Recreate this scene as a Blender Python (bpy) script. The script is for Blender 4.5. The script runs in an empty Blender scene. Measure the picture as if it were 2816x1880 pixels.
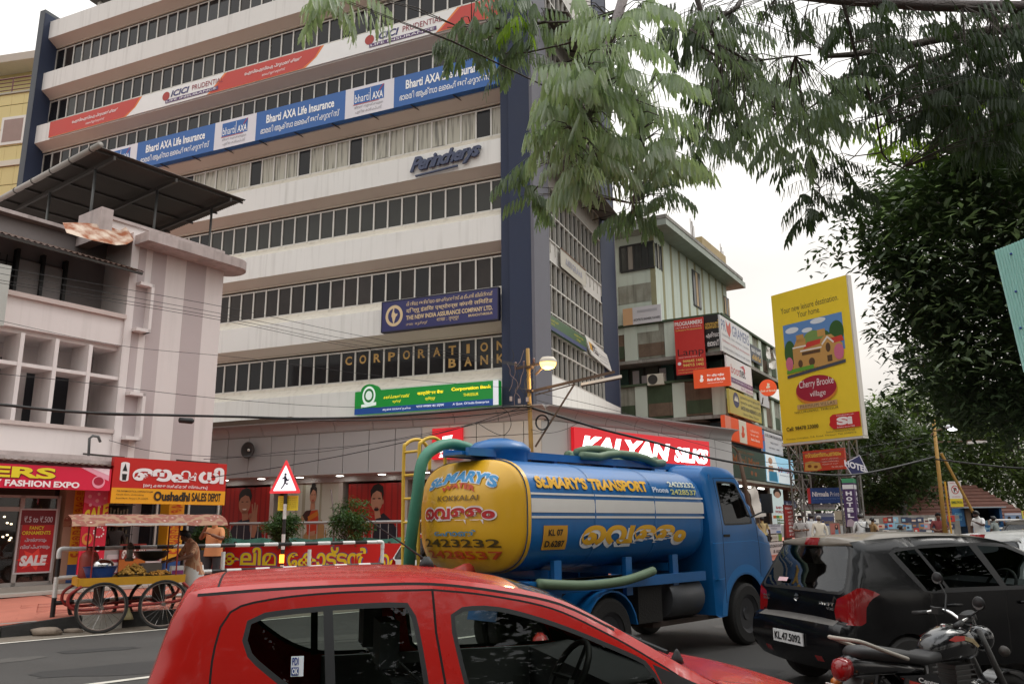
import bpy, bmesh, math, random
from mathutils import Vector, Matrix
from mathutils.geometry import delaunay_2d_cdt, tessellate_polygon
random.seed(7)
sc = bpy.context.scene
col = sc.collection
# ------------------------------------------------------------------ camera
F = 2222.8; PITCH = math.radians(12.85); ROLL = math.radians(-.53); H = 1.65
_cp, _sp, _cr, _sr = math.cos(PITCH), math.sin(PITCH), math.cos(ROLL), math.sin(ROLL)
RT = Vector((_cr, -_sr*_sp, _sr*_cp)); UP = Vector((-_sr, -_cr*_sp, _cr*_cp)); FW = Vector((0, _cp, _sp))
cam = bpy.data.cameras.new('camera'); camo = bpy.data.objects.new('camera', cam); col.objects.link(camo)
cam.sensor_width = 36; cam.lens = 36*F/2816; cam.clip_start = .05; cam.clip_end = 3000
mw = Matrix.Identity(4)
for i in range(3):
    mw[i][0] = RT[i]; mw[i][1] = UP[i]; mw[i][2] = -FW[i]
mw[2][3] = H
camo.matrix_world = mw
sc.camera = camo
# ------------------------------------------------------------------ sky, sun, exposure
SUN_AZ, SUN_EL = math.radians(62), math.radians(52)     # soft sun behind cloud, ahead on the right
w = bpy.data.worlds.new('World'); sc.world = w; w.use_nodes = True
nt = w.node_tree; nt.nodes.clear()
wo = nt.nodes.new('ShaderNodeOutputWorld'); bg = nt.nodes.new('ShaderNodeBackground'); nt.links.new(bg.outputs[0], wo.inputs[0])
sky = nt.nodes.new('ShaderNodeTexSky'); sky.sky_type = 'NISHITA'; sky.sun_disc = False
sky.sun_elevation = SUN_EL; sky.sun_rotation = SUN_AZ; sky.air_density = 1.0; sky.dust_density = 4.0
tc = nt.nodes.new('ShaderNodeTexCoord'); nz = nt.nodes.new('ShaderNodeTexNoise')
mp = nt.nodes.new('ShaderNodeMapping'); mp.inputs['Scale'].default_value = (1, 1, 2.6)
nt.links.new(tc.outputs['Generated'], mp.inputs[0]); nt.links.new(mp.outputs[0], nz.inputs['Vector'])
nz.inputs['Scale'].default_value = 1.7; nz.inputs['Detail'].default_value = 5; nz.inputs['Roughness'].default_value = .5
cr = nt.nodes.new('ShaderNodeValToRGB'); nt.links.new(nz.outputs['Fac'], cr.inputs[0])
cr.color_ramp.elements[0].position = .32; cr.color_ramp.elements[0].color = (.72, .72, .72, 1)
cr.color_ramp.elements[1].position = .70; cr.color_ramp.elements[1].color = (1.0, .995, .98, 1)
# overcast deck: standard overcast law, brighter towards the zenith, slightly warm low down
sx = nt.nodes.new('ShaderNodeSeparateXYZ'); nt.links.new(tc.outputs['Generated'], sx.inputs[0])
mr = nt.nodes.new('ShaderNodeMapRange'); pz = nt.nodes.new('ShaderNodeMath'); pz.operation = 'POWER'; pz.use_clamp = True; pz.inputs[1].default_value = 1.3; nt.links.new(sx.outputs['Z'], pz.inputs[0]); nt.links.new(pz.outputs[0], mr.inputs[0]); mr.inputs[1].default_value = 0; mr.inputs[2].default_value = 1; mr.inputs[3].default_value = 6.2; mr.inputs[4].default_value = 21.0
vm = nt.nodes.new('ShaderNodeVectorMath'); vm.operation = 'SCALE'; nt.links.new(cr.outputs[0], vm.inputs[0]); nt.links.new(mr.outputs[0], vm.inputs['Scale'])
tn = nt.nodes.new('ShaderNodeMix'); tn.data_type = 'RGBA'; nt.links.new(sx.outputs['Z'], tn.inputs[0]); tn.inputs[6].default_value = (1.05, .975, .89, 1); tn.inputs[7].default_value = (.97, 1, 1.03, 1)
mm = nt.nodes.new('ShaderNodeMix'); mm.data_type = 'RGBA'; mm.blend_type = 'MULTIPLY'; mm.inputs[0].default_value = 1; nt.links.new(vm.outputs[0], mm.inputs[6]); nt.links.new(tn.outputs[2], mm.inputs[7])
mx = nt.nodes.new('ShaderNodeMix'); mx.data_type = 'RGBA'; mx.inputs[0].default_value = .94   # overcast deck hides most of the blue
nt.links.new(sky.outputs[0], mx.inputs[6]); nt.links.new(mm.outputs[2], mx.inputs[7]); nt.links.new(mx.outputs[2], bg.inputs[0])
bg.inputs[1].default_value = .09
sun = bpy.data.lights.new('sun', 'SUN'); sun.energy = .8; sun.angle = math.radians(25); sun.color = (1, .96, .9)
suno = bpy.data.objects.new('sun', sun); col.objects.link(suno)
_sd = Vector((math.sin(SUN_AZ)*math.cos(SUN_EL), math.cos(SUN_AZ)*math.cos(SUN_EL), math.sin(SUN_EL)))
suno.rotation_euler = (-_sd).to_track_quat('-Z', 'Y').to_euler(); suno.location = (40, 20, 60)
sc.view_settings.view_transform = 'Standard'; sc.view_settings.look = 'None'
sc.view_settings.exposure = .54; sc.view_settings.gamma = 1; sc.view_settings.use_curve_mapping = False
sc.render.film_transparent = False
sc.cycles.max_bounces = 8; sc.cycles.transparent_max_bounces = 16; sc.cycles.diffuse_bounces = 3; sc.cycles.glossy_bounces = 3
sc.cycles.caustics_reflective = False; sc.cycles.caustics_refractive = False
# ------------------------------------------------------------------ pixel helpers (a pixel gives a direction, a plane gives the distance)
def ray(px, py):
    return FW + RT*((px-1408)/F) - UP*((py-940)/F)
def onz(px, py, z=0.):
    r = ray(px, py); t = (z-H)/r.z; return Vector((r.x*t, r.y*t, z))
def aty(px, py, Y):
    r = ray(px, py); t = Y/r.y; return Vector((r.x*t, Y, H+r.z*t))
class Fr:
    """vertical plane: origin o, horizontal direction d, outward normal n (towards the viewer), height z"""
    def __init__(s, o, d, z0=0., n=None):
        s.o = Vector((o[0], o[1], z0)); s.d = Vector((d[0], d[1], 0)).normalized()
        s.n = Vector((s.d.y, -s.d.x, 0)) if n is None else Vector((n[0], n[1], 0)).normalized()
    def p(s, a, h, out=0.):
        return s.o + s.d*a + Vector((0, 0, h)) + s.n*out
    def px(s, x, y, out=0.):
        r = ray(x, y); q = s.o + s.n*out
        t = (q.x*s.n.x + q.y*s.n.y)/(r.x*s.n.x + r.y*s.n.y)
        P = Vector((r.x*t, r.y*t, H+r.z*t)); v = P - s.o
        return v.dot(s.d), P.z - s.o.z
    def off(s, out, da=0.):
        q = s.o + s.n*out + s.d*da; return Fr((q.x, q.y), (s.d.x, s.d.y), s.o.z, (s.n.x, s.n.y))
# ------------------------------------------------------------------ materials
MATS = {}
def mat(name, c, r=.6, metal=0., var=.12, scale=2., bump=0., streak=0., coat=0., emit=0., spec=.5, trans=0., ecol=None, bscale=None):
    if name in MATS: return MATS[name]
    m = bpy.data.materials.new(name); m.use_nodes = True; MATS[name] = m
    n = m.node_tree.nodes; l = m.node_tree.links; b = n['Principled BSDF']
    b.inputs['Roughness'].default_value = r; b.inputs['Metallic'].default_value = metal
    b.inputs['Specular IOR Level'].default_value = spec
    if coat: b.inputs['Coat Weight'].default_value = coat; b.inputs['Coat Roughness'].default_value = .04
    if emit:
        e = ecol or c
        b.inputs['Emission Color'].default_value = (e[0], e[1], e[2], 1); b.inputs['Emission Strength'].default_value = emit
    if var or bump or streak:
        t = n.new('ShaderNodeTexCoord'); g = n.new('ShaderNodeTexNoise'); l.new(t.outputs['Object'], g.inputs['Vector'])
        g.inputs['Scale'].default_value = scale; g.inputs['Detail'].default_value = 6; g.inputs['Roughness'].default_value = .62
        x = n.new('ShaderNodeMix'); x.data_type = 'RGBA'
        x.inputs[6].default_value = (c[0]*(1-var*1.3), c[1]*(1-var*1.4), c[2]*(1-var*1.5), 1)
        x.inputs[7].default_value = (min(1, c[0]*(1+var)), min(1, c[1]*(1+var)), min(1, c[2]*(1+var)), 1)
        l.new(g.outputs['Fac'], x.inputs[0]); out = x.outputs[2]
        if streak:
            mp = n.new('ShaderNodeMapping'); mp.inputs['Scale'].default_value = (3., 3., .16); l.new(t.outputs['Object'], mp.inputs[0])
            g2 = n.new('ShaderNodeTexNoise'); l.new(mp.outputs[0], g2.inputs['Vector']); g2.inputs['Scale'].default_value = 1.6; g2.inputs['Detail'].default_value = 7
            rp = n.new('ShaderNodeMapRange'); rp.inputs[1].default_value = .52; rp.inputs[2].default_value = .8; rp.inputs[3].default_value = 0; rp.inputs[4].default_value = streak
            l.new(g2.outputs['Fac'], rp.inputs[0])
            y = n.new('ShaderNodeMix'); y.data_type = 'RGBA'; l.new(rp.outputs[0], y.inputs[0]); l.new(out, y.inputs[6])
            y.inputs[7].default_value = (c[0]*.28+.01, c[1]*.26+.008, c[2]*.22+.006, 1); out = y.outputs[2]
        l.new(out, b.inputs['Base Color'])
        if r > .05:
            rr = n.new('ShaderNodeMapRange'); rr.inputs[3].default_value = max(0, r-.1); rr.inputs[4].default_value = min(1, r+.1)
            l.new(g.outputs['Fac'], rr.inputs[0]); l.new(rr.outputs[0], b.inputs['Roughness'])
        if bump:
            g3 = n.new('ShaderNodeTexNoise'); l.new(t.outputs['Object'], g3.inputs['Vector']); g3.inputs['Scale'].default_value = bscale or scale*12; g3.inputs['Detail'].default_value = 4
            bp = n.new('ShaderNodeBump'); bp.inputs['Strength'].default_value = bump; bp.inputs['Distance'].default_value = .02
            l.new(g3.outputs['Fac'], bp.inputs['Height']); l.new(bp.outputs[0], b.inputs['Normal'])
    else:
        b.inputs['Base Color'].default_value = (c[0], c[1], c[2], 1)
    if trans:      # thin translucent leaf or cloth
        tr = n.new('ShaderNodeBsdfTranslucent'); tr.inputs[0].default_value = (c[0]*1.5, c[1]*1.7, c[2]*.8, 1)
        ms = n.new('ShaderNodeMixShader'); ms.inputs[0].default_value = trans
        l.new(b.outputs[0], ms.inputs[1]); l.new(tr.outputs[0], ms.inputs[2]); l.new(ms.outputs[0], n['Material Output'].inputs[0])
    return m
def glassy(name, tint=(.5, .55, .52), dens=.75, r=.02, refl=1.45):
    """window glass: clear part tinted, Fresnel reflection on top"""
    if name in MATS: return MATS[name]
    m = bpy.data.materials.new(name); m.use_nodes = True; MATS[name] = m
    n = m.node_tree.nodes; l = m.node_tree.links; n.remove(n['Principled BSDF'])
    t = n.new('ShaderNodeBsdfTransparent'); t.inputs[0].default_value = (tint[0]*dens, tint[1]*dens, tint[2]*dens, 1)
    g = n.new('ShaderNodeBsdfGlossy'); g.inputs['Roughness'].default_value = r; g.inputs[0].default_value = (.95, .97, 1, 1)
    f = n.new('ShaderNodeFresnel'); f.inputs[0].default_value = refl
    x = n.new('ShaderNodeMixShader'); l.new(f.outputs[0], x.inputs[0]); l.new(t.outputs[0], x.inputs[1]); l.new(g.outputs[0], x.inputs[2])
    l.new(x.outputs[0], n['Material Output'].inputs[0]); return m
def S(r, g, b):      # sRGB 0-255 to linear
    f = lambda v: (v/255/12.92) if v/255 <= .04045 else ((v/255+.055)/1.055)**2.4
    return (f(r), f(g), f(b))
def paint(key, r=.55, **k):
    """flat print or paint colour by sRGB triple"""
    return mat('paint_%02x%02x%02x' % tuple(key)+('_%d' % int(r*100)), S(*key), r, var=k.pop('var', .06), **k)
# ------------------------------------------------------------------ objects
OFF = {}
def tag(o, label=None, cat=None, group=None, kind=None):
    if label: o['label'] = label
    if cat: o['category'] = cat
    if group: o['group'] = group
    if kind: o['kind'] = kind
    return o
def thing(name, label, cat, loc=(0, 0, 0), group=None, rz=None):
    """Empty at the thing's base. rz None: parts are given in world coordinates; rz set: parts in local ones"""
    o = bpy.data.objects.new(name, None); col.objects.link(o); o.location = loc; o.empty_display_size = .2
    if rz is None: OFF[o.name] = Vector(loc)
    else: OFF[o.name] = Vector((0, 0, 0)); o.rotation_euler = (0, 0, rz)
    return tag(o, label, cat, group)
def off_of(o):
    while o is not None:
        if o.name in OFF: return OFF[o.name]
        o = o.parent
    return Vector((0, 0, 0))
class MB:
    def __init__(s): s.v = []; s.f = []
    def add(s, vs, fs):
        b = len(s.v); s.v += [tuple(p) for p in vs]; s.f += [tuple(i+b for i in f) for f in fs]; return s
    def quad(s, a, b, c, d): return s.add((a, b, c, d), ((0, 1, 2, 3),))
    def hexa(s, p):     # p: 8 points, bottom ring 0-3, top ring 4-7
        return s.add(p, ((3, 2, 1, 0), (4, 5, 6, 7), (0, 1, 5, 4), (1, 2, 6, 5), (2, 3, 7, 6), (3, 0, 4, 7)))
    def fbox(s, fr, a0, a1, h0, h1, o0, o1):
        P = fr.p
        return s.hexa([P(a0, h0, o1), P(a1, h0, o1), P(a1, h0, o0), P(a0, h0, o0), P(a0, h1, o1), P(a1, h1, o1), P(a1, h1, o0), P(a0, h1, o0)])
    def box(s, c, sz, rz=0., rot=None):
        R = rot or Matrix.Rotation(rz, 3, 'Z'); c = Vector(c); x, y, z = sz[0]/2, sz[1]/2, sz[2]/2
        q = [(-x, -y, -z), (x, -y, -z), (x, y, -z), (-x, y, -z), (-x, -y, z), (x, -y, z), (x, y, z), (-x, y, z)]
        return s.hexa([c + R @ Vector(t) for t in q])
    def bar(s, a, b, w, h=None, up=(0, 0, 1)):    # box bar between two points
        a = Vector(a); b = Vector(b); h = h or w; d = (b-a).normalized(); u = Vector(up)
        if abs(d.dot(u)) > .98: u = Vector((1, 0, 0))
        r = d.cross(u).normalized()*w/2; u = r.cross(d).normalized()*h/2
        return s.hexa([a-r-u, a+r-u, b+r-u, b-r-u, a-r+u, a+r+u, b+r+u, b-r+u])
    def tube(s, path, r, n=8, cap=True, close=False):
        P = [Vector(p) for p in path]; N = len(P); rr = r if isinstance(r, (list, tuple)) else [r]*N
        b = len(s.v); prev = None
        for i, p in enumerate(P):
            if close: t = P[(i+1) % N]-P[i-1]
            else: t = P[min(i+1, N-1)]-P[max(i-1, 0)]
            t.normalize()
            if prev is None:
                u = Vector((0, 0, 1)) if abs(t.z) < .9 else Vector((1, 0, 0))
                x = t.cross(u).normalized()
            else:
                x = prev - t*prev.dot(t)
                x = x.normalized() if x.length > 1e-6 else t.orthogonal().normalized()
            prev = x; y = t.cross(x)
            for k in range(n):
                a = 2*math.pi*k/n; s.v.append(tuple(p + (x*math.cos(a)+y*math.sin(a))*rr[i]))
        for i in range(N if close else N-1):
            j = (i+1) % N
            for k in range(n):
                k2 = (k+1) % n; s.f.append((b+i*n+k, b+i*n+k2, b+j*n+k2, b+j*n+k))
        if cap and not close:
            s.f.append(tuple(b+k for k in range(n-1, -1, -1))); s.f.append(tuple(b+(N-1)*n+k for k in range(n)))
        return s
    def lathe(s, prof, c=(0, 0, 0), n=20, axis=None, caps=True):   # prof: (r, z) list
        c = Vector(c); R = Matrix.Identity(3) if axis is None else Vector((0, 0, 1)).rotation_difference(Vector(axis)).to_matrix()
        b = len(s.v)
        for r, z in prof:
            for k in range(n):
                a = 2*math.pi*k/n; s.v.append(tuple(c + R @ Vector((r*math.cos(a), r*math.sin(a), z))))
        m = len(prof)
        for i in range(m-1):
            for k in range(n):
                k2 = (k+1) % n; s.f.append((b+i*n+k, b+i*n+k2, b+(i+1)*n+k2, b+(i+1)*n+k))
        if caps:
            s.f.append(tuple(b+k for k in range(n-1, -1, -1))); s.f.append(tuple(b+(m-1)*n+k for k in range(n)))
        return s
    def loft(s, rings, close=True, cap=True):
        b = len(s.v); n = len(rings[0])
        for r in rings: s.v += [tuple(p) for p in r]
        for i in range(len(rings)-1):
            for k in range(n if close else n-1):
                k2 = (k+1) % n; s.f.append((b+i*n+k, b+i*n+k2, b+(i+1)*n+k2, b+(i+1)*n+k))
        if cap and close:
            s.f.append(tuple(b+k for k in range(n-1, -1, -1))); s.f.append(tuple(b+(len(rings)-1)*n+k for k in range(n)))
        return s
    def poly(s, pts, fr, o0, o1=None):
        """polygon of (a, h) points on a frame, thin or extruded from o0 to o1"""
        n = len(pts); b = len(s.v); tri = tessellate_polygon([[Vector((p[0], p[1], 0)) for p in pts]])
        s.v += [tuple(fr.p(a, h, o0)) for a, h in pts]
        for t in tri: s.f.append((b+t[0], b+t[1], b+t[2]))
        if o1 is not None:
            s.v += [tuple(fr.p(a, h, o1)) for a, h in pts]
            for t in tri: s.f.append((b+n+t[2], b+n+t[1], b+n+t[0]))
            for i in range(n):
                j = (i+1) % n; s.f.append((b+i, b+j, b+n+j, b+n+i))
        return s
    def build(s, name, m, parent=None, smooth=False, kind=None, fix=True, angle=None):
        me = bpy.data.meshes.new(name); of = off_of(parent)
        me.from_pydata([(x-of.x, y-of.y, z-of.z) for x, y, z in s.v] if of.length_squared else s.v, [], s.f)
        if fix and len(s.f) < 60000:
            bm = bmesh.new(); bm.from_mesh(me); bmesh.ops.recalc_face_normals(bm, faces=bm.faces); bm.to_mesh(me); bm.free()
        me.materials.append(m)
        if smooth:
            me.polygons.foreach_set('use_smooth', [True]*len(me.polygons))
            if angle:
                try: me.set_sharp_from_angle(angle=math.radians(angle))
                except Exception: pass
        o = bpy.data.objects.new(name, me); col.objects.link(o)
        if parent is not None: o.parent = parent
        if kind: o['kind'] = kind
        return o
def solo(mb, name, m, label, cat, group=None, **k):
    o = mb.build(name, m, None, **k); return tag(o, label, cat, group)
def copy_tree(o, parent=None):
    c = o.copy(); col.objects.link(c); c.parent = parent
    if o.name in OFF: OFF[c.name] = OFF[o.name].copy()
    for ch in list(o.children): copy_tree(ch, c)
    return c
# ------------------------------------------------------------------ lettering
_TX = {}
def text_geo(s, bold=0., shear=0., space=1.):
    k = (s, bold, shear, space)
    if k in _TX: return _TX[k]
    c = bpy.data.curves.new('tmp_text', 'FONT'); c.body = s; c.resolution_u = 3; c.offset = bold; c.shear = shear; c.space_character = space
    o = bpy.data.objects.new('tmp_text', c); col.objects.link(o)
    dg = bpy.context.evaluated_depsgraph_get(); me = bpy.data.meshes.new_from_object(o.evaluated_get(dg))
    vs = [(v.co.x, v.co.y) for v in me.vertices]; fs = [tuple(p.vertices) for p in me.polygons]
    bpy.data.objects.remove(o); bpy.data.curves.remove(c); bpy.data.meshes.remove(me)
    if not vs: vs = [(0, 0), (1, 0), (0, 1)]; fs = []
    x0 = min(v[0] for v in vs); x1 = max(v[0] for v in vs); y0 = min(v[1] for v in vs); y1 = max(v[1] for v in vs)
    _TX[k] = ([((x-x0)/max(1e-6, x1-x0), (y-y0)/max(1e-6, y1-y0)) for x, y in vs], fs, (x1-x0)/max(1e-6, y1-y0)); return _TX[k]
def put_text(mb, s, fr, a0, a1, h0, h1, out, bold=.0, shear=0., space=1., depth=0., warp=None, keep=False):
    """fits the words into the rectangle a0..a1, h0..h1 of a frame"""
    vs, fs, asp = text_geo(s, bold, shear, space)
    if keep:
        wd = (h1-h0)*asp
        if wd < a1-a0: m = (a0+a1)/2; a0, a1 = m-wd/2, m+wd/2
    def q(x, y, o):
        a = a0+(a1-a0)*x; h = h0+(h1-h0)*y
        if warp: a, h = warp(a, h, x, y)
        return fr.p(a, h, o)
    mb.add([q(x, y, out) for x, y in vs], fs)
    if depth:
        edges = {}
        for f in fs:
            for i in range(len(f)):
                e = (f[i], f[(i+1) % len(f)]); k = (min(e), max(e)); edges[k] = edges.get(k, []) + [e]
        b = len(mb.v); mb.v += [tuple(q(x, y, out)) for x, y in vs] + [tuple(q(x, y, out-depth)) for x, y in vs]; n = len(vs)
        for k, e in edges.items():
            if len(e) == 1: i, j = e[0]; mb.f.append((b+j, b+i, b+n+i, b+n+j))
    return mb
def ell(a, h, ra, rh, n=28, t0=0, t1=2*math.pi): return [(a+ra*math.cos(t0+(t1-t0)*k/n), h+rh*math.sin(t0+(t1-t0)*k/n)) for k in range(n)]
def rrect(a0, a1, h0, h1, r, n=5):
    P = []
    for cx, cy, t in ((a1-r, h1-r, 0), (a0+r, h1-r, 90), (a0+r, h0+r, 180), (a1-r, h0+r, 270)):
        for k in range(n+1):
            an = math.radians(t+90*k/n); P.append((cx+r*math.cos(an), cy+r*math.sin(an)))
    return P
def extra(t, fr, a0, a1, h0, h1, o, items):
    """printed pieces laid on a panel, one layer per item, every word or shape its own part"""
    A = lambda u: a0+(a1-a0)*u
    V = lambda v: h1-(h1-h0)*v
    for it in items:
        nm, c, ps = it[:3]; em = it[3] if len(it) > 3 else 0; o += .003
        mm = c if not isinstance(c, tuple) else (paint(c, .5) if not em else mat('lit_%02x%02x%02x_%d' % (*c, int(em*100)), S(*c), .4, var=0, emit=em))
        for q in ps:
            mb = MB()
            if q[0] == 't': put_text(mb, q[1], fr, A(q[2]), A(q[4]), V(q[5]), V(q[3]), o, **(q[6] if len(q) > 6 else {}))
            else: mb.poly([(A(u), V(v)) for u, v in q[1]], fr, o)
            if mb.v: mb.build(nm, mm, t, fix=False)
T = lambda s, u0, v0, u1, v1, **o: ('t', s, u0, v0, u1, v1, o)
def board(name, label, cat, fr, a0, a1, h0, h1, out=0., thick=.08, face=(200, 30, 30), items=(), frame=None, group=None, emit=0., side=None, parent=None, outline=None):
    """a sign: panel, then printed pieces. items: (part name, colour, list of pieces); a piece is ('t', words, u0,v0,u1,v1, opts) or ('p', [(u,v)...]) with u,v from the top left"""
    t = parent or thing(name, label, cat, fr.p((a0+a1)/2, h0, out), group)
    A = lambda u: a0+(a1-a0)*u
    V = lambda v: h1-(h1-h0)*v
    fm = face if not isinstance(face, tuple) else (paint(face, .45) if not emit else mat('lit_%02x%02x%02x_%d' % (*face, int(emit*100)), S(*face), .4, var=0, emit=emit))
    mb = MB()
    if outline: mb.poly([(A(u), V(v)) for u, v in outline], fr, out+thick, out)
    else: mb.fbox(fr, a0, a1, h0, h1, out, out+thick)
    pn = mb.build('panel' if parent is None else name, fm, t)
    if frame:
        fb = MB(); e = .035
        for x0, x1, y0, y1 in ((a0-e, a1+e, h0-e, h0), (a0-e, a1+e, h1, h1+e), (a0-e, a0, h0, h1), (a1, a1+e, h0, h1)): fb.fbox(fr, x0, x1, y0, y1, out, out+thick+.012)
        fb.build('frame', paint(frame, .4), t)
    extra(t, fr, a0, a1, h0, h1, out+thick, items)
    return t
def R4(u0, v0, u1, v1): return ('p', [(u0, v0), (u1, v0), (u1, v1), (u0, v1)])
def EL(u, v, ru, rv, n=28): return ('p', ell(u, v, ru, rv, n))
# ================================================================== the setting
asph = mat('asphalt', (.056, .053, .05), .85, var=.34, scale=.55, bump=.5, bscale=160)
def road_mat():
    m = asph; n = m.node_tree.nodes; l = m.node_tree.links; b = n['Principled BSDF']
    src = b.inputs['Base Color'].links[0].from_socket
    t = n.new('ShaderNodeTexCoord'); g = n.new('ShaderNodeTexNoise'); l.new(t.outputs['Object'], g.inputs['Vector']); g.inputs['Scale'].default_value = 90; g.inputs['Detail'].default_value = 2
    x = n.new('ShaderNodeMix'); x.data_type = 'RGBA'; x.blend_type = 'OVERLAY'; x.inputs[0].default_value = .45
    l.new(src, x.inputs[6]); l.new(g.outputs['Fac'], x.inputs[7]); l.new(x.outputs[2], b.inputs['Base Color'])
road_mat()
KP = [Vector(p) for p in ((-24, -3.5), (-14, 7.6), (-8.15, 13.5), (-6.17, 15.26), (0, 21.4), (9.64, 32.2), (12.4, 36.2), (17.5, 45), (24, 60), (34, 90))]
def kerb_pts(step=.45):
    P = [KP[0]] + KP + [KP[-1]]; out = []
    for i in range(1, len(P)-2):
        n = max(2, int((P[i+1]-P[i]).length/step))
        for k in range(n):
            t = k/n; a, b, c, d = P[i-1], P[i], P[i+1], P[i+2]
            out.append(.5*((2*b)+(c-a)*t+(2*a-5*b+4*c-d)*t*t+(3*b-a-3*c+d)*t**3))
    return out+[KP[-1]]
KC = kerb_pts()
def kz(p):      # pavement height, dropped towards the left end
    return .25 if p.x > -7.4 else max(.13, .25-(-7.4-p.x)*.11)
def knorm(i):
    t = (KC[min(i+1, len(KC)-1)]-KC[max(i-1, 0)]).normalized(); return Vector((-t.y, t.x))
gmb = MB().quad((-900, -300, 0), (900, -300, 0), (900, 1600, 0), (-900, 1600, 0))
rd_ = tag(gmb.build('road', asph, None), kind='structure')
pm_ = [mat('patch_dark', (.03, .029, .028), .8, var=.3, scale=3, bump=.5, bscale=120), mat('patch_pale', (.085, .08, .074), .9, var=.3, scale=3, bump=.5, bscale=120)]
for k, (x, y, r, q) in enumerate(((-4.6, 10.6, 1.1, .5), (-2.4, 13.2, 1.6, .35), (-5.9, 12.1, .5, .5), (4.6, 14.6, 1.4, .4), (6.6, 19.5, 1.8, .35), (1.2, 17.2, 1.3, .4), (2.3, 9.6, .8, .6), (-6.6, 11.3, .35, .8))):
    rn = random.Random(k); P = [(x+r*math.cos(a)*rn.uniform(.75, 1.1), y+r*q*math.sin(a)*rn.uniform(.7, 1.1)+.7*r*math.cos(a)*.6, .004) for a in [i*math.pi/9 for i in range(18)]]
    MB().add(P, [tuple(range(18))]).build('asphalt_patch', pm_[k % 2], rd_)
# dusty gutter strip along the kerb
def strip(i0, i1, a, b, z):
    m = MB(); v = []; f = []
    for i in range(i0, i1):
        n = knorm(i); v += [tuple(KC[i]+n*a)+(z,), tuple(KC[i]+n*b)+(z,)]
    for i in range(i1-i0-1): f.append((2*i, 2*i+1, 2*i+3, 2*i+2))
    return m.add(v, f)
tag(strip(0, len(KC), -.62, .02, .006).build('gutter', mat('gutter_dust', (.2, .17, .135), .95, var=.35, scale=2.2, bump=.6), None), kind='structure')
tag(strip(0, len(KC), -.80, -.68, .008).build('road_edge_line', mat('road_paint', (.56, .54, .48), .8, var=.35, scale=6), None), kind='structure')
ln = MB()
for k in range(12):
    a = Vector((-5.6, 8.6))+Vector((.735, .678))*k*4.6; b = a+Vector((.735, .678))*2.4; n = Vector((-.678, .735))*.06
    ln.quad((*(a-n), .008), (*(b-n), .008), (*(b+n), .008), (*(a+n), .008))
tag(ln.build('lane_line', MATS['road_paint'], None), kind='structure')
# pavement slab
v = []; f = []
for i in range(len(KC)):
    n = knorm(i)
    for d, dz in ((.16, 0), (7, .0), (60, 0)): v.append((KC[i].x+n.x*d, KC[i].y+n.y*d, kz(KC[i])-.012))
for i in range(len(KC)-1):
    for k in range(2): f.append((3*i+k, 3*i+k+1, 3*i+k+4, 3*i+k+3))
pave = mat('red_paver', (.46, .155, .105), .85, var=.25, scale=1.6, bump=.35)
pv = tag(MB().add(v, f).build('sidewalk', pave, None), kind='structure')
i0 = min(range(len(KC)), key=lambda i: (KC[i]-Vector((-9.6, 12.1))).length)
paver_me = None; pb = MB().box((0, 0, 0), (.292, .142, .05)); pavers = [pave, mat('red_paver_dark', (.38, .12, .085), .88, var=.25, scale=3, bump=.4), mat('red_paver_pale', (.52, .2, .14), .85, var=.2, scale=3, bump=.4)]
protos = []
for m in pavers:
    o = pb.build('paver', m, pv); o.location = (0, 0, -5); protos.append(o)
q0 = Vector((-8.9, 13.2)); du = Vector((.745, .667)); dv = Vector((-.667, .745)); cnt = 0; first = {0: 1, 1: 1, 2: 1}
for r in range(26):
    for c in range(15):
        if cnt >= 286: break
        p = q0+dv*(.30+r*.15)+du*((c+(r % 2)*.5)*.3+r*-.115); z = kz(Vector((p.x+.667*(.3+r*.15), 0)))-.03
        k = random.choice((0, 0, 1, 2)); o = protos[k]
        if first[k]: first[k] = 0
        else: o = o.copy(); col.objects.link(o)
        o.location = (p.x, p.y, z+random.uniform(-.002, .003)); o.rotation_euler = (0, 0, math.atan2(du.y, du.x)); cnt += 1
# kerb stones, painted in turns
kerb = tag(strip(0, len(KC), .155, .3, .2).build('kerb', mat('kerb_back', (.33, .31, .28), .9, var=.3, bump=.4), None), kind='structure')
kw = mat('kerb_white', (.52, .5, .46), .9, var=.45, scale=5, bump=.7, streak=.5); kb = mat('kerb_black', (.035, .034, .033), .85, var=.6, scale=6, bump=.6)
i = i0-14; k = 0
while i < len(KC)-3 and k < 66:
    n0, n1 = knorm(i), knorm(i+2); a, b = KC[i], KC[i+2]; g = (b-a).normalized()*.012
    za, zb = kz(a)+random.uniform(-.012, .012), kz(b)+random.uniform(-.012, .012); j = random.uniform(-.015, .015)
    A = lambda p, n, d, z: (p.x+n.x*d, p.y+n.y*d, z)
    MB().hexa([A(a+g, n0, j, 0), A(b-g, n1, j, 0), A(b-g, n1, .16, 0), A(a+g, n0, .16, 0), A(a+g, n0, j+.03, za), A(b-g, n1, j+.03, zb), A(b-g, n1, .16, zb), A(a+g, n0, .16, za)]).build('kerb_stone', kw if k % 2 else kb, kerb)
    i += 2; k += 1
def stone(x, y, s, sd, label):
    rnd = random.Random(sd); mb = MB(); rings = []
    for z, r in ((0, .8), (.25, 1), (.6, .92), (.8, .55)):
        rings.append([Vector((x+s*r*math.cos(t*.785)*rnd.uniform(.8, 1.15)*1.5, y+s*r*math.sin(t*.785)*rnd.uniform(.7, 1.1), z*s*.8)) for t in range(8)])
    solo(mb.loft(rings), 'loose_stone', mat('rubble', (.3, .24, .19), .95, var=.3, scale=8, bump=.6), label, 'stone', smooth=True)
p = onz(127, 1746); stone(p.x, p.y, .19, 1, 'flat broken concrete lump at the foot of the white kerb block')
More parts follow.
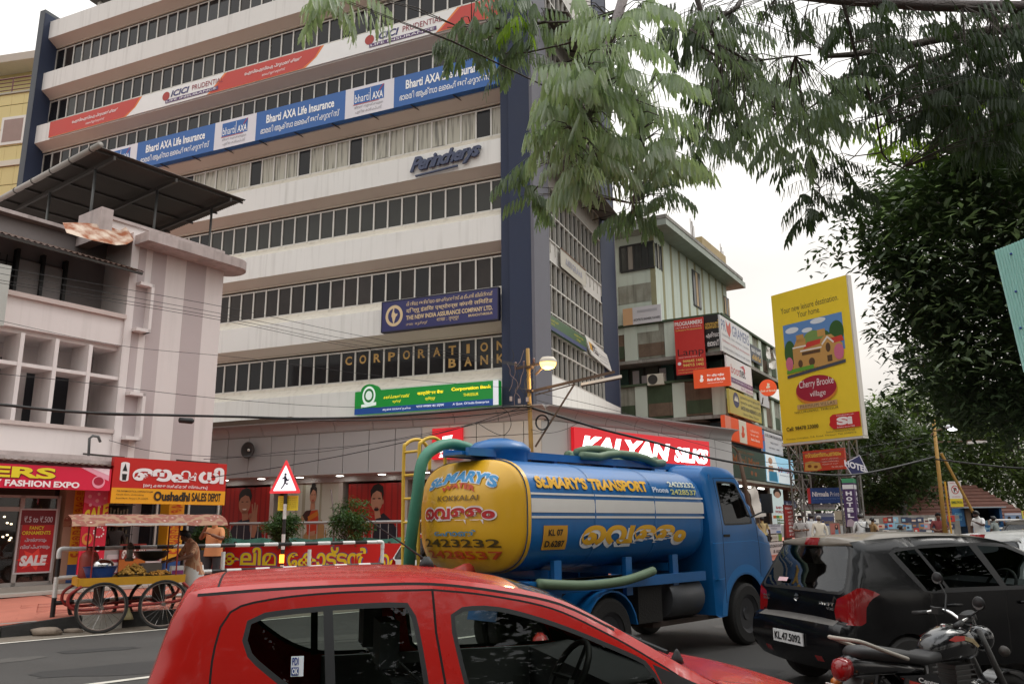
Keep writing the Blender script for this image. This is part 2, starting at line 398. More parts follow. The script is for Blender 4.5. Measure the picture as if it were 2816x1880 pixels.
p = onz(200, 1739); stone(p.x, p.y, .11, 2, 'small loose brick piece on gutter dust near the cart wheel')
# ================================================================== office tower
PSI = math.radians(67.09); DLx, DLy = -math.sin(PSI), math.cos(PSI); DR = (math.cos(PSI), math.sin(PSI))
TF = Fr((-.336, 29.0), (-DLx, -DLy))              # long front; a runs to the right, corner pillar at a = 0
TR = Fr((1.03, 29.3), DR)                          # narrow side face
tower = thing('office_tower', 'tall office block with white bands, dark strip windows and blue corner pillars', 'building', (-12, 36, .2))
white = mat('band_white', (.78, .77, .74), .75, var=.06, scale=.5, streak=.28, bump=.1)
taupe = mat('soffit_taupe', (.64, .585, .525), .85, var=.08, scale=.4, bump=.1)
sillm = mat('sill_cream', (.68, .63, .54), .8, var=.12, scale=.8, streak=.35)
blue = mat('pillar_navy', (.02, .03, .066), .75, var=.18, scale=.5, bump=.15)
alu = mat('aluminium_frame', (.62, .60, .56), .45, metal=.3, var=.1)
gdark = mat('glass_dark', (.014, .014, .016), .06, var=.3, scale=.7, spec=.3)
ggrey = mat('glass_grey', (.05, .052, .048), .08, var=.25, scale=.6, spec=.3)
gbrown = mat('glass_brown', (.032, .026, .024), .07, var=.6, scale=.9, spec=.3)
def curtain_mat():
    m = bpy.data.materials.new('curtain_pane'); m.use_nodes = True; n = m.node_tree.nodes; l = m.node_tree.links; b = n['Principled BSDF']
    t = n.new('ShaderNodeTexCoord'); wv = n.new('ShaderNodeTexNoise'); mp = n.new('ShaderNodeMapping'); mp.inputs['Scale'].default_value = (9, 9, .5)
    l.new(t.outputs['Object'], mp.inputs[0]); l.new(mp.outputs[0], wv.inputs[0]); wv.inputs['Scale'].default_value = 1.2
    r = n.new('ShaderNodeValToRGB'); l.new(wv.outputs[0], r.inputs[0]); r.color_ramp.elements[0].position = .33; r.color_ramp.elements[0].color = (.16, .15, .12, 1)
    r.color_ramp.elements[1].position = .52; r.color_ramp.elements[1].color = (.46, .44, .36, 1); l.new(r.outputs[0], b.inputs['Base Color'])
    b.inputs['Roughness'].default_value = .15; return m
gcurt = curtain_mat()
gside = [mat('glass_side_grey', (.05, .048, .044), .25, var=.3, scale=.6, spec=.12), mat('glass_side_dark', (.012, .012, .014), .25, var=.3, scale=.7, spec=.1), mat('glass_side_tan', (.075, .066, .055), .25, var=.4, scale=.9, spec=.12)]
LEN = 27.15; ZK = [5.9, 9.07, 12.24, 15.42, 18.58, 21.74, 24.86, 28.0]; WP = -.62
# core behind the windows and roof deck
core = MB().fbox(TF, -LEN-.3, .7, .2, 28.9, -11.6, -1.0); core.build('wall', taupe, tower)
shelf = MB().fbox(TF, -LEN+.01, -.01, 4.4, 5.9, -.95, -.02); shelf.build('base_wall', white, tower)
npane = 0
for k, z in enumerate(ZK):
    top = z+1.02 if k < 7 else z+1.05
    MB().fbox(TF, -LEN, 0, z, top, -.12, 0).build('band', white, tower)
    P = TF.p
    m = MB().loft([[P(a, z-.002, -.004), P(a, z-.27, -.54), P(a, z-.27, -.6), P(a, z+.1, -.6), P(a, z+.1, -.13)] for a in (-LEN+.01, -.005)]); m.build('soffit', taupe, tower)
    MB().fbox(TF, -LEN+.02, -.02, z-.31, z-.275, -.6, -.5).build('lintel', sillm, tower)
    if k == 7:
        MB().fbox(TF, -LEN+.02, -.02, top-.3, top-.02, -4, -.13).build('roof_deck', taupe, tower); continue
    m = MB().loft([[P(a, top-.003, -.004), P(a, top+.36, WP+.06), P(a, top+.48, WP+.03), P(a, top+.48, WP-.1), P(a, top-.2, WP-.1), P(a, top-.2, -.11)] for a in (-LEN+.01, -.005)]); m.build('sill', sillm, tower)
    w0, w1 = top+.48, (ZK[k+1] if k < 7 else z+3.17)-.38
    # ground rows start where the left building hides them
    n = 40; wd = (LEN-.05)/n; fm = MB()
    fm.fbox(TF, -LEN, 0, w0, w0+.05, WP-.03, WP+.03).fbox(TF, -LEN, 0, w1-.06, w1, WP-.03, WP+.03)
    rnd = random.Random(k*17+3)
    for i in range(n+1):
        fm.fbox(TF, -LEN+i*wd-.035+.02, -LEN+i*wd+.035+.02, w0, w1, WP-.04, WP+.045)
    fm.build('window_frame', alu, tower)
    rest = MB()
    for i in range(n):
        a0, a1 = -LEN+i*wd+.055, -LEN+(i+1)*wd-.015
        if k in (0,): g = gdark
        elif k == 1: g = gbrown if rnd.random() < .7 else gdark
        elif k == 2: g = ggrey
        elif k == 3: g = gcurt if not (i == n-2 or rnd.random() < .06) else gdark
        else: g = (gdark, gdark, gdark, gdark, gdark, ggrey, gbrown)[rnd.randrange(7)]
        # rows 0-3 are hidden on the left by the pink building
        hid = (k == 0 and i < 19) or (k == 1 and i < 19) or (k == 2 and i < 18) or (k == 3 and i < 10)
        tilt = .0 if k == 0 or rnd.random() < .93 else .05
        pts = [TF.p(a0, w0+.05, WP+tilt), TF.p(a1, w0+.05, WP+tilt), TF.p(a1, w1-.06, WP), TF.p(a0, w1-.06, WP)]
        if hid: rest.quad(*pts)
        else: MB().quad(*pts).build('window_pane', g, tower, fix=False); npane += 1
    if rest.v: rest.build('hidden_panes', gdark, tower, kind='stuff', fix=False)
# pillars
pl = MB(); pl.fbox(TF, .0, .42, 4.4, 34, -1.4, .10); pl.build('corner_pillar', blue, tower)
MB().fbox(TF, .42, 1.30, 4.4, 34, -1.4, .30).build('corner_pillar', blue, tower)
MB().fbox(TF, 1.30, 1.42, 4.4, 34, -1.3, .33).build('pillar_edge', mat('pillar_edge_grey', (.13, .13, .155), .75), tower)
MB().fbox(TF, -LEN-.42, -LEN-.005, .2, 29.6, -1.6, .36).build('end_fin', mat('fin_grey', (.075, .085, .1), .6, var=.15), tower)
MB().fbox(TF, -LEN-.006, -LEN+.012, .2, 29.4, -.95, .34).build('fin_cheek', blue, tower)
# roof-top shed
rs = MB(); rs.hexa([TF.p(-25.6, 30.6, -1), TF.p(-3, 30.6, -1), TF.p(-3, 30.6, -9), TF.p(-25.6, 30.6, -9), TF.p(-25.6, 30.75, -1), TF.p(-3, 30.75, -1), TF.p(-3, 31.6, -9), TF.p(-25.6, 31.6, -9)])
ro = rs.build('roof_shed', mat('roof_dark', (.06, .055, .05), .7), tower)
for i in range(9): MB().fbox(TF, -25.3+i*2.7, -25.1+i*2.7, 28.8, 30.65, -1.5, -1.3).build('shed_post', white, tower)
# ---- side face
MB().fbox(TR, .02, 10.85, 4.4, 34, -9, -.35).build('side_wall', taupe, tower)
MB().fbox(TR, 8.4, 10.85, 4.4, 34, -.34, .012).build('side_pillar', blue, tower)
MB().fbox(TR, 10.85, 10.95, 4.4, 34, -1, .04).build('pillar_edge', MATS['pillar_edge_grey'], tower)
MB().fbox(TR, .02, 10.98, 4.4, 7.26, -.3, .03).build('side_base', white, tower)
rows = [(7.28, 9.0, 8.35), (9.75, 11.95, 10.9), (12.78, 15.1, 13.95), (16.3, 18.7, 17.4), (19.5, 21.8, 20.6), (22.7, 25.2, 24.0)]
na = 14; wa = 8.1/na
for r, (z0, z1, zt) in enumerate(rows):
    fm = MB().fbox(TR, .3, 8.4, z0, z0+.05, -.3, .0).fbox(TR, .3, 8.4, z1-.05, z1, -.3, .0).fbox(TR, .3, 8.4, zt-.03, zt+.03, -.2, -.02)
    for i in range(na+1): fm.fbox(TR, .3+i*wa-.016, .3+i*wa+.016, z0-.5, z1+.02, -.2, -.01)
    fm.build('side_window_frame', alu, tower)
    for i in range(na):
        for (y0, y1) in ((z0+.05, zt-.03), (zt+.03, z1-.05)):
            MB().quad(TR.p(.3+i*wa+.025, y0, -.12), TR.p(.3+(i+1)*wa-.025, y0, -.12), TR.p(.3+(i+1)*wa-.025, y1, -.12), TR.p(.3+i*wa+.025, y1, -.12)).build('side_pane', gside[(i*7+r*3) % 3] if i < 9 else gside[1], tower, fix=False)
spm = mat('spandrel_white', (.55, .53, .5), .7, var=.1, streak=.5)
for z0, z1 in ((9.0, 9.75), (11.95, 12.78), (15.1, 16.3), (18.7, 19.5), (21.8, 22.7), (25.2, 34)):
    MB().fbox(TR, .25, 8.4, z0, z1, -.3, -.05).build('spandrel', spm, tower)
for z in (15.75, 18.9, 22.2):        # sheet awnings over the side windows
    a = MB().loft([[TR.p(s, z+.55, 0), TR.p(s, z+.57, 0), TR.p(s, z+.02, 1.25), TR.p(s, z, 1.25)] for s in (.6, 8.9)])
    ao = a.build('awning', mat('awning_sheet', (.17, .15, .13), .7, var=.25, scale=2, streak=.4), tower)
    for i in range(6): s = .7+i*1.6; MB().bar(TR.p(s, z+.5, .02), TR.p(s, z+.05, 1.2), .05).bar(TR.p(s, z-.1, .02), TR.p(s, z+.02, 1.15), .035).build('bracket', mat('steel_dark', (.05, .045, .04), .6), ao)
# ---- signs on the tower
W_, Y_ = (250, 250, 248), (245, 225, 40)
# long red and white insurance banner, third band
a0, a1 = -26.0, -.05; hz0, hz1 = 21.80, 22.70
red = (196, 62, 50); orange = (232, 130, 60)
b3 = board('insurance_banner', 'long red and white insurance banner along a high tower band', 'banner', TF, a0, a1, hz0, hz1, .02, .05, face=(238, 238, 236))
wid = a1-a0; U = lambda a: (a-a0)/wid
segs = []
for L0, R0 in ((0, .235), (.44, .655), (.915, 1.0)):
    segs.append((L0, R0))
K = []; Kq = []
for L0, R0 in segs:
    l0 = L0 if L0 == 0 else L0-.02; l1 = L0 if L0 == 0 else L0+.018; r0 = R0 if R0 > .99 else R0+.01; r1 = R0 if R0 > .99 else R0-.028
    Kq.append(('p', [(max(0, l0-.006), 1), (max(0, (l0+l1)/2-.005), .5), (max(0, l1-.006), 0), (min(1, r0+.006), 0), (min(1, (r0+r1)/2+.01), .55), (min(1, r1+.006), 1)]))
    K.append(('p', [(l0, .97), ((l0+l1)/2, .5), (l1, 0), (r0, 0), (min(1, (r0+r1)/2+.006) if R0 < .99 else 1, .55), (r1, .97)]))
logo = []; logo2 = []; logo3 = []; bars = []; mal = []
for u in (.325, .775):
    logo += [('p', ell(u-.012, .42, .009, .26)), ]
    logo2 += [T('ICICI', u, .18, u+.045, .55, bold=.03, shear=.25)]
    logo3 += [T('PRUDENTIAL', u+.052, .2, u+.125, .5)]
    bars += [R4(u-.012, .66, u+.115, .86)]
for u in (.055, .49, ): mal += [T('ഐസിഐസിഐ പ്രുഡെൻഷ്യൽ', u+.01, .28, u+.135, .55, bold=.012), T('ലൈഫ് ഇൻഷുറൻസ്', u+.05, .66, u+.1, .85)]
extra(b3, TF, a0, a1, hz0, hz1, .07, [('orange_edge', orange, Kq), ('red_field', red, K), ('emblem', (170, 50, 40), logo), ('lettering', (50, 50, 110), logo2), ('lettering', (150, 45, 60), logo3), ('stripe', (90, 60, 110), bars),
   ('lettering', W_, mal+[T('LIFE INSURANCE', .316, .7, .436, .82), T('LIFE INSURANCE', .766, .7, .886, .82)])])
# blue and white insurance banner, fourth band
a0, a1 = -22.3, -.02; h0, h1 = 18.62, 20.0
bl = (38, 96, 168)
b4 = board('insurance_banner', 'long blue and white insurance banner below the red one on tower', 'banner', TF, a0, a1, h0, h1, .02, .3, face=bl)
u_of = lambda px_: (TF.px(px_, 300, .3)[0]-a0)/(a1-a0)
wp = []; bx = []; lt = []; l2 = []; rl = []
edges = [(300, 390), (597, 708), (950, 1083)]
for e0, e1 in edges:
    p0, p1 = max(0, u_of(e0)), u_of(e1); wp.append(R4(p0, .0, p1, 1)); w_ = p1-p0
    bx += [R4(p0+.18*w_, .1, p0+.8*w_, .58)]
    lt += [T('bharti', p0+.2*w_, .26, p0+.5*w_, .53), T('AXA', p0+.56*w_, .3, p0+.78*w_, .54, bold=.02), R4(p0+.515*w_, .13, p0+.525*w_, .57)]
    l2 += [T('ജീവൻ സുരക്ഷയുടെ', p0+.2*w_, .64, p0+.78*w_, .76), T('പുതിയ കാഴ്ചപ്പാട്', p0+.22*w_, .79, p0+.76*w_, .93)]
    rl += [('p', [(p0+.69*w_, .3), (p0+.78*w_, .1), (p0+.8*w_, .1), (p0+.71*w_, .3)]), R4(p0+.17*w_, .59, p0+.7*w_, .61)]
for e0, e1 in ((390, 597), (708, 950), (1083, 1380)):
    p0, p1 = u_of(e0), min(1, u_of(e1)); w_ = p1-p0
    lt += [T('Bharti AXA Life Insurance', p0+.12*w_, .18, p0+.88*w_, .48, bold=.028), T('ഭാരതി ആക്സാ ലൈഫ് ഇൻഷുറൻസ്', p0+.06*w_, .58, p0+.94*w_, .88, bold=.01)]
extra(b4, TF, a0, a1, h0, h1, .32, [('white_panel', (225, 222, 228), wp), ('logo_box', bl, bx), ('lettering', W_, lt), ('lettering', (150, 145, 150), l2), ('red_line', (190, 50, 60), rl)])
for i in range(12): MB().bar(TF.p(-21.5+i*1.95, h0-.02, .28), TF.p(-21.3+i*1.95, h0-.1, -.2), .035).build('bracket', MATS['steel_dark'], b4)
# script name on the fifth band
s0 = TF.px(1132, 470)[0]; s1 = TF.px(1326, 405)[0]; t = thing('raised_letters', 'dark blue raised script lettering on the white band under curtained windows', 'lettering', TF.p((s0+s1)/2, 15.5, 0))
nv = mat('letter_navy', (.05, .065, .13), .5)
mb = MB(); words = 'Perincherys'; put_text(mb, words, TF, s0, s1, 15.57, 16.36, .16, bold=.035, shear=.42, space=.86, depth=.1, warp=lambda a, h, x, y: (a, h+(x-.5)*.16)); mb.build('letters', nv, t, fix=False)
MB().loft([[TF.p(s0+.25+f*1.9, 15.45+f*.1, o) for o in (.06, .15)]+[TF.p(s0+.25+f*1.9, 15.51+f*.1, o) for o in (.15, .06)] for f in (0, .5, 1)]).build('underline', nv, t)
# navy assurance sign over band 7
gold = (214, 190, 150)
a0, hA = TF.px(1052, 832, .3); a1, hB = TF.px(1368, 791, .3); hC = TF.px(1052, 912, .3)[1]; hD = TF.px(1368, 876, .3)[1]
h1 = (hA+hB)/2; h0 = (hC+hD)/2
mapin = [(.102, .22), (.112, .27), (.108, .36), (.122, .44), (.142, .43), (.138, .5), (.126, .54), (.118, .64), (.108, .78), (.100, .7), (.094, .58), (.086, .5), (.088, .42), (.096, .34)]
t = board('assurance_sign', 'navy assurance company sign with round map emblem and cream lettering', 'sign', TF, a0, a1, h0, h1, .08, .22, face=(42, 42, 96), frame=(25, 25, 50), items=[
    ('emblem', gold, [EL(.11, .5, .078, .36)]), ('emblem_disc', (42, 42, 96), [EL(.11, .5, .055, .255)]), ('map', gold, [('p', mapin)]),
    ('lettering', gold, [T('ദി ന്യൂ ഇന്ത്യാ അഷ്വറൻസ് കമ്പനി ലിമിറ്റഡ്', .22, .08, .96, .26, bold=.01), T('दि न्यू इंडिया एश्योरन्स कंपनी लिमिटेड', .22, .3, .96, .5, bold=.015), T('THE NEW INDIA ASSURANCE COMPANY LTD.', .22, .55, .96, .7, bold=.03), T('ശാഖ : തൃശ്ശൂർ', .22, .79, .41, .92), T('शाखा : तृश्शूर', .49, .76, .68, .9), T('BRANCH:THRISSUR', .76, .76, .96, .84, bold=.02)])])
# gilt letters inside the lowest window row
gl = mat('gilt', S(190, 150, 85), .5, var=.2, scale=5); t = thing('window_lettering', 'gilt bank name lettering stuck inside the lowest dark window row', 'lettering', TF.p(-4.6, 7.6, -.55))
n = 40; wd = (LEN-.05)/n
for wrd, i0_, hh in (('CORPORATION', 29, 8.12), ('BANK', 36, 7.62)):
    for i, ch in enumerate(wrd):
        c = -LEN+(i0_+i+.52)*wd; put_text(MB(), ch, TF, c-(.15 if ch != 'I' else .06), c+(.17 if ch != 'I' else .08), hh, hh+.36, WP+.012, bold=.03).build('letter', gl, t, fix=False)
# green bank sign
a0, _ = TF.px(977, 1100, .5); a1, _ = TF.px(1372, 1080, .5); h1 = (TF.px(1000, 1075, .5)[1]+TF.px(1360, 1047, .5)[1])/2; h0 = (TF.px(985, 1140, .5)[1]+TF.px(1372, 1113, .5)[1])/2
gr = (16, 124, 46); arc = [(0, 0), (.045, 0)]+[(.105-.062*math.cos(x*math.pi/10), -.3*math.sin(x*math.pi/10)) for x in range(11)]+[(1, 0), (1, 1), (0, 1)]
board('bank_sign', 'long lit green and blue bank sign with crest and yellow lettering', 'sign', TF, a0, a1, h0, h1, .28, .25, face=gr, emit=.25, outline=arc, items=[
    ('blue_strip', (24, 78, 160), [R4(0, .74, .985, 1)]), ('end_cap', (225, 228, 235), [R4(.965, 0, 1, 1)], .2), ('crest', (215, 228, 220), [EL(.105, .22, .048, .42), ('p', [(.05, .58), (.16, .5), (.16, .64), (.05, .72)])], .25), ('crest_wheel', gr, [EL(.105, .2, .036, .3)]), ('crest_wheel', (215, 228, 220), [EL(.105, .2, .024, .2)], .2),
    ('lettering', (246, 222, 40), [T('കോർപ്പറേഷൻ ബാങ്ക്', .215, .26, .4, .4, bold=.01), T('തൃശ്ശൂർ', .28, .48, .34, .62), T('कार्पोरेशन बैंक', .455, .2, .635, .4, bold=.02), T('त्रिश्शूर', .51, .46, .58, .62), T('Corporation Bank', .69, .16, .955, .34, bold=.035), T('THRISSUR', .77, .44, .87, .56)], .5),
    ('lettering', (235, 240, 250), [T('ഒരു ഭാരത സർക്കാർ ഉപക്രമം', .21, .8, .41, .93), T('भारत सरकार का उद्यम', .45, .8, .64, .93), T('A Govt. Of India Enterprise', .7, .8, .94, .92)], .4)])
# signs on the side face
board('bank_sign', 'faded green and blue bank sign on the narrow side face of tower', 'sign', TR, .06, 5.3, 8.98, 9.56, .02, .12, face=(58, 92, 58), items=[('blue_strip', (62, 74, 110), [R4(0, .72, 1, 1)]), ('lettering', (200, 190, 60), [T('കോർപ്പറേഷൻ ബാങ്ക്', .08, .2, .32, .4), T('തൃശ്ശൂർ', .15, .45, .24, .65), T('कार्पोरेशन बैंक', .68, .2, .92, .4), T('त्रिश्शूर', .74, .45, .84, .65)])])
uf = TR.off(.06)
board('tilted_sign', 'white investment sign hanging askew at the end of side face', 'sign', uf, 5.15, 9.3, 8.72, 9.75, 0, .06, face=(222, 220, 216), outline=[(0, .03), (.8, .30), (1, .98), (.22, .72)], items=[('logo', (200, 150, 60), [('p', [(.12, .22), (.3, .28), (.36, .58), (.18, .52)])]), ('logo', (60, 55, 60), [('p', [(.22, .27), (.42, .34), (.48, .62), (.28, .56)])]), ('lettering', (235, 232, 228), [T('UTI', .29, .36, .43, .56, bold=.03)]), ('lettering', (110, 110, 120), [T('UTI Securities Ltd', .47, .46, .8, .54), T('Depository services, share trading', .5, .58, .86, .64), T('Contact branch office', .52, .7, .84, .75)])])
cs = MB(); g = uf.off(.02); n = 46
for i in range(n):
    a = 2.35+i*(3.3/n); cs.add([g.p(a, 11.95, 0), g.p(a+3.3/n/2, 11.95, .025), g.p(a+3.3/n, 11.95, 0), g.p(a, 12.72, 0), g.p(a+3.3/n/2, 12.72, .025), g.p(a+3.3/n, 12.72, 0)], [(0, 1, 4, 3), (1, 2, 5, 4)])
t = thing('corrugated_sign', 'pale corrugated sheet sign with worn lettering on tower side face', 'sign', g.p(4, 11.95, 0)); cs.build('sheet', mat('sheet_pale', (.6, .57, .5), .7, var=.12), t)
mb = MB(); put_text(mb, 'ANUGRAHA', g, 2.9, 5.1, 12.18, 12.5, .032, bold=.03, space=1.4); mb.build('lettering', paint((150, 150, 165)), t, fix=False)
MB().fbox(g, 2.35, 5.65, 12.72, 12.76, -.02, .04).build('top_rail', mat('rust', (.18, .09, .05), .8, var=.3), t)
# ================================================================== textile shop podium
PCn = aty(1488, 1130, 25.0)
PL = Fr((PCn.x, PCn.y), (-DLx, -DLy)); PR = Fr((PCn.x, PCn.y), (.731, .682))
CT = PL.px(1200, 1140)[1]      # top of cladding
pod = thing('silk_shop', 'low grey clad shop podium with rounded cornice wrapping the street corner', 'shop building', (PCn.x, PCn.y, .25))
clad = mat('cladding_grey', (.44, .43, .425), .45, metal=.2, var=.05, scale=.3); claddk = mat('cladding_cream', (.56, .53, .47), .45, var=.06, scale=.3)
LL = 18.5; RL = 10.7; SOF = PL.px(1000, 1296)[1]; TOPZ = CT-.36
MB().fbox(PL, -LL, -.4, .25, TOPZ, -9, -1.6).build('inner_wall', mat('shop_dark', (.05, .045, .042), .7), pod)
MB().fbox(PL, -LL, .05, TOPZ-.05, TOPZ+.1, -6, -.05).build('roof', taupe, pod)
MB().fbox(PR, .1, RL, TOPZ-.05, TOPZ+.1, -6, -.05).build('roof', taupe, pod)
# cladding panels, each its own sheet
seams = sorted([PL.px(x, 1200)[0] for x in (629, 687, 748, 812, 878, 945, 1015, 1087, 1160, 1235, 1310, 1386, 1440)]+[-LL, 0]+[-LL+1.2, -LL+2.4])
for a, b in zip(seams[:-1], seams[1:]):
    if b-a < .1: continue
    cm = clad if b < PL.px(1210, 1200)[0] else claddk
    MB().fbox(PL, a+.012, b-.012, SOF, TOPZ-.45 if b > -3 else TOPZ-.02, -.04, 0).build('cladding_panel', cm, pod)
    if b > -3: MB().fbox(PL, a+.012, b-.012, TOPZ-.43, TOPZ-.02, -.04, 0).build('cladding_panel', cm, pod)
MB().fbox(PL, -LL, -.02, SOF+.02, TOPZ-.03, -.12, -.06).build('cladding_back', mat('seam_dark', (.02, .02, .02), .9), pod)
n = 9
for i in range(n):
    a, b = RL*i/n, RL*(i+1)/n
    MB().fbox(PR, a+.012, b-.012, SOF-.2, TOPZ-.02, -.04, 0).build('cladding_panel', clad, pod)
MB().fbox(PR, .02, RL, SOF-.18, TOPZ-.03, -.12, -.06).build('cladding_back', MATS['seam_dark'], pod)
# rounded cornice in segments
def cornice(fr, a, b, nm):
    pts = [(TOPZ, -.02)]+[(TOPZ+.02+.36*math.sin(t), .36-.36*math.cos(t)) for t in [math.radians(90*k/6) for k in range(7)]]+[(TOPZ+.42, .37), (TOPZ+.42, -.4), (TOPZ, -.4)]
    MB().loft([[fr.p(s, h, o) for h, o in pts] for s in (a, b)]).build(nm, clad, pod, smooth=True, angle=40)
ss = [-LL+i*1.55 for i in range(12)]
for i in range(11): cornice(PL, ss[i]+.01, ss[i+1]-.01, 'cornice_piece')
cornice(PL, ss[11]+.01, .18, 'cornice_piece')
for i in range(7): cornice(PR, max(-.1, RL*i/7)+.01, RL*(i+1)/7-.01, 'cornice_piece')
MB().fbox(PL, -LL, -9.4, TOPZ+.43, TOPZ+.62, -.35, .2).build('rusty_ledge', mat('rust_ledge', (.13, .085, .06), .85, var=.3), pod)
# soffit with lit downlights
MB().fbox(PL, -LL, 0, SOF-.05, SOF-.002, -1.6, .02).build('soffit', clad, pod)
MB().fbox(PR, 0, RL, SOF-.25, SOF-.202, -1.6, .02).build('soffit', clad, pod)
lamp = mat('downlight_lit', (1, .98, .9), .4, var=0, emit=9, ecol=(1, .97, .88))
for i in range(10):
    p = PL.p(-16.5+i*1.72, SOF-.06, -.75); o = MB().lathe([(.16, 0), (.17, .008)], p, 16).build('downlight', alu, pod); MB().lathe([(.13, -.006), (.13, -.002)], p, 16).build('lamp', lamp, o)
# shop windows with printed posters behind the glass line
MB().fbox(PL, -LL, 0, SOF-.24, SOF-.05, -1.7, -1.15).build('bulkhead', clad, pod)
def px_u(x): return PL.off(-1.3).px(x, 1380)[0]
for x in (604, 752, 940, 1118, 1260):
    MB().fbox(PL, px_u(x)-.09, px_u(x)+.09, .25, SOF-.24, -1.55, -1.2).build('mullion', alu, pod)
MB().fbox(PL, -LL, .0, .25, .6, -1.55, -1.0).build('plinth', claddk, pod)
skin = (176, 124, 98); hair = (24, 18, 16)
def head(u, v, r, asp):   # face, hair, ear pieces
    return [('p', ell(u, v, r*.72, r*asp)), ('p', ell(u-r*.72, v+.02, r*.12, r*asp*.25, 10))]
pf = PL.off(-1.28)
def poster(x0, x1, ytop, label, bgc, items):
    a0 = pf.px(x0, 1400)[0]; a1 = pf.px(x1, 1400)[0]; h1 = pf.px((x0+x1)/2, ytop)[1]
    return board('shop_poster', label, 'poster', pf, a0, a1, .62, h1, 0, .03, face=bgc, items=items)
curt = [('curtain_fold', (140, 22, 18), [R4(u, 0, u+.03, 1) for u in (.04, .14, .22, .33, .62, .74, .84, .93)])]
poster(612, 752, 1340, 'red shop poster of a smiling man in navy making a ring hand sign', (165, 30, 24), curt+[
    ('jacket', (32, 32, 48), [('p', [(.18, 1), (.2, .62), (.3, .5), (.42, .45), (.55, .46), (.68, .52), (.8, .62), (.88, 1)])]),
    ('skin', skin, [EL(.45, .24, .115, .14), ('p', [(.4, .34), (.52, .34), (.54, .46), (.42, .48)]), ('p', [(.58, .62), (.56, .42), (.6, .36), (.585, .24), (.61, .24), (.635, .35), (.64, .22), (.665, .22), (.672, .36), (.69, .24), (.71, .26), (.705, .42), (.72, .6), (.68, .72), (.62, .72)]), EL(.57, .41, .035, .04)]),
    ('hair', hair, [('p', [(.33, .22), (.33, .1), (.38, .03), (.47, .0), (.55, .03), (.585, .12), (.57, .22), (.53, .13), (.45, .11), (.37, .15)]), R4(.385, .2, .425, .212), R4(.475, .2, .52, .212)]),
    ('smile', (235, 225, 215), [('p', [(.41, .305), (.5, .305), (.48, .325), (.43, .325)])])])
poster(790, 940, 1325, 'pale shop poster of a woman in red and gold sari', (196, 200, 188), [
    ('pillar_print', (160, 160, 140), [R4(.28, .0, .34, 1), R4(.6, 0, .64, 1)]),
    ('sari', (168, 132, 88), [('p', [(.3, 1), (.34, .7), (.5, .55), (.66, .5), (.74, .64), (.8, 1)])]),
    ('blouse', (64, 34, 30), [('p', [(.3, .44), (.36, .38), (.46, .37), (.44, .52), (.36, .52)])]),
    ('sari_fold', (190, 64, 34), [('p', [(.38, .55), (.46, .38), (.58, .37), (.6, .5), (.58, .68), (.4, .7)])]),
    ('gold_fold', (200, 120, 40), [('p', [(.4, .46), (.58, .38), (.6, .44), (.42, .52)])]),
    ('skin', (186, 136, 110), [EL(.485, .19, .06, .1), ('p', [(.45, .26), (.52, .26), (.53, .36), (.44, .37)]), ('p', [(.3, .44), (.34, .5), (.2, .66), (.14, .64)]), ('p', [(.44, .66), (.56, .64), (.54, .7), (.44, .72)])]),
    ('hair', hair, [('p', [(.425, .18), (.43, .08), (.49, .03), (.55, .08), (.548, .2), (.53, .12), (.48, .1)]), EL(.49, .045, .04, .035), R4(.45, .165, .48, .172), R4(.495, .165, .53, .172)]), ('lips', (170, 50, 50), [EL(.487, .245, .018, .01)])])
poster(958, 1118, 1328, 'red shop poster of a man in a black coat with raised collar', (165, 28, 22), curt+[
    ('coat', (24, 25, 38), [('p', [(.44, 1), (.46, .6), (.5, .46), (.62, .4), (.76, .5), (.86, .62), (.9, 1)])]),
    ('skin', (180, 132, 106), [EL(.5, .24, .1, .14), ('p', [(.46, .34), (.55, .34), (.58, .46), (.48, .48)]), EL(.605, .25, .016, .035)]),
    ('hair', hair, [('p', [(.4, .21), (.39, .1), (.44, .03), (.53, .0), (.61, .05), (.62, .15), (.605, .24), (.585, .13), (.5, .1), (.43, .14)]), R4(.43, .2, .475, .214), R4(.525, .2, .57, .214), EL(.5, .352, .04, .022)]), ('lips', (150, 80, 72), [EL(.5, .325, .028, .01)])])
poster(1260, 1420, 1330, 'red shop poster beside the truck tank', (150, 26, 22), curt)
# wall speaker
t = PL.px(690, 1238); 
sp = thing('wall_loudspeaker', 'round dark loudspeaker horn on the grey cladding', 'loudspeaker', PL.p(t[0], t[1]-.3, 0))
MB().lathe([(.02, .0), (.14, .02), (.26, .12), (.30, .14), (.30, .16), (.25, .15), (.12, .08), (.05, .1), (0.001, .11)], PL.p(t[0], t[1], .02), 24, axis=PL.n, caps=False).build('horn', mat('horn_black', (.035, .03, .028), .5), sp, smooth=True)
MB().lathe([(.001, .13), (.05, .12), (.055, .07)], PL.p(t[0], t[1], .02), 12, axis=PL.n, caps=False).build('phase_plug', paint((220, 215, 205)), sp, smooth=True)
# lit shop signs
kr = (196, 24, 36)
a0 = PL.px(1194, 1200)[0]; a1 = PL.px(1275, 1200)[0]; h1 = PL.px(1235, 1177)[1]; h0 = PL.px(1235, 1262)[1]
board('shop_sign', 'small square red lit shop sign with white leaf logo', 'sign', PL, a0, a1, h0, h1, .02, .12, face=kr, emit=.5, items=[('logo', (255, 255, 255), [('p', [(.36, .28), (.7, .24), (.62, .5), (.52, .44), (.34, .52)]), ('p', [(.3, .56), (.5, .48), (.6, .54), (.58, .6), (.28, .64)])], 1.1),
    ('lettering', (255, 255, 255), [T('KALYAN', .2, .68, .92, .8, bold=.03, shear=.3), T('SILKS', .24, .84, .72, .95, bold=.03, shear=.3)], 1.1)])
a0, h1 = PR.px(1568, 1168); a1, h1b = PR.px(1940, 1220); hb = PR.px(1940, 1288)[1]; h1 = (h1+h1b)/2
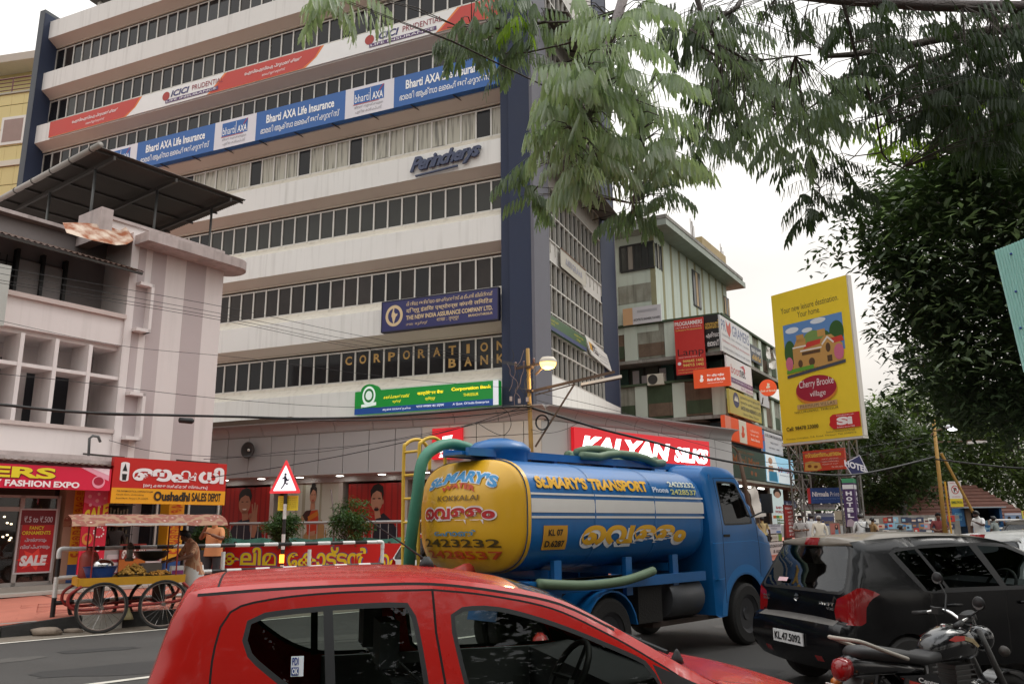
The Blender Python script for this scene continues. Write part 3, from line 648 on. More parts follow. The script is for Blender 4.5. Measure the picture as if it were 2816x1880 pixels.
hl = PR.px(1568, 1240)[1]
board('shop_sign', 'wide red lit shop sign with large glowing white letters', 'sign', PR, a0, a1, hb, h1, .02, .14, face=kr, emit=.45, items=[
    ('lettering', (255, 255, 255), [T('KALYAN', .04, .24, .67, .84, bold=.055, shear=.22), T('SILKS', .70, .32, .985, .85, bold=.055, shear=.22)], 2.2)])
# street railing with pipe handrail, green net and red banner in front of the shop
bn = aty(1100, 1530, 22.4); BF = Fr((bn.x, bn.y), (-DLx, -DLy))
e0 = BF.px(545, 1530)[0]; e1 = BF.px(1440, 1530)[0]
rl = thing('shop_railing', 'steel pipe handrail with thin balusters in front of the shop posters', 'railing', BF.off(-2.2).p(-4, .25))
g = BF.off(-2.4); hz = g.px(900, 1436)[1]
st = mat('steel_pipe', (.5, .5, .5), .35, metal=.6, var=.15); m = MB().tube([g.p(e0-1, hz), g.p(e1+1, hz)], .045, 8); m.build('handrail', st, rl, smooth=True)
k = 0
for i in range(44):
    a = e0-1+(e1-e0+2)*i/43; MB().tube([g.p(a, .25), g.p(a, hz)], .013, 5).build('baluster', st, rl)
lw = thing('planter_wall', 'low wall draped in green netting below the shop railing', 'wall', BF.off(-1.2).p(-3, .25))
nm = mat('green_net', (.03, .13, .09), .8, var=.3, scale=4, bump=.5); gg = BF.off(-.9)
mb = MB(); N = 60; vs = []; fs = []
for i in range(N+1):
    a = e0+(e1-e0)*i/N
    for j in range(5): vs.append(gg.p(a, 1.12+.2*j/4*1.2+.03*math.sin(i*.9), .06*math.sin(i*1.7+j)+.25-j*.08))
for i in range(N):
    for j in range(4): fs.append((i*5+j, i*5+5+j, i*5+6+j, i*5+1+j))
mb.add(vs, fs).build('netting', nm, lw, smooth=True); MB().fbox(gg, e0, e1, .25, 1.15, -.3, .1).build('masonry', claddk, lw)
hb0 = BF.px(1000, 1567)[1]; hb1 = BF.px(1000, 1493)[1]
bn = board('cloth_banner', 'long red cloth banner with yellow lettering behind the striped barrier', 'banner', BF, e0, e1, hb0, hb1, 0, .02, face=(190, 26, 22), items=[
    ('yellow_end', (214, 190, 40), [('p', [(0, 0), (.075, 0), (.05, .3), (.045, 1), (0, 1)])]),
    ('letter_shadow', (92, 84, 150), [T('കലിമ', .075, .12, .28, .9, bold=.055), T('േകാട്ടൻ', .31, .1, .57, .96, bold=.055), T('െഫസ്റ്റ്', .6, .12, .79, 1.0, bold=.05)]),
    ('lettering', (226, 208, 40), [T('കലിമ', .079, .15, .276, .87, bold=.03), T('േകാട്ടൻ', .314, .13, .566, .93, bold=.03), T('െഫസ്റ്റ്', .604, .15, .786, .97, bold=.025)])])
fence = thing('street_fence', 'low shop fence hung with small posters below the red banner', 'fence', BF.p(-3, .25, -.1))
for i in range(9): MB().fbox(BF, e0+(e1-e0)*i/8-.03, e0+(e1-e0)*i/8+.03, .25, hb1+.05, -.1, -.04).build('post', MATS['steel_dark'], fence)
for i, c in enumerate(((225, 220, 215), (170, 40, 40), (60, 60, 66), (200, 196, 190), (60, 50, 46), (190, 40, 36), (210, 205, 200), (48, 44, 42), (176, 36, 36), (200, 200, 200), (70, 62, 58))):
    a = e0+.3+(e1-e0-.6)*i/11; MB().fbox(BF, a, a+(e1-e0)/11*.86, .3, hb0-.03, -.04, -.02).build('poster', paint(c), fence)
put_text(MB(), 'Kalima', BF, e0+.32, e0+.95, .5, .64, -.012, shear=.3).build('lettering', paint((190, 40, 40)), fence, fix=False)
put_text(MB(), '30%', BF, e1-2.2, e1-1.6, .4, .62, -.012, bold=.03).build('lettering', paint((240, 240, 240)), fence, fix=False)
# ================================================================== pink building with shops, far left
PK = Fr((-12.1, 20), (.566, .824)); pk = thing('corner_lodge', 'pale pink three storey building with striped wall, open loggia and rounded roof slab', 'building', PK.p(0, .25, -3))
pinkm = mat('pink_plaster', (.78, .715, .70), .85, var=.06, scale=.6, streak=.16, bump=.15); pinkd = mat('mauve_plaster', (.53, .455, .455), .85, var=.06, scale=.6, bump=.15)
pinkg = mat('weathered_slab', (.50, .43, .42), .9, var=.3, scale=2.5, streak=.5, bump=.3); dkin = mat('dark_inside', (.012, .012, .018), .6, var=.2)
SL = -9.0; SR = 5.33; CO = 2.30; DEP = -9
bx = lambda nm, m, a0, a1, h0, h1, o0, o1, par=None: MB().fbox(PK, a0, a1, h0, h1, o0, o1).build(nm, m, par or pk)
bx('back_wall', pinkm, SL, CO-.01, .25, 9.85, DEP, -1.5)
bx('side_wall', pinkm, CO, SR, 3.1, 9.9, DEP, 0)
bx('ground_wall', pinkm, 2.5, SR, .25, 3.09, DEP, -1.2)
for a0, a1 in ((2.92, 3.36), (4.02, 4.70)): bx('wall_stripe', pinkd, a0, a1, 3.2, 9.85, .0, .006)
bx('wall_stripe', pinkd, 2.5, 2.72, 3.2, 9.85, .0, .006)
bx('corner_column', pinkm, 2.24, 2.46, 3.1, 9.95, -1.4, .06)
bx('upper_parapet', pinkm, SL, 2.24, 6.62, 7.38, -.16, 0); bx('sill', mat('sill_pink', (.6, .5, .47), .85, var=.12), SL, 2.26, 7.38, 7.50, -.2, .1)
bx('lower_parapet', pinkm, SL, 2.24, 3.35, 4.2, -.16, 0); bx('sill', MATS['sill_pink'], SL, 2.26, 4.2, 4.3, -.3, .06)
bx('floor_slab', pinkm, SL, 2.24, 6.5, 6.62, -1.5, -.16); bx('floor_slab', pinkm, SL, 2.24, 3.2, 3.35, -1.5, 0.2)
bx('grid_shelf', pinkm, SL, 2.24, 5.66, 5.75, -.8, .02)
for a in (-5.4, -4.55, -3.7, -2.9, -2.05, -1.18, -.33, .52, 1.40): bx('grid_fin', pinkm, a-.05, a+.05, 4.3, 6.5, -.85, .03)
# openings seen through the grid
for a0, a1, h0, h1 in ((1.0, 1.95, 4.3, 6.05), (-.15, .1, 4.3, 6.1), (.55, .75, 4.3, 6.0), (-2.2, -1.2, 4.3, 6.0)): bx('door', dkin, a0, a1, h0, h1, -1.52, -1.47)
# top floor windows set back
gm = mat('shutter_grey', (.42, .385, .385), .8, var=.1)
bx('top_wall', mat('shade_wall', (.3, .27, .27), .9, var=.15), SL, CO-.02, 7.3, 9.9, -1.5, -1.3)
for a0, a1 in ((-.15, .42), (.5, 1.02)):
    w_ = bx('shutter', gm, a0, a1, 7.5, 8.75, -1.28, -1.2)
for a in (-2.2, -1.2, -.2, .46, 1.07): bx('window_post', mat('black_frame', (.02, .02, .022), .5), a-.04, a+.04, 7.45, 9.0, -1.3, -1.1)
gr = MB()
for i in range(6): gr.fbox(PK, -1.15+i*.18, -1.13+i*.18, 7.5, 8.8, -1.25, -1.23)
for i in range(5): gr.fbox(PK, -1.15, -.22, 7.6+i*.25, 7.62+i*.25, -1.26, -1.22)
gr.build('window_grille', MATS['black_frame'], pk)
# niche window frames on the striped wall
for a0, a1, h0, h1 in ((2.47, 2.90, 7.08, 8.50), (2.47, 2.94, 4.05, 5.36)):
    f = MB().fbox(PK, a1-.09, a1, h0, h1, 0, .28).fbox(PK, a0, a1, h1-.09, h1, 0, .28).fbox(PK, a0, a1, h0, h0+.09, 0, .28); fo = f.build('niche_frame', pinkm, pk)
    MB().fbox(PK, a0, a1-.09, h0+.09, h1-.09, .008, .03).build('niche_panel', pinkd, fo)
# roof slab with rounded end
pts = [(2.3, .75)]+[(5.35+.55*math.sin(t), .1+.65*math.cos(t)) for t in [math.radians(180*k/12) for k in range(13)]]+[(2.3, -.55)]
m = MB(); n = len(pts)
for z in (9.58, 9.86): m.v += [tuple(PK.p(a, z, o)) for a, o in pts]
m.f += [tuple(range(n))[::-1], tuple(range(n, 2*n))]+[(i, (i+1) % n, n+(i+1) % n, n+i) for i in range(n)]
m.build('roof_slab', pinkg, pk)
bx('roof_parapet', pinkm, 1.55, 5.3, 9.86, 10.18, -1.2, -.12); bx('parapet_cap', pinkg, 1.5, 5.36, 10.18, 10.27, -1.25, -.06); bx('parapet_corner', pinkg, 1.28, 1.62, 9.5, 10.42, -1.2, .02)
bx('roof_deck', pinkg, SL, 2.3, 9.85, 9.95, DEP, -1.0)
# rusty corrugated awning over the top loggia
def corr(mb, A, B, C, D, n, amp, nrm):
    """corrugated sheet: ridges run from edge AB to edge DC"""
    b = len(mb.v)
    for i in range(n+1):
        t = i/n; o = Vector(nrm)*amp*(1 if i % 2 else -1); mb.v += [tuple(A.lerp(B, t)+o), tuple(D.lerp(C, t)+o)]
    mb.f += [(b+2*i, b+2*i+2, b+2*i+3, b+2*i+1) for i in range(n)]; return mb
rust = mat('rusted_sheet', (.09, .05, .035), .8, var=.5, scale=2, bump=.2)
def P_(x, y, out): s, h = PK.px(x, y, out); return PK.p(s, h, out)
z0 = PK.px(200, 640, .55)[1]
aw = thing('rusty_awning', 'sagging rusty corrugated awning below the roof of the pink building', 'awning', PK.p(0, 8.5, .5))
corr(MB(), PK.p(-6.0, 8.75, .62), PK.p(2.42, 8.72, .5), PK.p(2.42, 9.35, -1.25), PK.p(-6.0, 9.4, -1.25), 110, .022, (0, 0, 1)).build('sheet', rust, aw)
MB().bar(PK.p(-6, 8.70, .55), PK.p(2.4, 8.67, .43), .06).build('edge_beam', MATS['steel_dark'], aw)
rs_ = mat('rust_orange', (.42, .17, .07), .75, var=.0, scale=3)
def rusty():
    n = rs_.node_tree.nodes; l = rs_.node_tree.links; b = n['Principled BSDF']
    g = n.new('ShaderNodeTexNoise'); g.inputs['Scale'].default_value = 3.2; g.inputs['Detail'].default_value = 6; t = n.new('ShaderNodeTexCoord'); l.new(t.outputs['Object'], g.inputs['Vector'])
    r = n.new('ShaderNodeValToRGB'); r.color_ramp.elements[0].position = .38; r.color_ramp.elements[0].color = (.28, .08, .025, 1); r.color_ramp.elements[1].position = .62; r.color_ramp.elements[1].color = (.62, .5, .4, 1)
    l.new(g.outputs[0], r.inputs[0]); l.new(r.outputs[0], b.inputs['Base Color'])
rusty()
ts = thing('rusted_sheet', 'torn orange rusted metal sheet lying on the awning by the parapet', 'metal sheet', PK.p(1.2, 8.9, .5))
top = [(172, 612), (210, 612), (250, 614), (300, 620), (330, 632), (345, 622), (368, 655)]; bot = [(183, 640), (215, 650), (250, 660), (290, 668), (320, 674), (348, 672), (366, 662)]
mb = MB(); va = [P_(x, y, -.15) for x, y in top]; vb = [P_(x, y, .45+.05*(i % 2)) for i, (x, y) in enumerate(bot)]
mb.add(va+vb, [(i, i+1, 8+i, 7+i) for i in range(6)]).build('sheet', rs_, ts, smooth=True)
# tin terrace roof on posts
tr = thing('terrace_roof', 'large dark corrugated terrace roof on steel posts above the pink building', 'roof', PK.p(3, 10, -2))
A, B, C, D = PK.p(1.02, 12.12, .05), PK.p(5.95, 12.2, .05), PK.p(5.95, 11.95, -7.2), PK.p(1.02, 11.9, -7.2)
s_, h_ = PK.px(0, 485)
tinm = mat('tin_underside', (.085, .075, .066), .75, var=.15, scale=1.5)
def roof_at(s, o): t = (s-1.02)/4.93; q = (.05-o)/7.25; return A.lerp(B, t).lerp(D.lerp(C, t), q)
corr(MB(), A, D, C, B, 150, .018, (0, 0, 1)).build('sheet', tinm, tr)
for k in range(6): o = -.15-k*1.35; MB().bar(roof_at(1.02, o)-Vector((0, 0, .06)), roof_at(5.95, o)-Vector((0, 0, .06)), .05).build('purlin', MATS['steel_dark'], tr)
for k in range(3): s = 1.5+k*1.95; MB().bar(roof_at(s, 0)-Vector((0, 0, .16)), roof_at(s, -7.1)-Vector((0, 0, .16)), .07, .12).build('rafter', MATS['steel_dark'], tr)
pp = mat('post_grey', (.12, .125, .125), .5, metal=.4)
for s, o in ((1.5, -1.0), (1.5, -3.6), (1.5, -6.2), (3.45, -1.0), (5.4, -1.0), (3.45, -5), (5.4, -5)):
    q = roof_at(s, o); MB().tube([(q.x, q.y, 9.9), (q.x, q.y, q.z-.15)], .04, 8).build('post', pp, tr, smooth=True)
# plastic gutter pipe along the left edge
g0, g1 = roof_at(1.0, .12)+Vector((0, 0, .02)), roof_at(1.0, -7.2)+Vector((0, 0, .02)); go = MB().tube([g0, g1], .085, 12).build('gutter_pipe', mat('pvc_pipe', (.36, .34, .31), .5, var=.15), tr, smooth=True)
for k in range(6): q = g0.lerp(g1, .06+k*.15); d = (g1-g0).normalized()*.02; MB().tube([q-d, q+d], .1, 12).build('pipe_clip', MATS['steel_dark'], go)
# BAR box sign
bf = Fr(tuple(PK.p(-.95, 0, .9).xy), (.824, -.566)); b0, t0 = PK.px(30, 915, .6)[1], PK.px(30, 740, .6)[1]
q = P_(24, 830, .6); bf = Fr((q.x-.1, q.y), (.80, -.6))
t = board('bar_sign', 'tilted white box sign with black letters hanging at the left edge', 'sign', bf, -.75, .05, 6.45, 7.95, 0, .34, face=(206, 206, 196), items=[('lit_face', (226, 240, 190), [R4(.06, .03, .94, .97)], .35), ('letter', (20, 22, 20), [T('B', .3, .1, .78, .3, bold=.05), T('A', .28, .42, .78, .62, bold=.05), T('R', .28, .72, .78, .92, bold=.05)])])
MB().fbox(bf, .05, .08, 6.45, 7.95, -.02, .36).build('side_panel', mat('panel_grey', (.45, .46, .43), .6), t)
# ---- ground floor shops
SG = PK.off(.9); SP = PK.off(1.9)
can = thing('shop_canopy', 'weathered concrete shop canopy with corrugated edge over the pavement', 'canopy', PK.p(-2, 3.1, 1))
MB().fbox(PK, SL, 2.5, 3.12, 3.3, 0, 1.85).build('slab', pinkg, can); MB().fbox(PK, SL, 2.45, 3.3, 3.42, 0, 1.6).build('ledge', pinkg, can)
corr(MB(), PK.p(SL, 3.2, 2.05), PK.p(1.25, 3.17, 2.05), PK.p(1.25, 3.28, 1.5), PK.p(SL, 3.3, 1.5), 130, .014, (0, 0, 1)).build('tin_edge', rust, can)
MB().tube([P_(243, 1262, .5), P_(246, 1205, .5), P_(255, 1198, .5), P_(270, 1200, .5), P_(276, 1215, .5)], .035, 8).build('bent_conduit', pp, can, smooth=True)
pinkr = (206, 24, 62)
t = board('jewellery_sign', 'bright pink shop sign with yellow and white lettering over ornaments shop', 'sign', SP, -7.5, 1.2, 2.58, 3.1, 0, .1, face=pinkr, emit=.06)
e0 = SP.px(0, 1300, .1)[0]; uu = lambda px_: (SP.px(px_, 1310, .1)[0]+7.5)/8.7
extra(t, SP, -7.5, 1.2, 2.58, 3.1, .1, [('flare', (240, 170, 190), [('p', [(uu(220), 0), (uu(300), 0), (uu(300), .55), (uu(262), .3)])]), ('flare', (252, 225, 235), [('p', [(uu(250), .0), (uu(299), .0), (uu(299), .3), (uu(275), .16)])]), ('bangle', (240, 160, 180), [('p', ell(uu(272), .62, .018, .28)), ]), ('bangle_inside', (170, 20, 56), [('p', ell(uu(272), .58, .014, .19))]),
    ('letter_shadow', (90, 20, 30), [T('ERS', uu(-32), .13, uu(154), .60, bold=.04)]), ('lettering', (236, 220, 40), [T('ERS', uu(-34), .1, uu(152), .57, bold=.04)]), ('lettering', (246, 240, 242), [T('Y', uu(-14), .66, uu(5), .93, bold=.04), T('FASHION', uu(14), .66, uu(140), .93, bold=.04), T('EXPO', uu(149), .66, uu(220), .93, bold=.04)])])
# ornaments shop front
sf = thing('ornament_shopfront', 'glazed shop front in grey frame below the pink sign', 'shopfront', SG.p(-2, .25, 0))
MB().fbox(SG, SL, 1.15, .25, .42, -.9, .4).build('step', mat('step_stone', (.3, .27, .24), .85, var=.15), sf); MB().fbox(SG, SL, 4.3, .25, .31, .4, .95).build('kerb_step', mat('step_pale', (.42, .39, .35), .85, var=.2), sf)
MB().fbox(SG, SL, 1.2, .42, 3.1, -1.6, -1.5).build('inside_wall', mat('inside_brown', (.09, .065, .055), .7, var=.3), sf)
fr_ = mat('shop_frame', (.36, .34, .32), .5, metal=.3)
xr = SG.px(147, 1500)[0]; xm = SG.px(46, 1500)[0]; ztop = SG.px(100, 1362)[1]
for a0, a1, h0, h1 in ((xr-.04, xr+.04, .42, ztop), (xm-.05, xm+.05, .42, ztop), (SL, xr, .42, .5), (SL, xr, ztop-.06, ztop), (SL, xm, 2.1, 2.2)): MB().fbox(SG, a0, a1, h0, h1, -.04, .04).build('frame_bar', fr_, sf)
sg = glassy('shop_glass', (.75, .75, .72), .9)
for a0, a1 in ((xm+.05, xr-.04), (xm-1.2, xm-.05), (xm-2.4, xm-1.25)): MB().fbox(SG, a0, a1, .5, ztop-.06, -.006, .006).build('glass_pane', sg, sf)
MB().fbox(SG, SL, xm-.3, .42, 1.1, -1.3, -.5).build('counter', paint((150, 30, 50)), sf)
lm = mat('shop_lamp', (1, .8, .5), .5, var=0, emit=5, ecol=(1, .8, .55))
for i, (x, y) in enumerate(((12, 1420), (20, 1437), (31, 1440), (8, 1475), (20, 1470), (30, 1478), (26, 1484))):
    a, h = SG.px(x, y, -.9); MB().lathe([(.02, -.02), (.03, 0), (.02, .02)], SG.p(a, h, -.9), 8).build('lamp_bulb', lm, sf)
ap = SG.px(60, 1405, .05); bp_ = SG.px(136, 1573, .05)
board('sale_poster', 'red ornaments sale poster in silver frame on shop glass', 'poster', SG, ap[0], bp_[0], bp_[1]+.03, ap[1]+.03, .01, .03, face=(178, 22, 30), frame=(190, 188, 190), items=[('dark_top', (110, 10, 26), [R4(0, 0, 1, .24)]), ('burst', (226, 60, 50), [('p', [(.5, .8)]+[(.5+.5*math.cos(i*.45)*(1 if i % 2 else .5), .8+.19*math.sin(i*.45)*(1 if i % 2 else .5)) for i in range(14)])]),
    ('lettering', (200, 196, 206), [T('₹.5 to ₹.500', .1, .1, .92, .2, bold=.015), T('പ്രദർശനവും', .18, .45, .8, .53, bold=.02), T('വിൽപ്പനയും', .08, .56, .92, .64, bold=.02)]), ('lettering', (226, 206, 50), [T('FANCY', .28, .26, .7, .32, bold=.02), T('ORNAMENTS', .08, .34, .9, .4, bold=.02)]), ('lettering', (226, 220, 222), [T('SALE', .1, .73, .88, .9, bold=.06, shear=.15)])])
tan_ = mat('tan_pillar', (.38, .24, .17), .8, var=.1)
a0 = SG.px(165, 1500)[0]; a1 = SG.px(190, 1500)[0]; MB().fbox(SG, a0, a1, .25, 3.1, -.3, .05).build('pillar', tan_, sf)
# pharmacy with shelves
ph = thing('medicine_shop', 'open medicine shop front with yellow pillars and dark bottle shelves', 'shopfront', SG.p(3, .25, 0))
yl = mat('pillar_yellow', S(222, 160, 30), .6, var=.08); bb = mat('pillar_blue', S(34, 74, 130), .6, var=.08)
for x0, x1, nm in ((190, 221, 'a'), (455, 497, 'b')):
    a0 = SG.px(x0, 1480)[0]; a1 = SG.px(x1, 1480)[0]
    MB().fbox(SG, a0, a1, .85, 3.1, -.35, .06).build('pillar', yl, ph); MB().fbox(SG, a0, a1, .25, .85, -.35, .06).build('pillar_foot', bb, ph)
    for i, ch in enumerate('അയുർവേദ'.replace('േവ', 'േവ')+'മരുന്നക'):
        z = 2.55-i*.135
        if z > .95: put_text(MB(), ch, SG, a0+.12*(a1-a0), a1-.12*(a1-a0), z-.05, z+.05, .064, bold=.03).build('letter', paint((196, 80, 24)), ph, fix=False)
aL = SG.px(300, 1480)[0]; aR = SG.px(456, 1480)[0]
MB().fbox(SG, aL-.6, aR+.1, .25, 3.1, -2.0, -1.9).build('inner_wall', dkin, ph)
shm = mat('shelf_dark', (.07, .06, .055), .7)
for i in range(6): MB().fbox(SG, aL-.4, aR, 1.25+i*.27, 1.27+i*.27, -1.88, -1.6).build('shelf', shm, ph)
bt = MB(); rnd = random.Random(5)
for i in range(6):
    a = aL-.35
    while a < aR-.1:
        h = rnd.uniform(.1, .2); bt.fbox(SG, a, a+.05, 1.28+i*.27, 1.28+i*.27+h, -1.78, -1.72); a += rnd.uniform(.065, .11)
bt.build('bottle_rows', mat('bottle_mix', (.16, .12, .07), .4, var=.8, scale=11), ph, kind='stuff')
MB().fbox(SG, aL-.1, aR, .25, 1.2, -.35, -.1).build('counter', mat('counter_grey', (.42, .42, .43), .6), ph)
for i in range(3):
    for j in range(2):
        a = aL+(aR-aL)*(.02+.34*i); MB().poly(rrect(a, a+(aR-aL)*.3, .45+.33*j, .72+.33*j, .06), SG, -.09, -.1).build('counter_panel', paint((214, 208, 212)), ph); MB().fbox(SG, a+.08, a+(aR-aL)*.3-.08, .52+.33*j, .6+.33*j, -.089, -.085).build('counter_stripe', paint((150, 40, 60)), ph)
c0 = SG.px(335, 1480)[0]; c1 = SG.px(407, 1480)[0]
board('counter_board', 'dark red board with white lettering on the pharmacy counter', 'sign', SG, c0, c1, .38, 1.3, -.06, .02, face=(140, 40, 26), items=[('picture', (190, 110, 40), [R4(.0, .42, 1, .74)]), ('dark_strip', (30, 24, 22), [R4(0, .74, 1, 1)]), ('lettering', (236, 230, 226), [T('ഔഷധി', .08, .06, .95, .4, bold=.05)]), ('lettering', (220, 215, 210), [T('ദീ. ഔഷധി', .1, .8, .9, .93)])])
# other dark shop up to the podium
a0 = SG.px(500, 1480)[0]; a2_ = PK.px(600, 1480, -.6)[0]
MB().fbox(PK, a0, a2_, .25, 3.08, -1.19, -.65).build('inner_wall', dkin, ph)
for k in range(3): MB().fbox(PK, a0+.1+k*(a2_-a0-.2)/2, a0+.16+k*(a2_-a0-.2)/2, .25, 3.0, -.64, -.58).build('mullion', alu, ph)
# standing pink banner
A_ = SG.px(225, 1345, .6); 
bfp = SG.off(.55); l0 = bfp.px(222, 1450)[0]; l1 = bfp.px(292, 1450)[0]
zt = bfp.px(255, 1346)[1]; zb = bfp.px(245, 1580)[1]
board('standing_banner', 'tall pink sale banner with bubbles and jewellery beside the yellow pillar', 'banner', bfp, l0, l1, max(.3, zb), zt, 0, .03, face=(206, 28, 60), items=[('pale_top', (226, 110, 150), [('p', [(0, 0), (1, 0), (1, .16), (.5, .2), (0, .15)])]), ('bubble', (240, 190, 205), [EL(u, v, r, r*.3) for u, v, r in ((.2, .08, .07), (.55, .05, .06), (.5, .13, .07), (.8, .1, .05), (.25, .18, .06), (.62, .2, .06))]),
    ('lettering', (238, 222, 50), [T('SALE', .06, .2, .98, .37, bold=.05, warp=lambda a, h, x, y: (a, h+(x-.5)*.2))]), ('bangle', (214, 140, 60), [EL(.25, .58, .2, .07)]), ('bangle_hole', (206, 28, 60), [EL(.28, .57, .13, .04)]), ('necklace', (236, 226, 226), [EL(.68+.2*math.cos(i*.5+.4), .5+.06*math.sin(i*.5+.4), .035, .012, 8) for i in range(12)]), ('lettering', (236, 228, 228), [T('സ്വ', .4, .78, .9, .88, bold=.03), T('10', .5, .66, .8, .73, bold=.03)])])
# large red and yellow pharmacy sign
t = board('pharmacy_sign', 'large red and yellow medicine depot sign hanging over the pavement', 'sign', SP, 1.23, 4.46, 2.29, 3.4, 0, .12, face=(192, 26, 18), items=[('yellow_strip', (232, 166, 24), [R4(0, .665, 1, 1)]), ('emblem', (236, 236, 236), [('p', rrect(.055, .125, .1, .52, .034))]), ('emblem_mark', (20, 20, 20), [('p', [(.07, .3), (.11, .3), (.09, .13)]), ('p', [(.07, .36), (.11, .36), (.105, .5), (.075, .5)])]),
    ('lettering', (238, 236, 238), [T('ഔഷധി', .155, .1, .975, .5, bold=.05), T('[ഒരു കേരള സർക്കാർ സ്ഥാപനം]', .25, .55, .82, .645, bold=.015)]), ('lettering', (30, 24, 20), [T('Oushadhi', .345, .715, .665, .93, bold=.04), T('SALES', .68, .72, .82, .92, bold=.03), T('DEPOT', .835, .72, .955, .92, bold=.03), T('THE PHARMACEUTICAL CORPORATION(IM)', .04, .715, .335, .76, bold=.005), T('Kerala Govt. Undertaking', .04, .79, .26, .83), T('Round North, Thrissur-1. Ph: 2334396', .04, .87, .3, .91)])])
MB().bar(SP.p(1.5, 3.4, .05), PK.p(1.5, 3.6, .05), .05).build('hanger', MATS['steel_dark'], t); MB().bar(SP.p(4.2, 3.4, .05), PK.p(4.2, 3.6, .05), .05).build('hanger', MATS['steel_dark'], t)
# ================================================================== yellow clad building behind
yb0 = aty(95, 250, 46); YF = Fr((yb0.x, yb0.y), (.978, -.208)); yb = thing('yellow_building', 'yellow tile clad building with balcony railing left of the tower', 'building', YF.p(-5, .2, -2))
ym = mat('yellow_cladding', S(214, 198, 138), .6, var=.04, scale=.5); yt = YF.px(40, 258)[1]
MB().fbox(YF, -12, .3, .2, yt, -9, -.05).build('wall', MATS['seam_dark'], yb)
for i in range(6):
    for j, (h0, h1) in enumerate(((yt-.75, yt), (yt-2.4, yt-.78), (yt-3.6, yt-2.43), (yt-4.6, yt-3.63), (yt-6.2, yt-5.0), (yt-7.8, yt-6.23))):
        MB().fbox(YF, -5.2+i*.9, -5.2+i*.9+.885, h0, h1-.02, -.05, 0).build('cladding_panel', ym, yb)
a, h = YF.px(12, 330); b_, h2 = YF.px(62, 390)
MB().fbox(YF, a-.1, b_+.1, h2-.1, h+.12, 0, .07).build('window_frame', paint((226, 222, 216)), yb); MB().fbox(YF, a+.08, b_-.08, h2+.08, h-.06, .071, .075).build('window_pane', mat('pane_pinkish', (.3, .2, .17), .2), yb)
MB().fbox(YF, -12, .32, yt-4.98, yt-4.62, -.05, .1).build('string_course', paint((214, 206, 190)), yb)
MB().fbox(YF, -12, .35, yt, yt+.12, -1, .08).build('coping', paint((170, 165, 150)), yb)
rlm = mat('rail_maroon', (.15, .05, .05), .5)
for k in range(4): MB().tube([YF.p(-7, yt+.3+k*.27, 0), YF.p(.25, yt+.3+k*.27, 0)], .03 if k < 3 else .05, 6).build('railing', rlm, yb)
for k in range(5): MB().tube([YF.p(-6.5+k*1.6, yt+.1, 0), YF.p(-6.5+k*1.6, yt+1.1, 0)], .04, 6).build('railing_post', rlm, yb)
MB().fbox(YF, -12, -1.9, yt+.1, yt+3.6, -6, -3).build('penthouse_wall', ym, yb)
MB().hexa([YF.p(-12, yt+3.6, -1.6), YF.p(-1.2, yt+3.6, -1.6), YF.p(-1.2, yt+3.6, -6), YF.p(-12, yt+3.6, -6), YF.p(-12, yt+4.0, -1.4), YF.p(-1.0, yt+4.0, -1.4), YF.p(-1.0, yt+4.0, -6), YF.p(-12, yt+4.0, -6)]).build('roof', paint((236, 232, 222)), yb)
# ================================================================== stained green and white building with signs
GC = aty(1805, 800, 41.0); GL = Fr((GC.x, GC.y), (.875, -.485)); GR = Fr((GC.x, GC.y), (.536, .844))
gw = thing('sign_covered_building', 'stained pale green building with olive stripes, wide eaves and weathered balconies', 'building', (GC.x, GC.y, .2))
mint = mat('mint_plaster', (.57, .64, .56), .85, var=.08, scale=.8, streak=.25, bump=.15); olive = mat('olive_stripe', (.30, .29, .17), .85, var=.12)
grime = mat('grimy_plaster', (.33, .34, .29), .9, var=.5, scale=1.4, streak=.9, bump=.3); brown = mat('peeled_brown', (.17, .12, .085), .9, var=.5, scale=2.2, streak=.7, bump=.3)
moss = mat('mossy_green', (.06, .09, .05), .9, var=.4, scale=2, streak=.6); conc = mat('mouldy_concrete', (.3, .29, .27), .9, var=.4, scale=2, streak=.85, bump=.3)
ze = GL.px(1804, 616)[1]; zs = GL.px(1795, 640)[1]       # eave top edge, wall top
zl = GL.px(1790, 885)[1]                                 # lower block top
GQ = GL.p(3.24, 0); GLl = GL; GRl = Fr((GQ.x, GQ.y), (.536, .844))
MB().fbox(GL, -9, 0, zl-.5, zs, -11.9, -.02).build('upper_wall', mint, gw)
RU = 12.2
MB().fbox(GR, .02, RU, zl-.5, zs, -7, 0).build('upper_wall', mint, gw)
# stained patches on the left face
h0 = GL.px(1760, 830)[1]; h1 = GL.px(1760, 780)[1]
MB().fbox(GL, GL.px(1700, 800)[0], -.25, h0, h1, -.02, .006).build('stain_band', grime, gw)
MB().fbox(GL, -.28, 0, zl, zs, -.02, .008).build('corner_stripe', olive, gw)
for i in range(9): s = .95+i*1.28; MB().fbox(GR, s, s+.3, zl-.4, zs, 0, .012).build('olive_stripe', olive, gw)
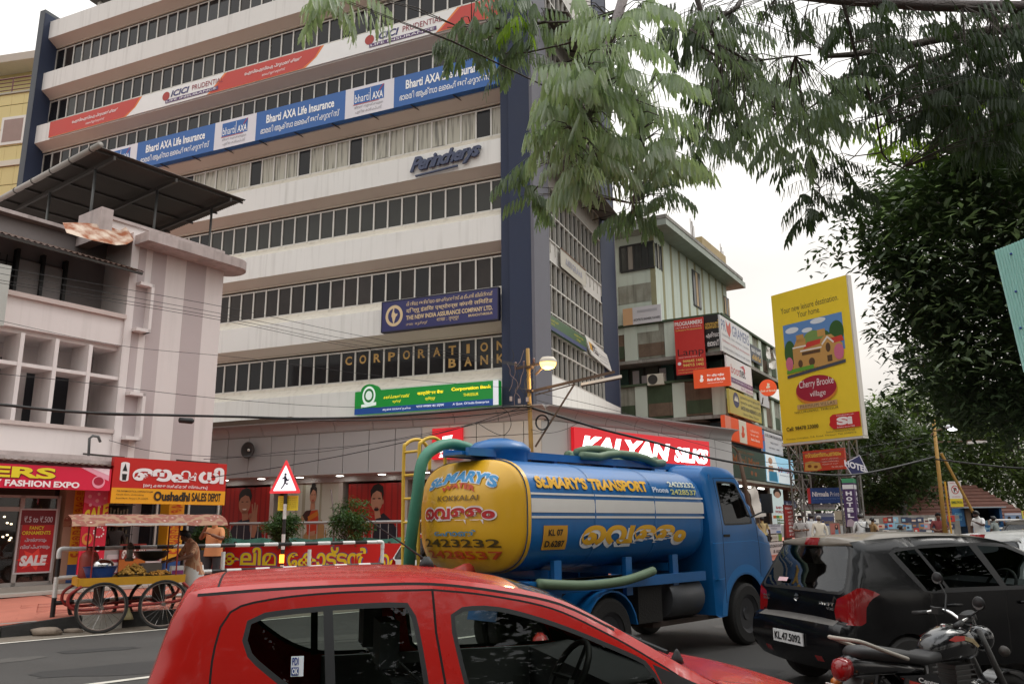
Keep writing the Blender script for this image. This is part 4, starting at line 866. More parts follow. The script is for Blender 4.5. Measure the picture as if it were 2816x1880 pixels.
# roof slab
m = MB(); q = [GL.p(-9, 0, .9), GL.p(1.0, 0, .9), GR.p(RU+1, 0, 1.0), GR.p(RU+1, 0, -7), GL.p(-9, 0, -8)]
n = 5; m.v += [(p.x, p.y, zs) for p in q]+[(p.x, p.y, zs+.35) for p in q]; m.f += [(4, 3, 2, 1, 0), (5, 6, 7, 8, 9)]+[(i, (i+1) % n, n+(i+1) % n, n+i) for i in range(n)]
m.build('roof_slab', mat('eave_underside', (.36, .40, .36), .9, var=.25, streak=.3), gw)
m = MB(); q = [GL.p(-9, 0, .93), GL.p(1.03, 0, .93), GR.p(RU+.4, 0, 1.03), GR.p(RU+.4, 0, .7), GL.p(.7, 0, .6), GL.p(-9, 0, .6)]
m.v += [(p.x, p.y, zs+.36) for p in q]+[(p.x, p.y, ze+.1) for p in q]; n = 6; m.f += [(i, (i+1) % n, n+(i+1) % n, n+i) for i in range(n)]+[(5, 4, 3, 2, 1, 0), (6, 7, 8, 9, 10, 11)]
m.build('parapet', conc, gw)
MB().fbox(GR, 5.2, 9.6, ze+.1, ze+.75, .5, .9).build('parapet_hoarding', mat('hoarding_ochre', (.42, .33, .18), .85, var=.3), gw)
for a, k in ((4.0, 4), (9.3, 4)):
    for i in range(k): MB().tube([GR.p(a+i*.16, ze, .7), GR.p(a+i*.17+random.uniform(-.15, .15), ze+random.uniform(.9, 1.7), .7)], .02, 5).build('rebar', mat('rebar', (.2, .16, .13), .8), gw)
# corner window band
wz0 = GL.px(1790, 733)[1]; wz1 = GL.px(1790, 668)[1]; wl = GL.px(1706, 710)[0]
fm_ = mat('frame_black', (.03, .03, .028), .6); pane_g = mat('pane_murky', (.05, .055, .05), .2, var=.4)
for i in range(5):
    a0 = wl+(0-wl)*i/5; a1 = wl+(0-wl)*(i+1)/5; MB().fbox(GL, a0+.05, a1-.05, wz0, wz1, .0, .02).build('window_pane', pane_g if i != 1 else paint((150, 142, 132)), gw); MB().fbox(GL, a0-.05, a0+.05, wz0-.05, wz1+.05, 0, .06).build('window_post', fm_, gw)
MB().fbox(GL, wl, 0, wz1, wz1+.1, 0, .06).build('window_head', fm_, gw); MB().fbox(GL, wl, 0, wz0-.1, wz0, 0, .08).build('window_sill', fm_, gw)
for i in range(3): MB().fbox(GR, .05+i*.3, .28+i*.3, wz0, wz1, .0, .02).build('window_pane', pane_g if i != 1 else paint((170, 165, 150)), gw); MB().fbox(GR, .28+i*.3, .34+i*.3, wz0-.05, wz1+.05, 0, .05).build('window_post', fm_, gw)
for (xa, xb, ya, yb_) in ((1905, 1925, 742, 850), (1988, 2001, 812, 870)):
    a0 = GR.px(xa, 800)[0]; a1 = GR.px(xb, 800)[0]; z1 = GR.px(xa, ya)[1]; z0_ = GR.px(xb, yb_)[1]
    MB().fbox(GR, a0, a1, z0_, z1, 0, .05).build('window_frame', fm_, gw)
    for i in range(3): w_ = (a1-a0)/3; MB().fbox(GR, a0+i*w_+.06, a0+(i+1)*w_-.05, z0_+.08, z1-.08, .05, .056).build('window_pane', pane_g if (i+int(xa)) % 2 else paint((186, 160, 120)), gw)
# lower block: balconies
zA0 = GL.px(1780, 985)[1]; zA1 = GL.px(1780, 893)[1]; zB0 = GL.px(1800, 1150)[1]; zB1 = GL.px(1800, 1058)[1]
WL = -9; WR = 3.24
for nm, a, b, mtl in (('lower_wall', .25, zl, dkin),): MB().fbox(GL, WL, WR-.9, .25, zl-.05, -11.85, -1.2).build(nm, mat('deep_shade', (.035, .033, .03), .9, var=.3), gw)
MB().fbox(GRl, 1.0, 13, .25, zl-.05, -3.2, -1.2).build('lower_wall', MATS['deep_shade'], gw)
def bands(fr, s0, s1, z0, z1, key, nseg, start=0):
    wd = (s1-s0)/nseg
    for i in range(nseg):
        a = s0+i*wd; mt_ = (brown, grime, moss)[(i+start) % 3]
        MB().fbox(fr, a, a+wd*.68, z0, z1, -.3, -.04).build('balcony_panel', mt_, gw); MB().fbox(fr, a+wd*.68, a+wd, z0-.05, z1, -.3, .04).build('pilaster', mint, gw)
        MB().fbox(fr, a+.05, a+wd*.66, z0+.1, (z0+z1)/2-.1, -.04, -.01).build('grime_patch', moss if i % 2 else brown, gw)
    MB().fbox(fr, s0, s1, z0-.22, z0-.05, -1.2, .1).build('balcony_slab', conc, gw); MB().fbox(fr, s0, s1, z1, z1+.12, -.35, .12).build('balcony_cap', moss, gw)
bands(GL, -5.6, WR, zA0, zA1, 'a', 4, 2); bands(GL, -4.8, WR, zB0, zB1, 'b', 4, 0)
bands(GRl, 0.02, 12.5, zA0, zA1, 'c', 7, 1); bands(GRl, 0.02, 12.5, zB0, zB1, 'd', 7, 2)
for i in range(9): a = -4.6+i*.85; MB().fbox(GL, a, a+.7, zB1+.15, zA0-.25, -1.2, -1.12).build('shutter', (paint((52, 60, 52)), paint((70, 66, 58)), paint((38, 70, 62)))[i % 3], gw)
for i in range(11): a = .5+i*1.1; MB().fbox(GRl, a, a+.9, zB1+.15, zA0-.25, -1.2, -1.12).build('shutter', (paint((52, 60, 52)), paint((70, 80, 74)), paint((38, 62, 60)))[i % 3], gw)
for i in range(6): a = -3.5+i*1.1; MB().fbox(GL, a, a+.95, zB0-1.4, zB0-.3, -1.2, -1.1).build('glazing', paint((38, 60, 70)), gw)
for i in range(4): MB().fbox(GL, -1.9+i*.5, -1.9+i*.5+.36, zA0-1.3-.2*(i % 2), zA0-.4-.3*(i % 3), -1.05, -1.02).build('propped_board', paint((190, 182, 184)), gw)
# air conditioner
a, h = GL.px(1785, 1058); a2 = GL.px(1829, 1050)[0]; zac = GL.px(1800, 1060)[1]; zac2 = GL.px(1800, 1030)[1]
ac = thing('air_conditioner', 'cream outdoor air conditioner unit on the stained balcony', 'air conditioner', GL.p((a+a2)/2, zac, .1))
MB().fbox(GL, a, a2, zac, zac2, -.15, .25).build('casing', paint((206, 200, 184)), ac); c = GL.p(a+(a2-a)*.34, (zac+zac2)/2, .252)
MB().lathe([(.001, .0), (.22, .0), (.24, .02), (.26, .0)], c, 20, axis=GL.n, caps=False).build('fan_grille', paint((60, 58, 54)), ac)
# ---- signs
def quadsign(name, label, fr, tl, tr, br, bl, out, face, items, thick=.08, frame=None, emit=0.):
    A = [fr.px(*p, out+thick) for p in (tl, tr, br, bl)]
    a0 = (A[0][0]+A[3][0])/2; a1 = (A[1][0]+A[2][0])/2; h1 = (A[0][1]+A[1][1])/2; h0 = (A[2][1]+A[3][1])/2
    return board(name, label, 'sign', fr, a0, a1, h0, h1, out, thick, face=face, items=items, frame=frame, emit=emit)
quadsign('architects_sign', 'white and tan architects sign on the stained left face', GL, (1713, 848), (1818, 837), (1818, 883), (1713, 895), .15, (212, 210, 214), [('tan_end', (214, 172, 130), [R4(0, 0, .26, 1)]), ('lettering', (40, 40, 40), [T('ARCHITECTS. ENGINEERS. PLANNERS', .28, .68, .97, .82, bold=.02)]), ('worn_print', (180, 178, 184), [R4(.38, .2, .9, .34)])])
quadsign('programming_school_sign', 'tall red training school sign with phone numbers, leaning on the balcony', GL, (1852, 884), (1934, 868), (1940, 1015), (1862, 1040), .55, (196, 48, 42), [('lettering', (240, 230, 226), [T('PROGRAMMERS', .03, .04, .97, .115, bold=.02), T('INTERNATIONAL', .06, .135, .94, .165, space=1.4), T('LINUX APACHE MySQL PHP', .1, .685, .86, .705)]), ('lettering', (60, 24, 22), [T('Lamp', .08, .54, .96, .7)]), ('lettering', (232, 206, 110), [T('Software Professionals', .05, .18, .95, .21), T('944645 1442', .24, .74, .94, .79, bold=.025), T('944715 1442', .24, .815, .94, .865, bold=.025), T('info@programmersglobal.com', .06, .905, .96, .93), T('www.programmersglobal.com', .06, .955, .9, .98)]), ('telephone', (236, 226, 226), [EL(.12, .8, .06, .03)])], thick=.1)
quadsign('xray_sign', 'black sign with yellow and white script at the block corner', GL, (1934, 869), (1978, 862), (1982, 954), (1940, 957), .2, (22, 20, 20), [('lettering', (212, 170, 70), [T('േമാേഡൺ', .06, .16, .95, .42, bold=.02)]), ('lettering', (240, 238, 238), [T('എക്സേറ', .1, .52, .95, .72, bold=.02), T('ലാബ്', .15, .76, .88, .95, bold=.03)])])
quadsign('programming_school_sign', 'white training school sign with blue and red lettering on receding face', GRl, (1980, 862), (2062, 921), (2065, 1009), (1983, 959), .2, (206, 206, 208), [('lettering', (70, 84, 130), [T('PR', .03, .1, .17, .4), T('GRAMERS', .38, .1, .97, .4)]), ('flame', (186, 70, 54), [('p', [(.18, .05), (.25, .2), (.33, .02), (.34, .3), (.28, .5), (.2, .36)])]), ('lettering', (150, 150, 156), [T('Networking . Web . Animation . Hardware', .04, .48, .95, .56), T('ROUND NORTH, THRISSUR | PH 0487 2320442', .06, .84, .95, .92, bold=.01)]), ('lettering', (190, 120, 124), [T('Software training & development', .04, .64, .95, .73)])])
quadsign('internet_sign', 'white internet service sign with red lettering below white school sign', GRl, (1994, 973), (2067, 1013), (2070, 1091), (2004, 1058), .3, (218, 214, 214), [('lettering', (190, 50, 60), [T('boot', .16, .22, .5, .52)]), ('lettering', (70, 66, 70), [T('net', .5, .22, .72, .52, bold=.02)]), ('swirl', (190, 46, 50), [('p', [(.5, .2), (.66, .08), (.72, .2), (.68, .4), (.66, .22), (.6, .18)])]), ('purple_band', (98, 56, 104), [R4(0, .66, 1, .82)]), ('lettering', (226, 216, 226), [T('HCL LAN WLAN ISDN CCTV EPABX', .05, .7, .95, .78)]), ('lettering', (150, 90, 130), [T('N.I.T Solutions', .5, .86, .97, .96)])])
bo = (226, 84, 40)
def bob_logo(u, v, s, k): return [('p', [(u, v-s), (u+s*k*.5, v-s), (u+s*k*.9, v-s*.6), (u+s*k*.6, v-s*.1), (u+s*k, v+s*.35), (u+s*k*.6, v+s*.95), (u-s*k*.2, v+s), (u-s*k*.45, v+s*.4), (u-s*k*.05, v)])]
quadsign('bank_signboard', 'orange bank sign with white sun logo facing the street crossing', GL, (1905, 1018), (2006, 1007), (2010, 1059), (1910, 1068), .75, bo, [('logo', (250, 240, 232), bob_logo(.2, .5, .19, .42), .15), ('lettering', (250, 244, 238), [T('बैंक ऑफ़ बड़ौदा', .37, .3, .84, .47, bold=.03), T('Bank of Baroda', .37, .52, .86, .67, bold=.035, shear=.2), T("India's International Bank", .38, .74, .8, .8)], .15)], thick=.12, emit=.15)
quadsign('insurance_signboard', 'yellow insurance sign with blue oval emblem', GRl, (2004, 1065), (2092, 1106), (2094, 1165), (2008, 1133), .35, (188, 172, 84), [('emblem', (52, 56, 96), [EL(.2, .38, .09, .32)]), ('emblem_peak', (220, 216, 200), [('p', [(.14, .42), (.18, .2), (.2, .36), (.225, .18), (.27, .44)])]), ('lettering', (90, 84, 66), [T('യുണൈറ്റഡ് ഇന്ത്യാ ഇൻഷുറൻസ്', .33, .1, .96, .24), T('युनाइटेड इंडिया इंश्योरेंस', .33, .32, .96, .46), T('UNITED INDIA INSURANCE Co LTD', .33, .54, .98, .7, bold=.02), T('Branch Office Thrissur', .4, .8, .9, .9)])], thick=.12)
quadsign('bank_signboard', 'long orange bank sign with white stripe below the yellow insurance sign', GRl, (1993, 1139), (2096, 1176), (2098, 1231), (1997, 1207), .4, bo, [('pale_end', (240, 150, 130), [R4(0, 0, .14, 1)]), ('white_stripe', (226, 220, 206), [R4(.34, 0, .54, 1)]), ('logo', (220, 84, 44), bob_logo(.42, .5, .26, .26)), ('lettering', (246, 226, 212), [T('ബാങ്ക് ഓഫ് ബറോഡ', .64, .26, .9, .38), T('बैंक ऑफ़ बड़ौदा', .64, .46, .88, .58), T('Bank of Baroda', .65, .66, .9, .78, bold=.02)])], thick=.2, emit=.12)
quadsign('computer_school_sign', 'white computer education sign next to the long orange bank sign', GRl, (2096, 1178), (2152, 1203), (2153, 1255), (2095, 1237), .3, (214, 212, 216), [('blue_end', (70, 120, 180), [R4(0, 0, .12, 1)]), ('lettering', (200, 60, 60), [T('G', .02, .2, .11, .5, bold=.04)]), ('lettering', (90, 84, 96), [T('G-TEC COMPUTER EDUCATION', .16, .12, .97, .26, bold=.02), T('THRISSUR ROUND', .38, .46, .76, .54), T('ISO 9001 : 2000', .3, .72, .8, .79)])])
quadsign('script_sign', 'small dark script sign on the far balcony parapet', GRl, (2064, 946), (2094, 962), (2095, 1005), (2066, 990), .12, (50, 56, 66), [('lettering', (226, 226, 226), [T('ഡോ. ജോൺ', .06, .12, .94, .42, bold=.03)]), ('lettering', (206, 166, 80), [T('ക്ലിനിക്', .08, .55, .92, .88, bold=.03)])])
quadsign('metal_shop_sign', 'dull green shop board with worn orange lettering', GRl, (1995, 1222), (2105, 1249), (2108, 1324), (1998, 1306), .6, (72, 88, 78), [('lettering', (150, 92, 56), [T('Metal Mart', .16, .24, .82, .6, bold=.01), T('METAL MART', .3, .08, .7, .16)]), ('worn_print', (150, 100, 70), [EL(.6, .78, .03, .08), EL(.7, .8, .03, .08), EL(.12, .8, .02, .06)])], thick=.12)
quadsign('toy_shop_sign', 'lit blue baby goods sign with toddler print', GRl, (2106, 1249), (2182, 1265), (2184, 1331), (2109, 1324), .6, (150, 196, 220), [('white_field', (226, 236, 240), [('p', [(0, 0), (.3, 0), (.42, .5), (.3, 1), (0, 1)]), ('p', [(.4, .6), (.9, .55), (1, .8), (1, 1), (.4, 1)])], .2), ('child', (206, 160, 130), [EL(.15, .22, .07, .13), ('p', [(.08, .4), (.22, .4), (.24, .66), (.06, .66)])]), ('overalls', (70, 150, 190), [('p', [(.08, .62), (.34, .6), (.36, .98), (.06, .98)])]), ('lettering', (176, 30, 60), [T('BABY WORLD', .4, .38, .93, .58, bold=.03)]), ('lettering', (80, 80, 90), [T('Everything for your baby', .45, .66, .85, .73)])], thick=.15, emit=.35)
rd = thing('bank_round_sign', 'round orange bank sign on a bracket beside the yellow billboard', 'sign', GRl.p(8, 8, 1)); RF = Fr(tuple(aty(2112, 1066, 42.2).xy), (.93, -.36)); c0 = RF.px(2112, 1066)[1]; rr = .44
MB().poly(ell(0, c0, rr, rr, 36), RF, .08, -.08).build('disc', mat('lit_bob', S(*bo), .4, var=0, emit=.2), rd); MB().poly([(x*rr*.32, c0+.1+y*rr*.32) for x, y in ((-.2, 1), (.5, .9), (.8, .5), (.5, .1), (.9, -.4), (.5, -.9), (-.5, -1), (-.6, -.3), (-.2, 0))], RF, .084).build('logo', paint((250, 235, 225)), rd); put_text(MB(), 'Bank of Baroda', RF, -.38, .38, c0-.22, c0-.1, .085, bold=.03, shear=.2).build('lettering', paint((250, 235, 225)), rd, fix=False)
MB().bar(RF.p(-.3, c0-.5, -.1), GRl.p(6.2, c0-.5, .1), .05).build('bracket', rust, rd); MB().bar(RF.p(0, c0-.44, 0), RF.p(0, c0-.7, 0), .05).build('stem', rust, rd)
a, h = GRl.px(2110, 1100, .3); MB().fbox(GRl, a-.9, a+.9, h-.35, h+.45, .1, .16).build('notice_board', paint((190, 188, 190)), gw)
# torn plastic on the far parapet
tp = thing('torn_plastic', 'crumpled silver plastic sheet hanging on the balcony parapet', 'plastic sheet', GRl.p(9.2, 9, .2)); mb = MB(); rnd = random.Random(3); vs = []
for i in range(7):
    for j in range(6): a, h = GRl.px(2108+i*4, 958+j*11, .2); vs.append(GRl.p(a+rnd.uniform(-.12, .12), h+rnd.uniform(-.12, .12), .15+rnd.uniform(0, .25)))
mb.add(vs, [(i*6+j, i*6+6+j, i*6+7+j, i*6+1+j) for i in range(6) for j in range(5) if (i+j) % 7 != 3]).build('sheet', mat('plastic_silver', (.6, .58, .54), .3, metal=.3), tp)
# shops at street level below
sh = thing('street_shops', 'dim open shops under the green board with strip lights inside', 'shopfront', GRl.p(3, .25, .3))
MB().fbox(GRl, -2.5, 13.5, .25, 4.2, -2.5, -2.4).build('back_wall', mat('shop_back', (.06, .055, .05), .8, var=.5, scale=2), sh)
zt = GRl.px(2050, 1318, .6)[1]
MB().fbox(GRl, -2.6, 13.5, zt-.12, zt, -2.4, .7).build('ceiling', mat('shop_ceiling', (.35, .34, .28), .8), sh)
tl = mat('tube_lit', (1, 1, .95), .4, var=0, emit=5)
for a in (.4, 2.4, 4.5, 6.5): MB().fbox(GRl, a, a+1.0, zt-.2, zt-.14, -.6, -.52).build('tube_light', tl, sh)
cc = [(60, 90, 140), (40, 40, 48), (170, 60, 50), (200, 190, 170), (60, 110, 100), (150, 120, 60), (38, 50, 90)]
for i in range(26):
    rnd = random.Random(i); a = -2+i*.6; h = rnd.uniform(.6, 2.6); MB().fbox(GRl, a, a+.5, h, h+rnd.uniform(.25, .6), -2.38, -2.2).build('goods', paint(cc[i % 7]), sh)
for i in range(5): a = -1.5+i*3.2; MB().fbox(GRl, a, a+.25, .25, zt, -.5, -.2).build('pillar', paint((120, 112, 100)), sh)
# street-level boards on the pavement edge
EF = GRl.off(2.2)
def street_board(name, label, x0, x1, y0, y1, face, items, out=0., frame=None, emit=0., cat='sign'):
    a0, h1 = EF.px(x0, y0, out); a1, h0 = EF.px(x1, y1, out); ym_ = (y0+y1)/2; xm_ = (x0+x1)/2
    h1 = EF.px(xm_, y0, out)[1]; h0 = max(.27, EF.px(xm_, y1, out)[1])
    return board(name, label, cat, EF, min(a0, a1), max(a0, a1), h0, h1, out, .05, face=face, items=items, frame=frame, emit=emit)
street_board('book_shop_sign', 'dark blue bookshop fascia behind the baby goods sign', 2085, 2190, 1374, 1395, (30, 44, 84), [('lettering', (190, 196, 210), [T('Books', .06, .2, .3, .8), T('Books', .68, .2, .96, .8)])], -1.2)
street_board('baby_goods_board', 'tall pale board with toddler portrait and red lettering', 2117, 2157, 1344, 1440, (206, 224, 222), [('hair', (40, 28, 22), [EL(.5, .12, .34, .13)]), ('face', (206, 164, 140), [EL(.5, .17, .24, .09)]), ('lettering', (186, 36, 56), [T('BABY-', .3, .5, .86, .57, bold=.04), T('WORLD', .2, .62, .9, .69, bold=.04)]), ('colour_block', (226, 130, 60), [R4(0, .76, .25, .84)]), ('colour_block', (90, 170, 90), [R4(.25, .76, .5, .84)]), ('colour_block', (230, 210, 60), [R4(.5, .76, .75, .84)]), ('lettering', (90, 120, 60), [T('Mee', .3, .86, .9, .92, bold=.04), T('Mee', .3, .94, .9, .995, bold=.04)])], -.9, emit=.2)
street_board('xray_post_sign', 'narrow red post sign with white script beside the striped shirt man', 2153, 2187, 1390, 1476, (166, 44, 40), [('lettering', (236, 226, 222), [T('േമാേഡൺ', .08, .03, .9, .12, bold=.02)]+[T(ch, .3, .18+i*.115, .78, .26+i*.115, bold=.04) for i, ch in enumerate(('എ', 'ക്', 'സ്', 'േറ', '&', 'ലാ', 'ബ്'))])], 0, frame=(120, 50, 44))
street_board('training_board', 'small white course notice board standing on the pavement', 2096, 2146, 1441, 1466, (206, 206, 214), [('blue_mark', (60, 110, 180), [R4(0, 0, .14, .5), R4(.7, .74, .95, .94)]), ('lettering', (90, 90, 110), [T('G-TEC COMPUTER EDUCATION', .2, .08, .95, .24, bold=.02), T('THRISSUR', .4, .4, .75, .54)])], .05)
street_board('handloom_board', 'pale handloom notice board with green corner', 2104, 2148, 1469, 1487, (206, 202, 190), [('green_corner', (120, 150, 60), [R4(.76, 0, 1, 1)]), ('lettering', (150, 140, 130), [T('HANDLOOMS', .1, .3, .68, .7)])], .05)
street_board('lab_board', 'white lab board with black script standing lowest on the pavement', 2106, 2158, 1489, 1523, (200, 196, 194), [('lettering', (28, 26, 28), [T('േമാേഡൺ', .06, .1, .94, .44, bold=.03), T('& ലാബ്', .3, .56, .94, .9, bold=.03)])], .05)
fl = thing('flag_banner', 'creased white cloth banner leaning from the crooked post', 'banner', EF.p(-1, 1.5, .6)); mb = MB(); tlq = [(2054, 1345), (2083, 1337), (2099, 1418), (2072, 1426)]
Q = [EF.px(*p, .6) for p in tlq]; vs = []
for i in range(9):
    for j in range(7):
        u, v = i/8, j/6; a = (Q[0][0]*(1-u)+Q[1][0]*u)*(1-v)+(Q[3][0]*(1-u)+Q[2][0]*u)*v; h = (Q[0][1]*(1-u)+Q[1][1]*u)*(1-v)+(Q[3][1]*(1-u)+Q[2][1]*u)*v
        vs.append(EF.p(a, h, .6+.1*math.sin(u*5+v*3)+.05*math.sin(v*9)))
mb.add(vs, [(i*7+j, i*7+7+j, i*7+8+j, i*7+1+j) for i in range(8) for j in range(6)]).build('cloth', mat('banner_cloth', (.6, .55, .5), .8, var=.1), fl, smooth=True)
# ================================================================== billboard, hotel signs, poster wall, kiosk
BP = aty(2358, 990, 36.0); BB = Fr((BP.x, BP.y), (.57, -.82))
def avg(fr, tl, tr, br, bl, out=0.):
    A = [fr.px(*p, out) for p in (tl, tr, br, bl)]
    return (A[0][0]+A[3][0])/2, (A[1][0]+A[2][0])/2, (A[2][1]+A[3][1])/2, (A[0][1]+A[1][1])/2
a0, a1, h0, h1 = avg(BB, (2131, 811), (2338, 762), (2378, 1199), (2160, 1219))
yw = (238, 208, 52)
house = [('sky_print', (96, 140, 196), [R4(.13, .225, .905, .46)]), ('cloud_print', (220, 228, 236), [EL(.25, .27, .09, .02), EL(.6, .245, .1, .018), EL(.45, .29, .07, .015)]), ('tree_print', (52, 92, 40), [EL(.2, .42, .075, .085), EL(.82, .34, .09, .07), EL(.62, .36, .12, .05)]), ('tree_print', (120, 150, 80), [EL(.52, .36, .13, .06)]),
    ('house_print', (196, 150, 84), [('p', [(.24, .54), (.24, .40), (.3, .34), (.42, .34), (.42, .39), (.6, .38), (.66, .35), (.75, .35), (.88, .42), (.88, .54)]), R4(.3, .31, .4, .36), R4(.58, .305, .68, .35)]), ('roof_print', (200, 62, 50), [('p', [(.38, .41), (.44, .37), (.62, .365), (.6, .395)]), ('p', [(.74, .375), (.88, .37), (.9, .405), (.76, .41)])]), ('trim_print', (232, 226, 216), [R4(.24, .385, .42, .395), R4(.34, .415, .62, .425), ('p', [(.62, .40), (.7, .355), (.78, .40), (.77, .41), (.7, .37), (.63, .41)])]),
    ('shade_print', (90, 64, 40), [R4(.36, .43, .6, .45), EL(.33, .5, .03, .025), EL(.48, .5, .04, .025), EL(.7, .43, .03, .03), R4(.68, .48, .74, .52)]), ('lawn_print', (96, 156, 50), [('p', [(.14, .555), (.14, .53), (.5, .52), (.5, .545)])]), ('road_print', (70, 74, 84), [('p', [(.14, .565), (.9, .525), (.9, .545), (.14, .585)])]), ('blossom_print', (206, 110, 140), [EL(.185, .49, .05, .045), EL(.83, .47, .06, .05)])]
bb = board('yellow_billboard', 'tall yellow housing billboard with villa picture and red oval logo', 'billboard', BB, a0, a1, h0, h1, 0, .25, face=yw, items=[('lettering', (70, 62, 50), [T('Your new leisure destination.', .12, .105, .88, .145), T('Your home.', .34, .155, .64, .195)])]+house+
    [('oval_shadow', (214, 130, 50), [EL(.5, .69, .265, .085)]), ('oval', (160, 26, 54), [EL(.5, .675, .26, .083)]), ('lettering', (240, 230, 232), [T('Cherry Brooke', .29, .615, .73, .675, shear=.1), T('village', .42, .69, .62, .735, shear=.1)]), ('strip', (196, 160, 110), [R4(.24, .765, .75, .795)]), ('lettering', (80, 70, 50), [T('PREMIUM VILLAS', .28, .77, .72, .79, space=1.2), T('NELLIKUNNU, THRISSUR', .2, .805, .76, .822, space=1.1), T('Southern Investments Pvt. Ltd.', .58, .952, .93, .963), T('Cosmo Complex, T.B. Road, Thrissur. Tel: 2390976', .06, .972, .94, .984)]), ('lettering', (50, 44, 30), [T('Call: 98478 23000', .07, .9, .49, .925, bold=.02)]),
     ('logo_tag', (198, 30, 36), [('p', [(.64, .87), (.68, .855), (1, .855), (1, .945), (.68, .945), (.645, .93), (.625, .915), (.64, .9)])]), ('lettering', (245, 235, 235), [T('Si', .72, .875, .91, .925, bold=.06), T('www.sihomes.com', .72, .86, .93, .869), T('Builders Since 1968', .72, .932, .93, .941)])])
MB().fbox(BB, a0-.06, a1+.06, h0-.12, h0-.02, -.1, .3).build('lower_rail', paint((200, 196, 186)), bb); MB().fbox(BB, a1, a1+.07, h0, h1, -.05, .24).build('side_rail', paint((206, 200, 190)), bb)
def lattice(px_, out, label):
    a = BB.px(px_, 1300, out)[0]; t = thing('lattice_tower', label, 'steel tower', BB.p(a, .2, out)); w_ = .32
    m_ = mat('galvanised_dull', (.2, .19, .18), .6, metal=.4, var=.2); C_ = [(a-w_, out-w_), (a+w_, out-w_), (a+w_, out+w_), (a-w_, out+w_)]
    for s, o in C_: MB().bar(BB.p(s, .2, o), BB.p(s, h0, o), .07).build('leg', m_, t)
    n = 6
    for k in range(n):
        z0, z1 = .3+(h0-.3)*k/n, .3+(h0-.3)*(k+1)/n; m = MB()
        for i in range(4):
            A, B = C_[i], C_[(i+1) % 4]; m.bar(BB.p(A[0], z0, A[1]), BB.p(B[0], z1, B[1]), .04).bar(BB.p(A[0], z1, A[1]), BB.p(B[0], z1, B[1]), .04)
        m.build('bracing', m_, t)
lattice(2200, -.6, 'left steel lattice leg tower under the yellow billboard'); lattice(2335, -.6, 'right steel lattice leg tower under the yellow billboard')
a0, a1, hh0, hh1 = avg(BB, (2208, 1240), (2323, 1231), (2324, 1289), (2210, 1296), .2)
board('gold_loan_sign', 'red gold loan sign with jewellery print under the yellow billboard', 'sign', BB, a0, a1, hh0, hh1, .1, .1, face=(196, 66, 44), items=[('jewellery', (206, 160, 80), [('p', [(.02, .95), (.05, .55), (.2, .5), (.4, .62), (.44, .9), (.3, 1)]), ]), ('jewel_shade', (130, 70, 30), [EL(.15, .75, .05, .08), EL(.3, .8, .05, .07)]), ('lettering', (236, 206, 90), [T('സ്വർണ്ണപണയം', .06, .1, .92, .34, bold=.02)]), ('lettering', (240, 222, 210), [T('കുറഞ്ഞ പലിശ നിരക്ക്', .46, .42, .86, .5), T('എളുപ്പത്തിൽ ലഭ്യം', .46, .56, .86, .63), T('കൂടുതൽ തുക', .46, .68, .84, .75), T('बैंक ऑफ़ बड़ौदा', .68, .82, .95, .92)])])
HF = Fr(tuple(aty(2352, 1290, 33).xy), (.94, -.34)); hc = HF.px(2353, 1278)[1]; ha = 0
hd = thing('hotel_diamond_sign', 'navy diamond shaped hotel sign with white lettering', 'sign', HF.p(0, .2, 0))
dm = [HF.px(*p) for p in ((2321, 1273), (2364, 1250), (2387, 1297), (2344, 1310))]
MB().poly(dm, HF, .06, 0).build('panel', paint((206, 204, 214)), hd); cx = sum(p[0] for p in dm)/4; cy = sum(p[1] for p in dm)/4
MB().poly([(cx+(x-cx)*.9, cy+(y-cy)*.9) for x, y in dm], HF, .066).build('blue_field', paint((44, 46, 92)), hd)
put_text(MB(), 'HOTEL', HF, cx-.42, cx+.42, cy-.12, cy+.14, .072, bold=.04, warp=lambda a, h, x, y: (a, h-(x-.5)*.3)).build('lettering', paint((226, 224, 230)), hd, fix=False)
MB().tube([HF.p(cx, .2, -.1), HF.p(cx, cy+.2, -.1)], .05, 8).build('post', MATS['steel_dark'], hd)
hp = thing('hotel_pillar_sign', 'purple two sided hotel pillar sign with stacked white letters', 'sign', HF.p(-.3, .2, .3)); z0, z1 = HF.px(2345, 1447)[1], HF.px(2345, 1316)[1]
FL = Fr(tuple(aty(2352, 1380, 32.6).xy), (.90, -.43)); FR2 = Fr((FL.o.x, FL.o.y), (.52, .85)); wl_ = -FL.px(2320, 1380)[0]; wr_ = FR2.px(2366, 1380)[0]
pu = (66, 40, 84)
for fr, w0, w1 in ((FL, -wl_, 0), (FR2, 0, wr_)):
    MB().fbox(fr, w0, w1, z0, z1, -.06, 0).build('panel', paint(pu), hp)
    extra(hp, fr, w0, w1, z0, z1, .0, [('green_top', (60, 140, 96), [R4(0, 0, 1, .09)]), ('white_strip', (214, 212, 214), [R4(.02, .13, .98, .22)]), ('worn_print', (170, 150, 160), [('p', [(.1, .96), (.2, .86), (.5, .84), (.8, .9), (.7, 1), (.1, 1)])]), ('letter', (226, 222, 228), [T(c, .25, .27+i*.115, .78, .355+i*.115, bold=.05) for i, c in enumerate('HOTEL')])])
for s in (-wl_+.05, -.05): MB().bar(FL.p(s, .2, -.05), FL.p(s, z0, -.05), .06).build('leg', MATS['steel_dark'], hp)
def bbs(name, label, tl, tr, br, bl, fr, face, items, **k):
    a0, a1, h0, h1 = avg(fr, tl, tr, br, bl); return board(name, label, 'sign', fr, a0, a1, max(.3, h0), h1, 0, .08, face=face, items=items, **k)
NF = Fr(tuple(aty(2270, 1360, 39).xy), (.93, -.36))
